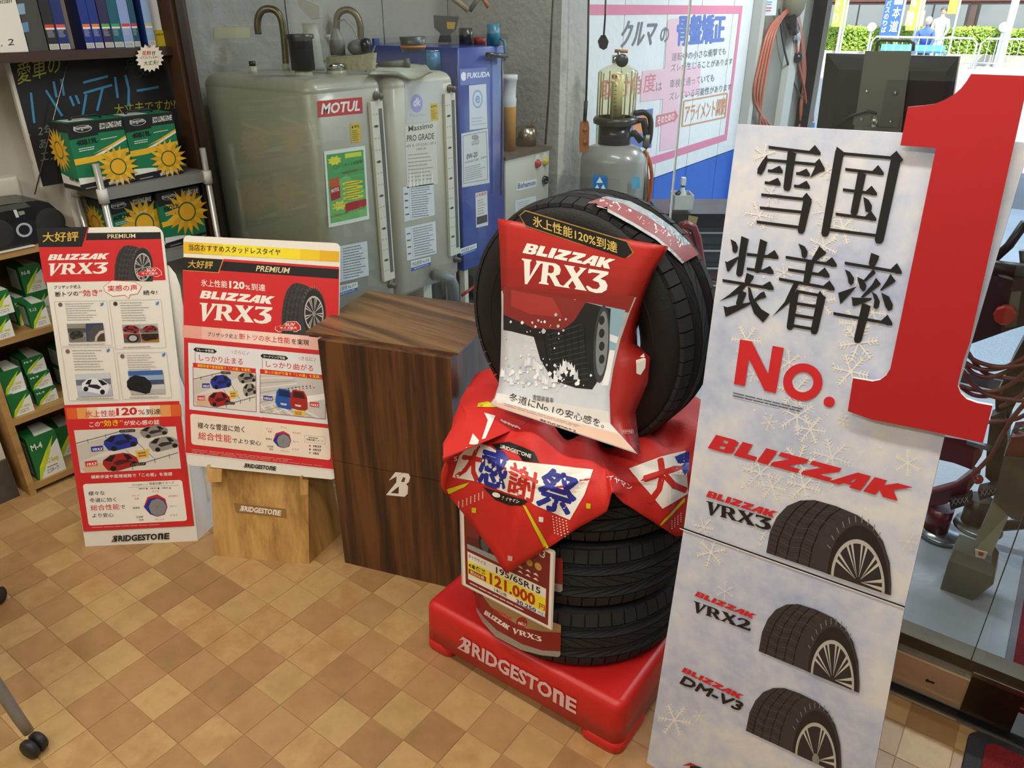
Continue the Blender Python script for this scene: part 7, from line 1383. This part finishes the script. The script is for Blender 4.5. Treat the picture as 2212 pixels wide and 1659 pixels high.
MB().tube([f(1800, 272, -.05), f(1840, 250, -.06), f(1875, 239, -.06), f(1893, 246, -.05)], .005, 8).build('cable', BC, tv); MB().cyl(f(1890, 250, -.05), f(1889, 274, -.05), .012, n=14).build('pole_clamp', mat('chrome_bright'), tv)
q = f(1889, 274, .03); MB().cyl((q.x, q.y, 0), (q.x, q.y, q.z), .018, n=14).build('stand_pole', MT, tv); MB().rr(q.x - .2, q.x + .2, q.y - .2, q.y + .2, .04, [(0, 0), (.02, 0), (.025, .01)]).build('stand_base', TB_, tv)

# tyre changer at the right
YC = 2.78; f = lambda x, y, dy=0: on_y(x, y, YC + dy); tc = thing('tyre_changer', 'dark red and black tyre changing machine with coiled hoses behind the standee', 'machine', (.15, YC, 0))
MAR = mat('machine_maroon', '#5e1a24', .35, coat=.3, var=.2, scale=8); MBK = mat('machine_black', '#23272a', .4, metal=.3); MST = mat('machine_steel', '#8e979c', .25, metal=.8); MGR = mat('machine_grey', '#5d6058', .45)
th = Vector((0, .12, 0))
def slab(name, pts, m, dy=0, t_=.12): return MB().prism([f(x, y, dy) for x, y in pts], (0, t_, 0)).build(name, m, tc)
slab('head_housing', [(2088, 575), (2140, 580), (2212, 600), (2230, 610), (2225, 700), (2185, 712), (2100, 742), (2060, 750), (2040, 690)], mat('housing_dark', '#2a1c26', .35), .0); slab('housing_edge', [(2144, 582), (2186, 600), (2190, 606), (2160, 598)], MST, -.01, .01)
MB().tube([f(2040, 565), f(2130, 575), f(2240, 588)], .022, 12).build('swing_arm', MBK, tc); MB().tube([f(2145, 562, .05), f(2180, 530, .05), f(2215, 480, .05)], .014, 10).build('arm_brace', MBK, tc); MB().tube([f(2212, 540, .05), f(2216, 590, .05)], .014, 10).build('arm_post', MBK, tc)
MB().lathe([(0, .03)] + [(.028, .03), (.032, .024), (.032, .004), (.02, 0)], f(2172, 677, -.03), (0, -1, 0), 9, smooth=False).build('red_knob', mat('knob_red', '#a02a28', .35), tc); slab('pivot_plate', [(2185, 632), (2206, 630), (2195, 705), (2170, 708), (2172, 690)], MGR, -.012, .012)
HO = mat('coil_hose', '#6e3634', .4)
for i, pts in enumerate(([(2075, 745), (2100, 775), (2140, 790), (2180, 792), (2230, 785)], [(2080, 780), (2115, 797), (2160, 796), (2200, 780), (2225, 765)], [(2085, 790), (2105, 808), (2135, 815), (2170, 805), (2215, 780)], [(2090, 760), (2120, 800), (2160, 815), (2230, 822)], [(2080, 800), (2100, 830), (2140, 855), (2200, 865), (2230, 862)], [(2072, 832), (2105, 842), (2150, 845), (2190, 825), (2225, 795)], [(2076, 836), (2100, 852), (2130, 856), (2165, 848)], [(2130, 912), (2160, 910), (2195, 905), (2225, 890)], [(2215, 870), (2190, 900), (2165, 940), (2140, 985), (2100, 1025), (2060, 1050), (2015, 1062)], [(2160, 880), (2190, 865), (2215, 850)])):
    MB().tube(spl([f(x, y, -.05 + .012 * (i % 4)) for x, y in pts]), .0075, 8).build('coil_hose', HO, tc)
slab('column', [(2150, 860), (2186, 780), (2230, 700), (2260, 700), (2230, 800), (2180, 900), (2172, 1000), (2160, 1060), (2140, 1060), (2145, 990), (2150, 930)], MBK, .06); slab('column_bracket', [(2140, 900), (2170, 890), (2178, 960), (2150, 1050), (2128, 1030), (2132, 960)], mat('bracket_dark', '#2b3133', .4, metal=.3), .02, .06)
slab('bead_shield', [(2022, 940), (2110, 955), (2120, 985), (2100, 1015), (2060, 1000), (2015, 990)], MAR, .0, .05); slab('table_arm', [(2000, 1068), (2060, 1052), (2100, 1020), (2115, 1030), (2090, 1065), (2040, 1090), (2000, 1095)], MAR, -.02, .05); slab('steel_bar', [(2088, 952), (2145, 968), (2142, 977), (2088, 960)], MST, -.02, .02)
for x0, y0, w_ in ((2050, 1080, 46), (2112, 1060, 40)):
    slab('gripper_pad', [(x0, y0), (x0 + w_, y0 - 8), (x0 + w_ + 2, y0 + 8), (x0 + 4, y0 + 22)], mat('pad_black', '#2a2426', .5), -.05, .05); pr = Print(Frame(f(x0, y0, -.052), (1, 0, 0), (0, 0, 1)))
    for j in range(4): pr.line((x0 + 5 + j * 10, y0 - 3 - j), (x0 + 15 + j * 9, y0 + 10 - j * 2), .9, '#b9bcbe', 2); pr.line((x0 + 14 + j * 9, y0 - 4 - j), (x0 + 6 + j * 9, y0 + 12 - j * 2), .9, '#b9bcbe', 2)
    pr.done('pad_knurling', tc)
for x, y0, y1, r, m in ((2035, 1095, 1150, .042, MAR), (2118, 1075, 1135, .04, MBK)): q0, q1 = f(x, y0), f(x, y1); MB().cyl((q0.x, YC, max(.02, q1.z)), (q0.x, YC, q0.z), r, n=20).build('clamp_leg', m, tc); MB().lathe([(0, .018), (.075, .016), (.08, .0), (0, 0)], (q0.x + .02, YC, max(.0, q1.z - .01)), n=30).build('foot_disc', MST, tc)
MB().ball(f(2112, 1035, -.03), .018, 12).build('ball_handle', mat('ball_red', '#8c1f22', .3, coat=.4), tc)

MB().rr(.30, .78, 2.86, 3.42, .04, [(0, .01), (.02, 0), (.78, 0), (.8, .015)]).build('base_cabinet', MAR, tc); MB().lathe([(0, .06), (.2, .06), (.22, .045), (.22, .03), (.08, .02), (.08, 0), (0, 0)], (.54, 3.12, .8), n=30).build('turntable', MST, tc)
bx('rear_column', (.42, 3.42, 0), (.58, 3.56, 1.55), MBK, tc); MB().tube([(.5, 3.46, 1.45), (.4, 3.2, 1.40), (.16, 2.86, f(2190, 600).z)], .03, 10).build('boom', MBK, tc); MB().tube([(.30, 2.95, .12), (.2, 2.88, .1), (.1, 2.85, .06)], .02, 8).build('base_bar', MBK, tc)
gb = thing('foot_pump', 'grey foot pedal box on a slanted pale post in front of the machine', 'pump', on_z(2090, 1290)); base_ = on_z(2090, 1292); f = lambda x, y, dy=0: on_y(x, y, base_.y + dy)
MB().prism([f(2062, 1187), f(2140, 1215), f(2150, 1228), f(2146, 1262), f(2100, 1298), f(2030, 1275), f(2048, 1215)], (0, .1, 0)).build('pedal_box', mat('pedal_grey', '#56594f', .4, coat=.2), gb); MB().prism([f(2052, 1212, -.002), f(2143, 1246, -.002), f(2149, 1228, -.002), f(2142, 1216, -.002), f(2063, 1189, -.002)], (0, .002, 0)).build('pedal_lid', mat('pedal_lid', '#6b6e64', .35), gb)
MB().prism([f(2097, 1196, .03), f(2137, 1210, .03), f(2184, 1104, .12), f(2148, 1076, .12)], (0, .06, 0)).build('pale_post', mat('post_pale', '#6f7062', .4), gb); MB().prism([f(2106, 1187, -.004), f(2133, 1194, -.004), f(2128, 1208, -.004), f(2107, 1203, -.004)], (0, .004, 0)).build('badge', mat('badge_cream', '#c9c4b0', .4), gb); MB().prism([f(2114, 1192, -.006), f(2125, 1195, -.006), f(2123, 1202, -.006), f(2113, 1199, -.006)], (0, .002, 0)).build('badge_mark', mat('knob_red'), gb)
MB().prism([f(x, y, .11) for x, y in ((2168, 985), (2230, 990), (2230, 1132), (2184, 1120), (2146, 1082))], (0, .12, 0)).build('motor_cover', mat('motor_grey', '#4b4d45', .4), gb); MB().prism([f(x, y, .11) for x, y in ((2185, 945), (2230, 940), (2230, 988), (2170, 984))], (0, .12, 0)).build('motor_cap', MAR, gb); MB().ball(f(2208, 938, .16), .03, 12).build('motor_knob', BK, gb)
# red carpet and chequer plate on the garage floor
cm = thing('garage_carpet', 'long red carpet runner on the garage floor beyond the door', 'carpet', (.7, 2.5, 0)); e0, e1 = on_z(2150, 1440), on_z(2205, 1300); bx('pile', (.235, 2.03, -.002), (1.3, 3.4, .012), mat('carpet_red', '#8e1d2a', .95, var=.35, scale=240, bump=1, bscale=380), cm); bx('rubber_edge', (.215, 2.02, -.002), (.236, 3.41, .008), mat('edge_grey', '#5c6068', .5), cm)
cp2 = thing('chequer_plate', 'bright steel chequer plate ramp on the garage floor', 'ramp', (.0, 4.8, 0)); bx('plate', (-.25, 4.3, -.002), (1.2, 5.3, .05), mat('plate_steel', '#a3adb8', .3, metal=.6, bump=.6, bscale=90), cp2); bx('edge_bar', (-.25, 4.27, -.002), (1.2, 4.3, .055), mat('edge_black', '#2a2c34', .4), cp2)

# ================================================================ STREET
struct(tag(bx('ground_road', (-40, 8.9, -.1), (40, 27.2, -.004), mat('asphalt', '#8d8d8c', .85, var=.12, scale=1.2)), 'sunlit pale forecourt and road', 'ground'))
struct(tag(bx('ground_pavement', (-40, 27.2, -.1), (40, 60, .12), mat('paving', '#b9b7b0', .85, var=.08, scale=1.5)), 'pale pavement across the road', 'pavement'))
tag(struct(bx('trim_kerb', (-40, 27.0, -.1), (40, 27.2, .15), mat('kerb', '#a5a39c', .8))), 'stone kerb across the road', 'kerb')
HY = 30.6
hg = thing('hedge', 'bright green clipped hedge across the road', 'hedge', (-6, HY, .12)); rn = random.Random(4)
hz0, hz1 = on_y(1770, 108, HY - .5).z, on_y(1770, 58, HY - .5).z
bx('planter_wall', (-14, HY - .62, .1), (4, HY + .6, hz0), mat('planter', '#8e8c84', .8), hg); bx('hedge_core', (-14, HY - .4, hz0), (4, HY + .4, hz1 - .12), mat('leaf_dark', '#3c5a1c', .8), hg)
lv_ = MB()
for i in range(9000):
    x = rn.uniform(-14, 3); s_ = rn.random(); c = Vector((x, HY - .45 - .06 * rn.random(), rn.uniform(hz0, hz1))) if s_ < .6 else Vector((x, HY + rn.uniform(-.45, .3), hz1 - .1 + .12 * rn.random() + .03 * math.sin(x * 3)))
    a = Vector((rn.gauss(0, 1), rn.gauss(0, .6), rn.gauss(0, 1))).normalized() * .07; b = a.orthogonal().normalized() * .03; lv_.add([c - a, c + b, c + a, c - b], [(0, 1, 2, 3)])
tag(lv_.build('hedge_leaves', mat('leaf_green', '#86a832', .6, var=.4, scale=8), hg, fix=False), kind='stuff')
GAL = mat('galv', '#b9c2cc', .35, metal=.5)
BYY = 28.3
def barrier(label, xa, xb, ybot=137):
    a, b = on_y(xa, 84, BYY), on_y(xb, 84, BYY); z1 = on_y(1950, 80, BYY).z; z0 = .3; t = thing('crowd_barrier', label, 'barrier', (a.x, BYY, .12), 'silver barriers across the road'); r = .03
    P_ = [(a.x, BYY, .13), (a.x, BYY, z1 - .15), (a.x + .12, BYY, z1), (b.x - .12, BYY, z1), (b.x, BYY, z1 - .15), (b.x, BYY, .13)]
    MB().tube(P_, r, 8).build('frame', GAL, t); MB().tube([(a.x, BYY, z0), (b.x, BYY, z0)], r * .8, 8).build('lower_rail', GAL, t); n = 13
    for i in range(1, n): x = a.x + (b.x - a.x) * i / n; MB().tube([(x, BYY, z0), (x, BYY, z1)], .012, 6, caps=False).build('bar', GAL, t)
    for x in (a.x + .1, b.x - .1): MB().tube([(x, BYY - .3, .135), (x, BYY + .3, .135)], .025, 6).build('foot', GAL, t)
barrier('silver tube barrier in front of the seated person', 1884, 2113); barrier('silver tube barrier at the right edge of the photo', 2122, 2350)
bn = thing('bench', 'light blue bench behind the silver barrier', 'bench', (-5.5, 29.0, .12)); f = lambda x, y: on_y(x, y, 29.0); BB = mat('bench_blue', '#4f97d8', .5)
a, b = f(1905, 95), f(2040, 112); bx('backrest', (a.x, 28.98, b.z), (b.x, 29.03, a.z), BB, bn); bx('seat', (a.x, 29.03, .5), (b.x, 29.4, .55), BB, bn)
for x in (a.x + .15, b.x - .15): bx('leg', (x - .03, 29.0, .12), (x + .03, 29.35, .5), BB, bn)
# people
def skin_body(name, pts, edges, radii, m, parent, root=0):
    me = bpy.data.meshes.new(name); me.from_pydata(pts, edges, []); o = bpy.data.objects.new(name, me); COL.objects.link(o); me.materials.append(m)
    md = o.modifiers.new('skin', 'SKIN'); md.use_smooth_shade = True
    for i, v in enumerate(me.skin_vertices[0].data): v.radius = (radii[i], radii[i]); v.use_root = (i == root)
    sb_ = o.modifiers.new('sub', 'SUBSURF'); sb_.levels = 1; sb_.render_levels = 2
    return adopt(o, parent)
SKN = mat('skin', '#c49a80', .6)
def person(label, base, hgt, shirt, trousers, hair, sit=False, hat=None):
    t = thing('person', label, 'person', base); s_ = hgt / 1.7; B = Vector(base); V = lambda x, y, z: B + Vector((x, y, z)) * s_
    hip = .52 if sit else .92
    P_ = [V(0, 0, hip), V(0, 0, hip + .25), V(0, 0, hip + .47), V(0, 0, hip + .56), V(0, -.02, hip + .68), V(-.19, 0, hip + .45), V(-.25, -.02, hip + .2), V(-.2, -.12, hip + .02), V(.19, 0, hip + .45), V(.25, -.02, hip + .2), V(.2, -.12, hip + .02)]
    ED = [(0, 1), (1, 2), (2, 3), (3, 4), (2, 5), (5, 6), (6, 7), (2, 8), (8, 9), (9, 10)]; RD = [.14, .14, .13, .055, .05, .065, .05, .04, .065, .05, .04]
    if sit: P_ += [V(-.1, .3, hip), V(-.1, .32, .08), V(-.1, .42, .04), V(.1, .3, hip), V(.1, .32, .08), V(.1, .42, .04)]
    else: P_ += [V(-.09, 0, .5), V(-.1, .02, .08), V(-.1, .12, .04), V(.09, 0, .5), V(.1, .02, .08), V(.1, .12, .04)]
    ED += [(0, 11), (11, 12), (12, 13), (0, 14), (14, 15), (15, 16)]; RD += [.075, .045, .04, .075, .045, .04]
    skin_body('body', P_, ED, [r * s_ for r in RD], shirt, t)
    lp = [V(0, 0, hip + .02)] + P_[11:]; skin_body('trousers', lp, [(0, 1), (1, 2), (2, 3), (0, 4), (4, 5), (5, 6)], [q * s_ for q in (.15, .085, .055, .045, .085, .055, .045)], trousers, t)
    hd = V(0, 0, hip + .73); MB().ball(hd, .105 * s_, 16, None, (.85, .95, 1.12)).build('head', SKN, t); MB().ball(hd + Vector((0, .012, .03)) * s_, .112 * s_, 16, None, (.9, .95, 1.0)).build('hair' if hat is None else 'hat', hat or hair, t)
    for sx in (-1, 1): MB().ball(hd + Vector((sx * .035, -.095, .0)) * s_, .012 * s_, 8).build('eye', mat('eye', '#221c1a', .4), t)
    MB().ball(hd + Vector((0, -.105, -.025)) * s_, .016 * s_, 8).build('nose', SKN, t)
    for sx in (-1, 1):
        hc = P_[7] if sx < 0 else P_[10]; MB().ball(hc, .045 * s_, 10, SKN, (.6, 1.1, 1)).build('hand', SKN, t)
bs = on_y(2003, 112, 29.2); person('seated person in a blue shirt with grey hair on the blue bench', (on_y(2003, 60, 29.2).x, 29.2, .12), 1.75, mat('shirt_blue', '#3a55a8', .7), mat('trouser_navy', '#2a3350', .7), mat('hair_grey', '#c9c6c2', .7), True)
person('standing person in white clothes and dark cap behind the seated one', (on_y(2030, 60, 29.55).x, 29.62, .12), 1.62, mat('white_clothes', '#e3e3e0', .7), mat('white_trousers', '#d3d6da', .7), mat('hair_dark', '#2a2422', .7), False, mat('cap_dark', '#4a3c3c', .6))
# banners
def banner(label, top, bot, w0, col, txts, y=29.75, base_z=.12, polew=None):
    a = on_y(*top, y); b = on_y(*bot, y); k = mpp(b); t = thing('street_banner', label, 'banner', (b.x, y, base_z), 'banners along the hedge'); fr = Frame((b.x, y, 0), (1, 0, 0), (0, 0, 1)); zt = a.z + .8; W = w0 * k
    bx('cloth', (b.x - W / 2, y - .01, b.z), (b.x + W / 2, y, zt), mat('ban_' + col.strip('#'), col, .7), t); MB().cyl((b.x + W / 2 + .04, y, base_z), (b.x + W / 2 + .04, y, zt + .1), .03 if polew is None else polew, n=10).build('pole', mat('pole_white', '#d5d8da', .4), t)
    wq = WPrint(Frame((b.x - W / 2, y - .01, b.z), (1, 0, 0), (0, 0, 1)), lift=.004); H = zt - b.z
    for (s_, x0, x1, z0, z1, c) in txts:
        n = len(s_)
        for i, ch in enumerate(s_): hh = (z1 - z0) / n; wq.text(ch, (x0 * W, H * (z1 - (i + .92) * hh)), (x1 * W, H * (z1 - (i + .92) * hh)), (x0 * W, H * (z1 - (i + .08) * hh)), c, 2, .01)
    wq.done('lettering', t)
banner('tall blue and white bus stop banner lettered in white', (1930, 0), (1918, 78), 36, '#2b57b8', [('京阪バスのりば', .08, .32, .05, .78, '#e9eef5'), ('一本道', .5, .95, .05, .7, '#f2f5f8')])
banner('yellow-green and dark narrow banner by the left pole', (1812, 0), (1808, 58), 24, '#8a9a3c', [('へぐり', .05, .5, .05, .75, '#eef0ea')])
banner('yellow-green and white narrow banner right of the blue one', (1980, 0), (1968, 66), 24, '#9aa340', [('味噌', .05, .5, .05, .7, '#eef0ea')])
banner('yellow-green narrow banner above the standing person', (2062, 0), (2055, 30), 18, '#9ba244', [('めん', .1, .8, .3, .95, '#eef0ea')], 29.8)
for i, x in enumerate((1883, 2168)):
    p = on_y(x, 60, 29.4); t = thing('bollard_lamp', ['round white globe lamp above the hedge left of the blue banner', 'round white globe lamp above the hedge at the right'][i], 'lamp', (p.x, 29.4, .12), 'globe lamps along the hedge'); MB().ball((p.x, 29.4, p.z + .02), .14, 16).build('globe', mat('globe_white', '#e8e8e4', .4), t); MB().cyl((p.x, 29.4, .12), (p.x, 29.4, p.z - .1), .035, n=10).build('stem', GAL, t)
for i, x in enumerate((1822, 1985, 2185)):
    p = on_y(x, 40, 29.9); t = thing('lamp_post', ['white lamp post at the left of the street view', 'white lamp post beside the yellow-green banner', 'thick white lamp post at the right of the street view'][i], 'post', (p.x, 29.78, .12)); MB().cyl((p.x, 29.78, .12), (p.x, 29.78, 5), .05 if i < 2 else .11, n=14).build('shaft', mat('pole_white'), t)
# shop front across the road
FY = 33.5; bd = thing('shop_building', 'dark brown shop front with large windows across the road', 'building', (-6, FY, .12)); WD = mat('facade_dark', '#4a3a34', .7, var=.2, scale=2)
bx('facade', (-24, FY, .12), (8, FY + .3, 4.5), WD, bd); bx('lintel_band', (-24, FY - .06, 2.0), (8, FY, 2.3), mat('facade_red', '#5c2f28', .7), bd)
x = -22.0; i = 0
while x < 6:
    fr_ = bx('window', (x, FY - .05, .55), (x + 2.3, FY, 1.95), mat('win_frame', '#2c2826', .5), bd)
    bx('pane', (x + .08, FY - .06, .62), (x + 1.12, FY - .05, 1.9), mat('shop_glass', '#6d7478', .1, spec=.8), fr_); bx('pane', (x + 1.18, FY - .06, .62), (x + 2.22, FY - .05, 1.9), mat('shop_glass'), fr_)
    if i % 2 == 0: bx('window_notice', (x + .3, FY - .07, 1.2), (x + .9, FY - .06, 1.7), mat('notice_cream', '#c2b592', .6), fr_)
    bx('plinth_panel', (x, FY - .04, .15), (x + 2.3, FY, .5), mat('plinth', '#5c5a58', .7), bd); x += 2.55; i += 1
# forecourt sign by the opening
q = on_y(1752, 225, 10.5); t = thing('forecourt_sign', 'red white and blue stand sign just outside the opening', 'sign', (q.x, 10.5, 0)); a, b = on_y(1735, 165, 10.5), on_y(1768, 285, 10.5)
bx('panel', (a.x - .3, 10.5, -.004), (b.x, 10.54, a.z), mat('sign_w', '#dcdfe2', .5), t); fr = Frame((0, 10.5, 0), (1, 0, 0), (0, 0, 1)); pr = Print(fr, lift=.003); pr.poly([(1730, 168), (1761, 165), (1758, 262), (1722, 262)], '#c8323a', 1); pr.text('輪', (1738, 250), (1757, 250), (1741, 175), '#f2eeee', 2, .03); pr.poly([(1722, 265), (1760, 265), (1758, 300), (1718, 300)], '#3a86c8', 1); pr.done('sign_print', t)
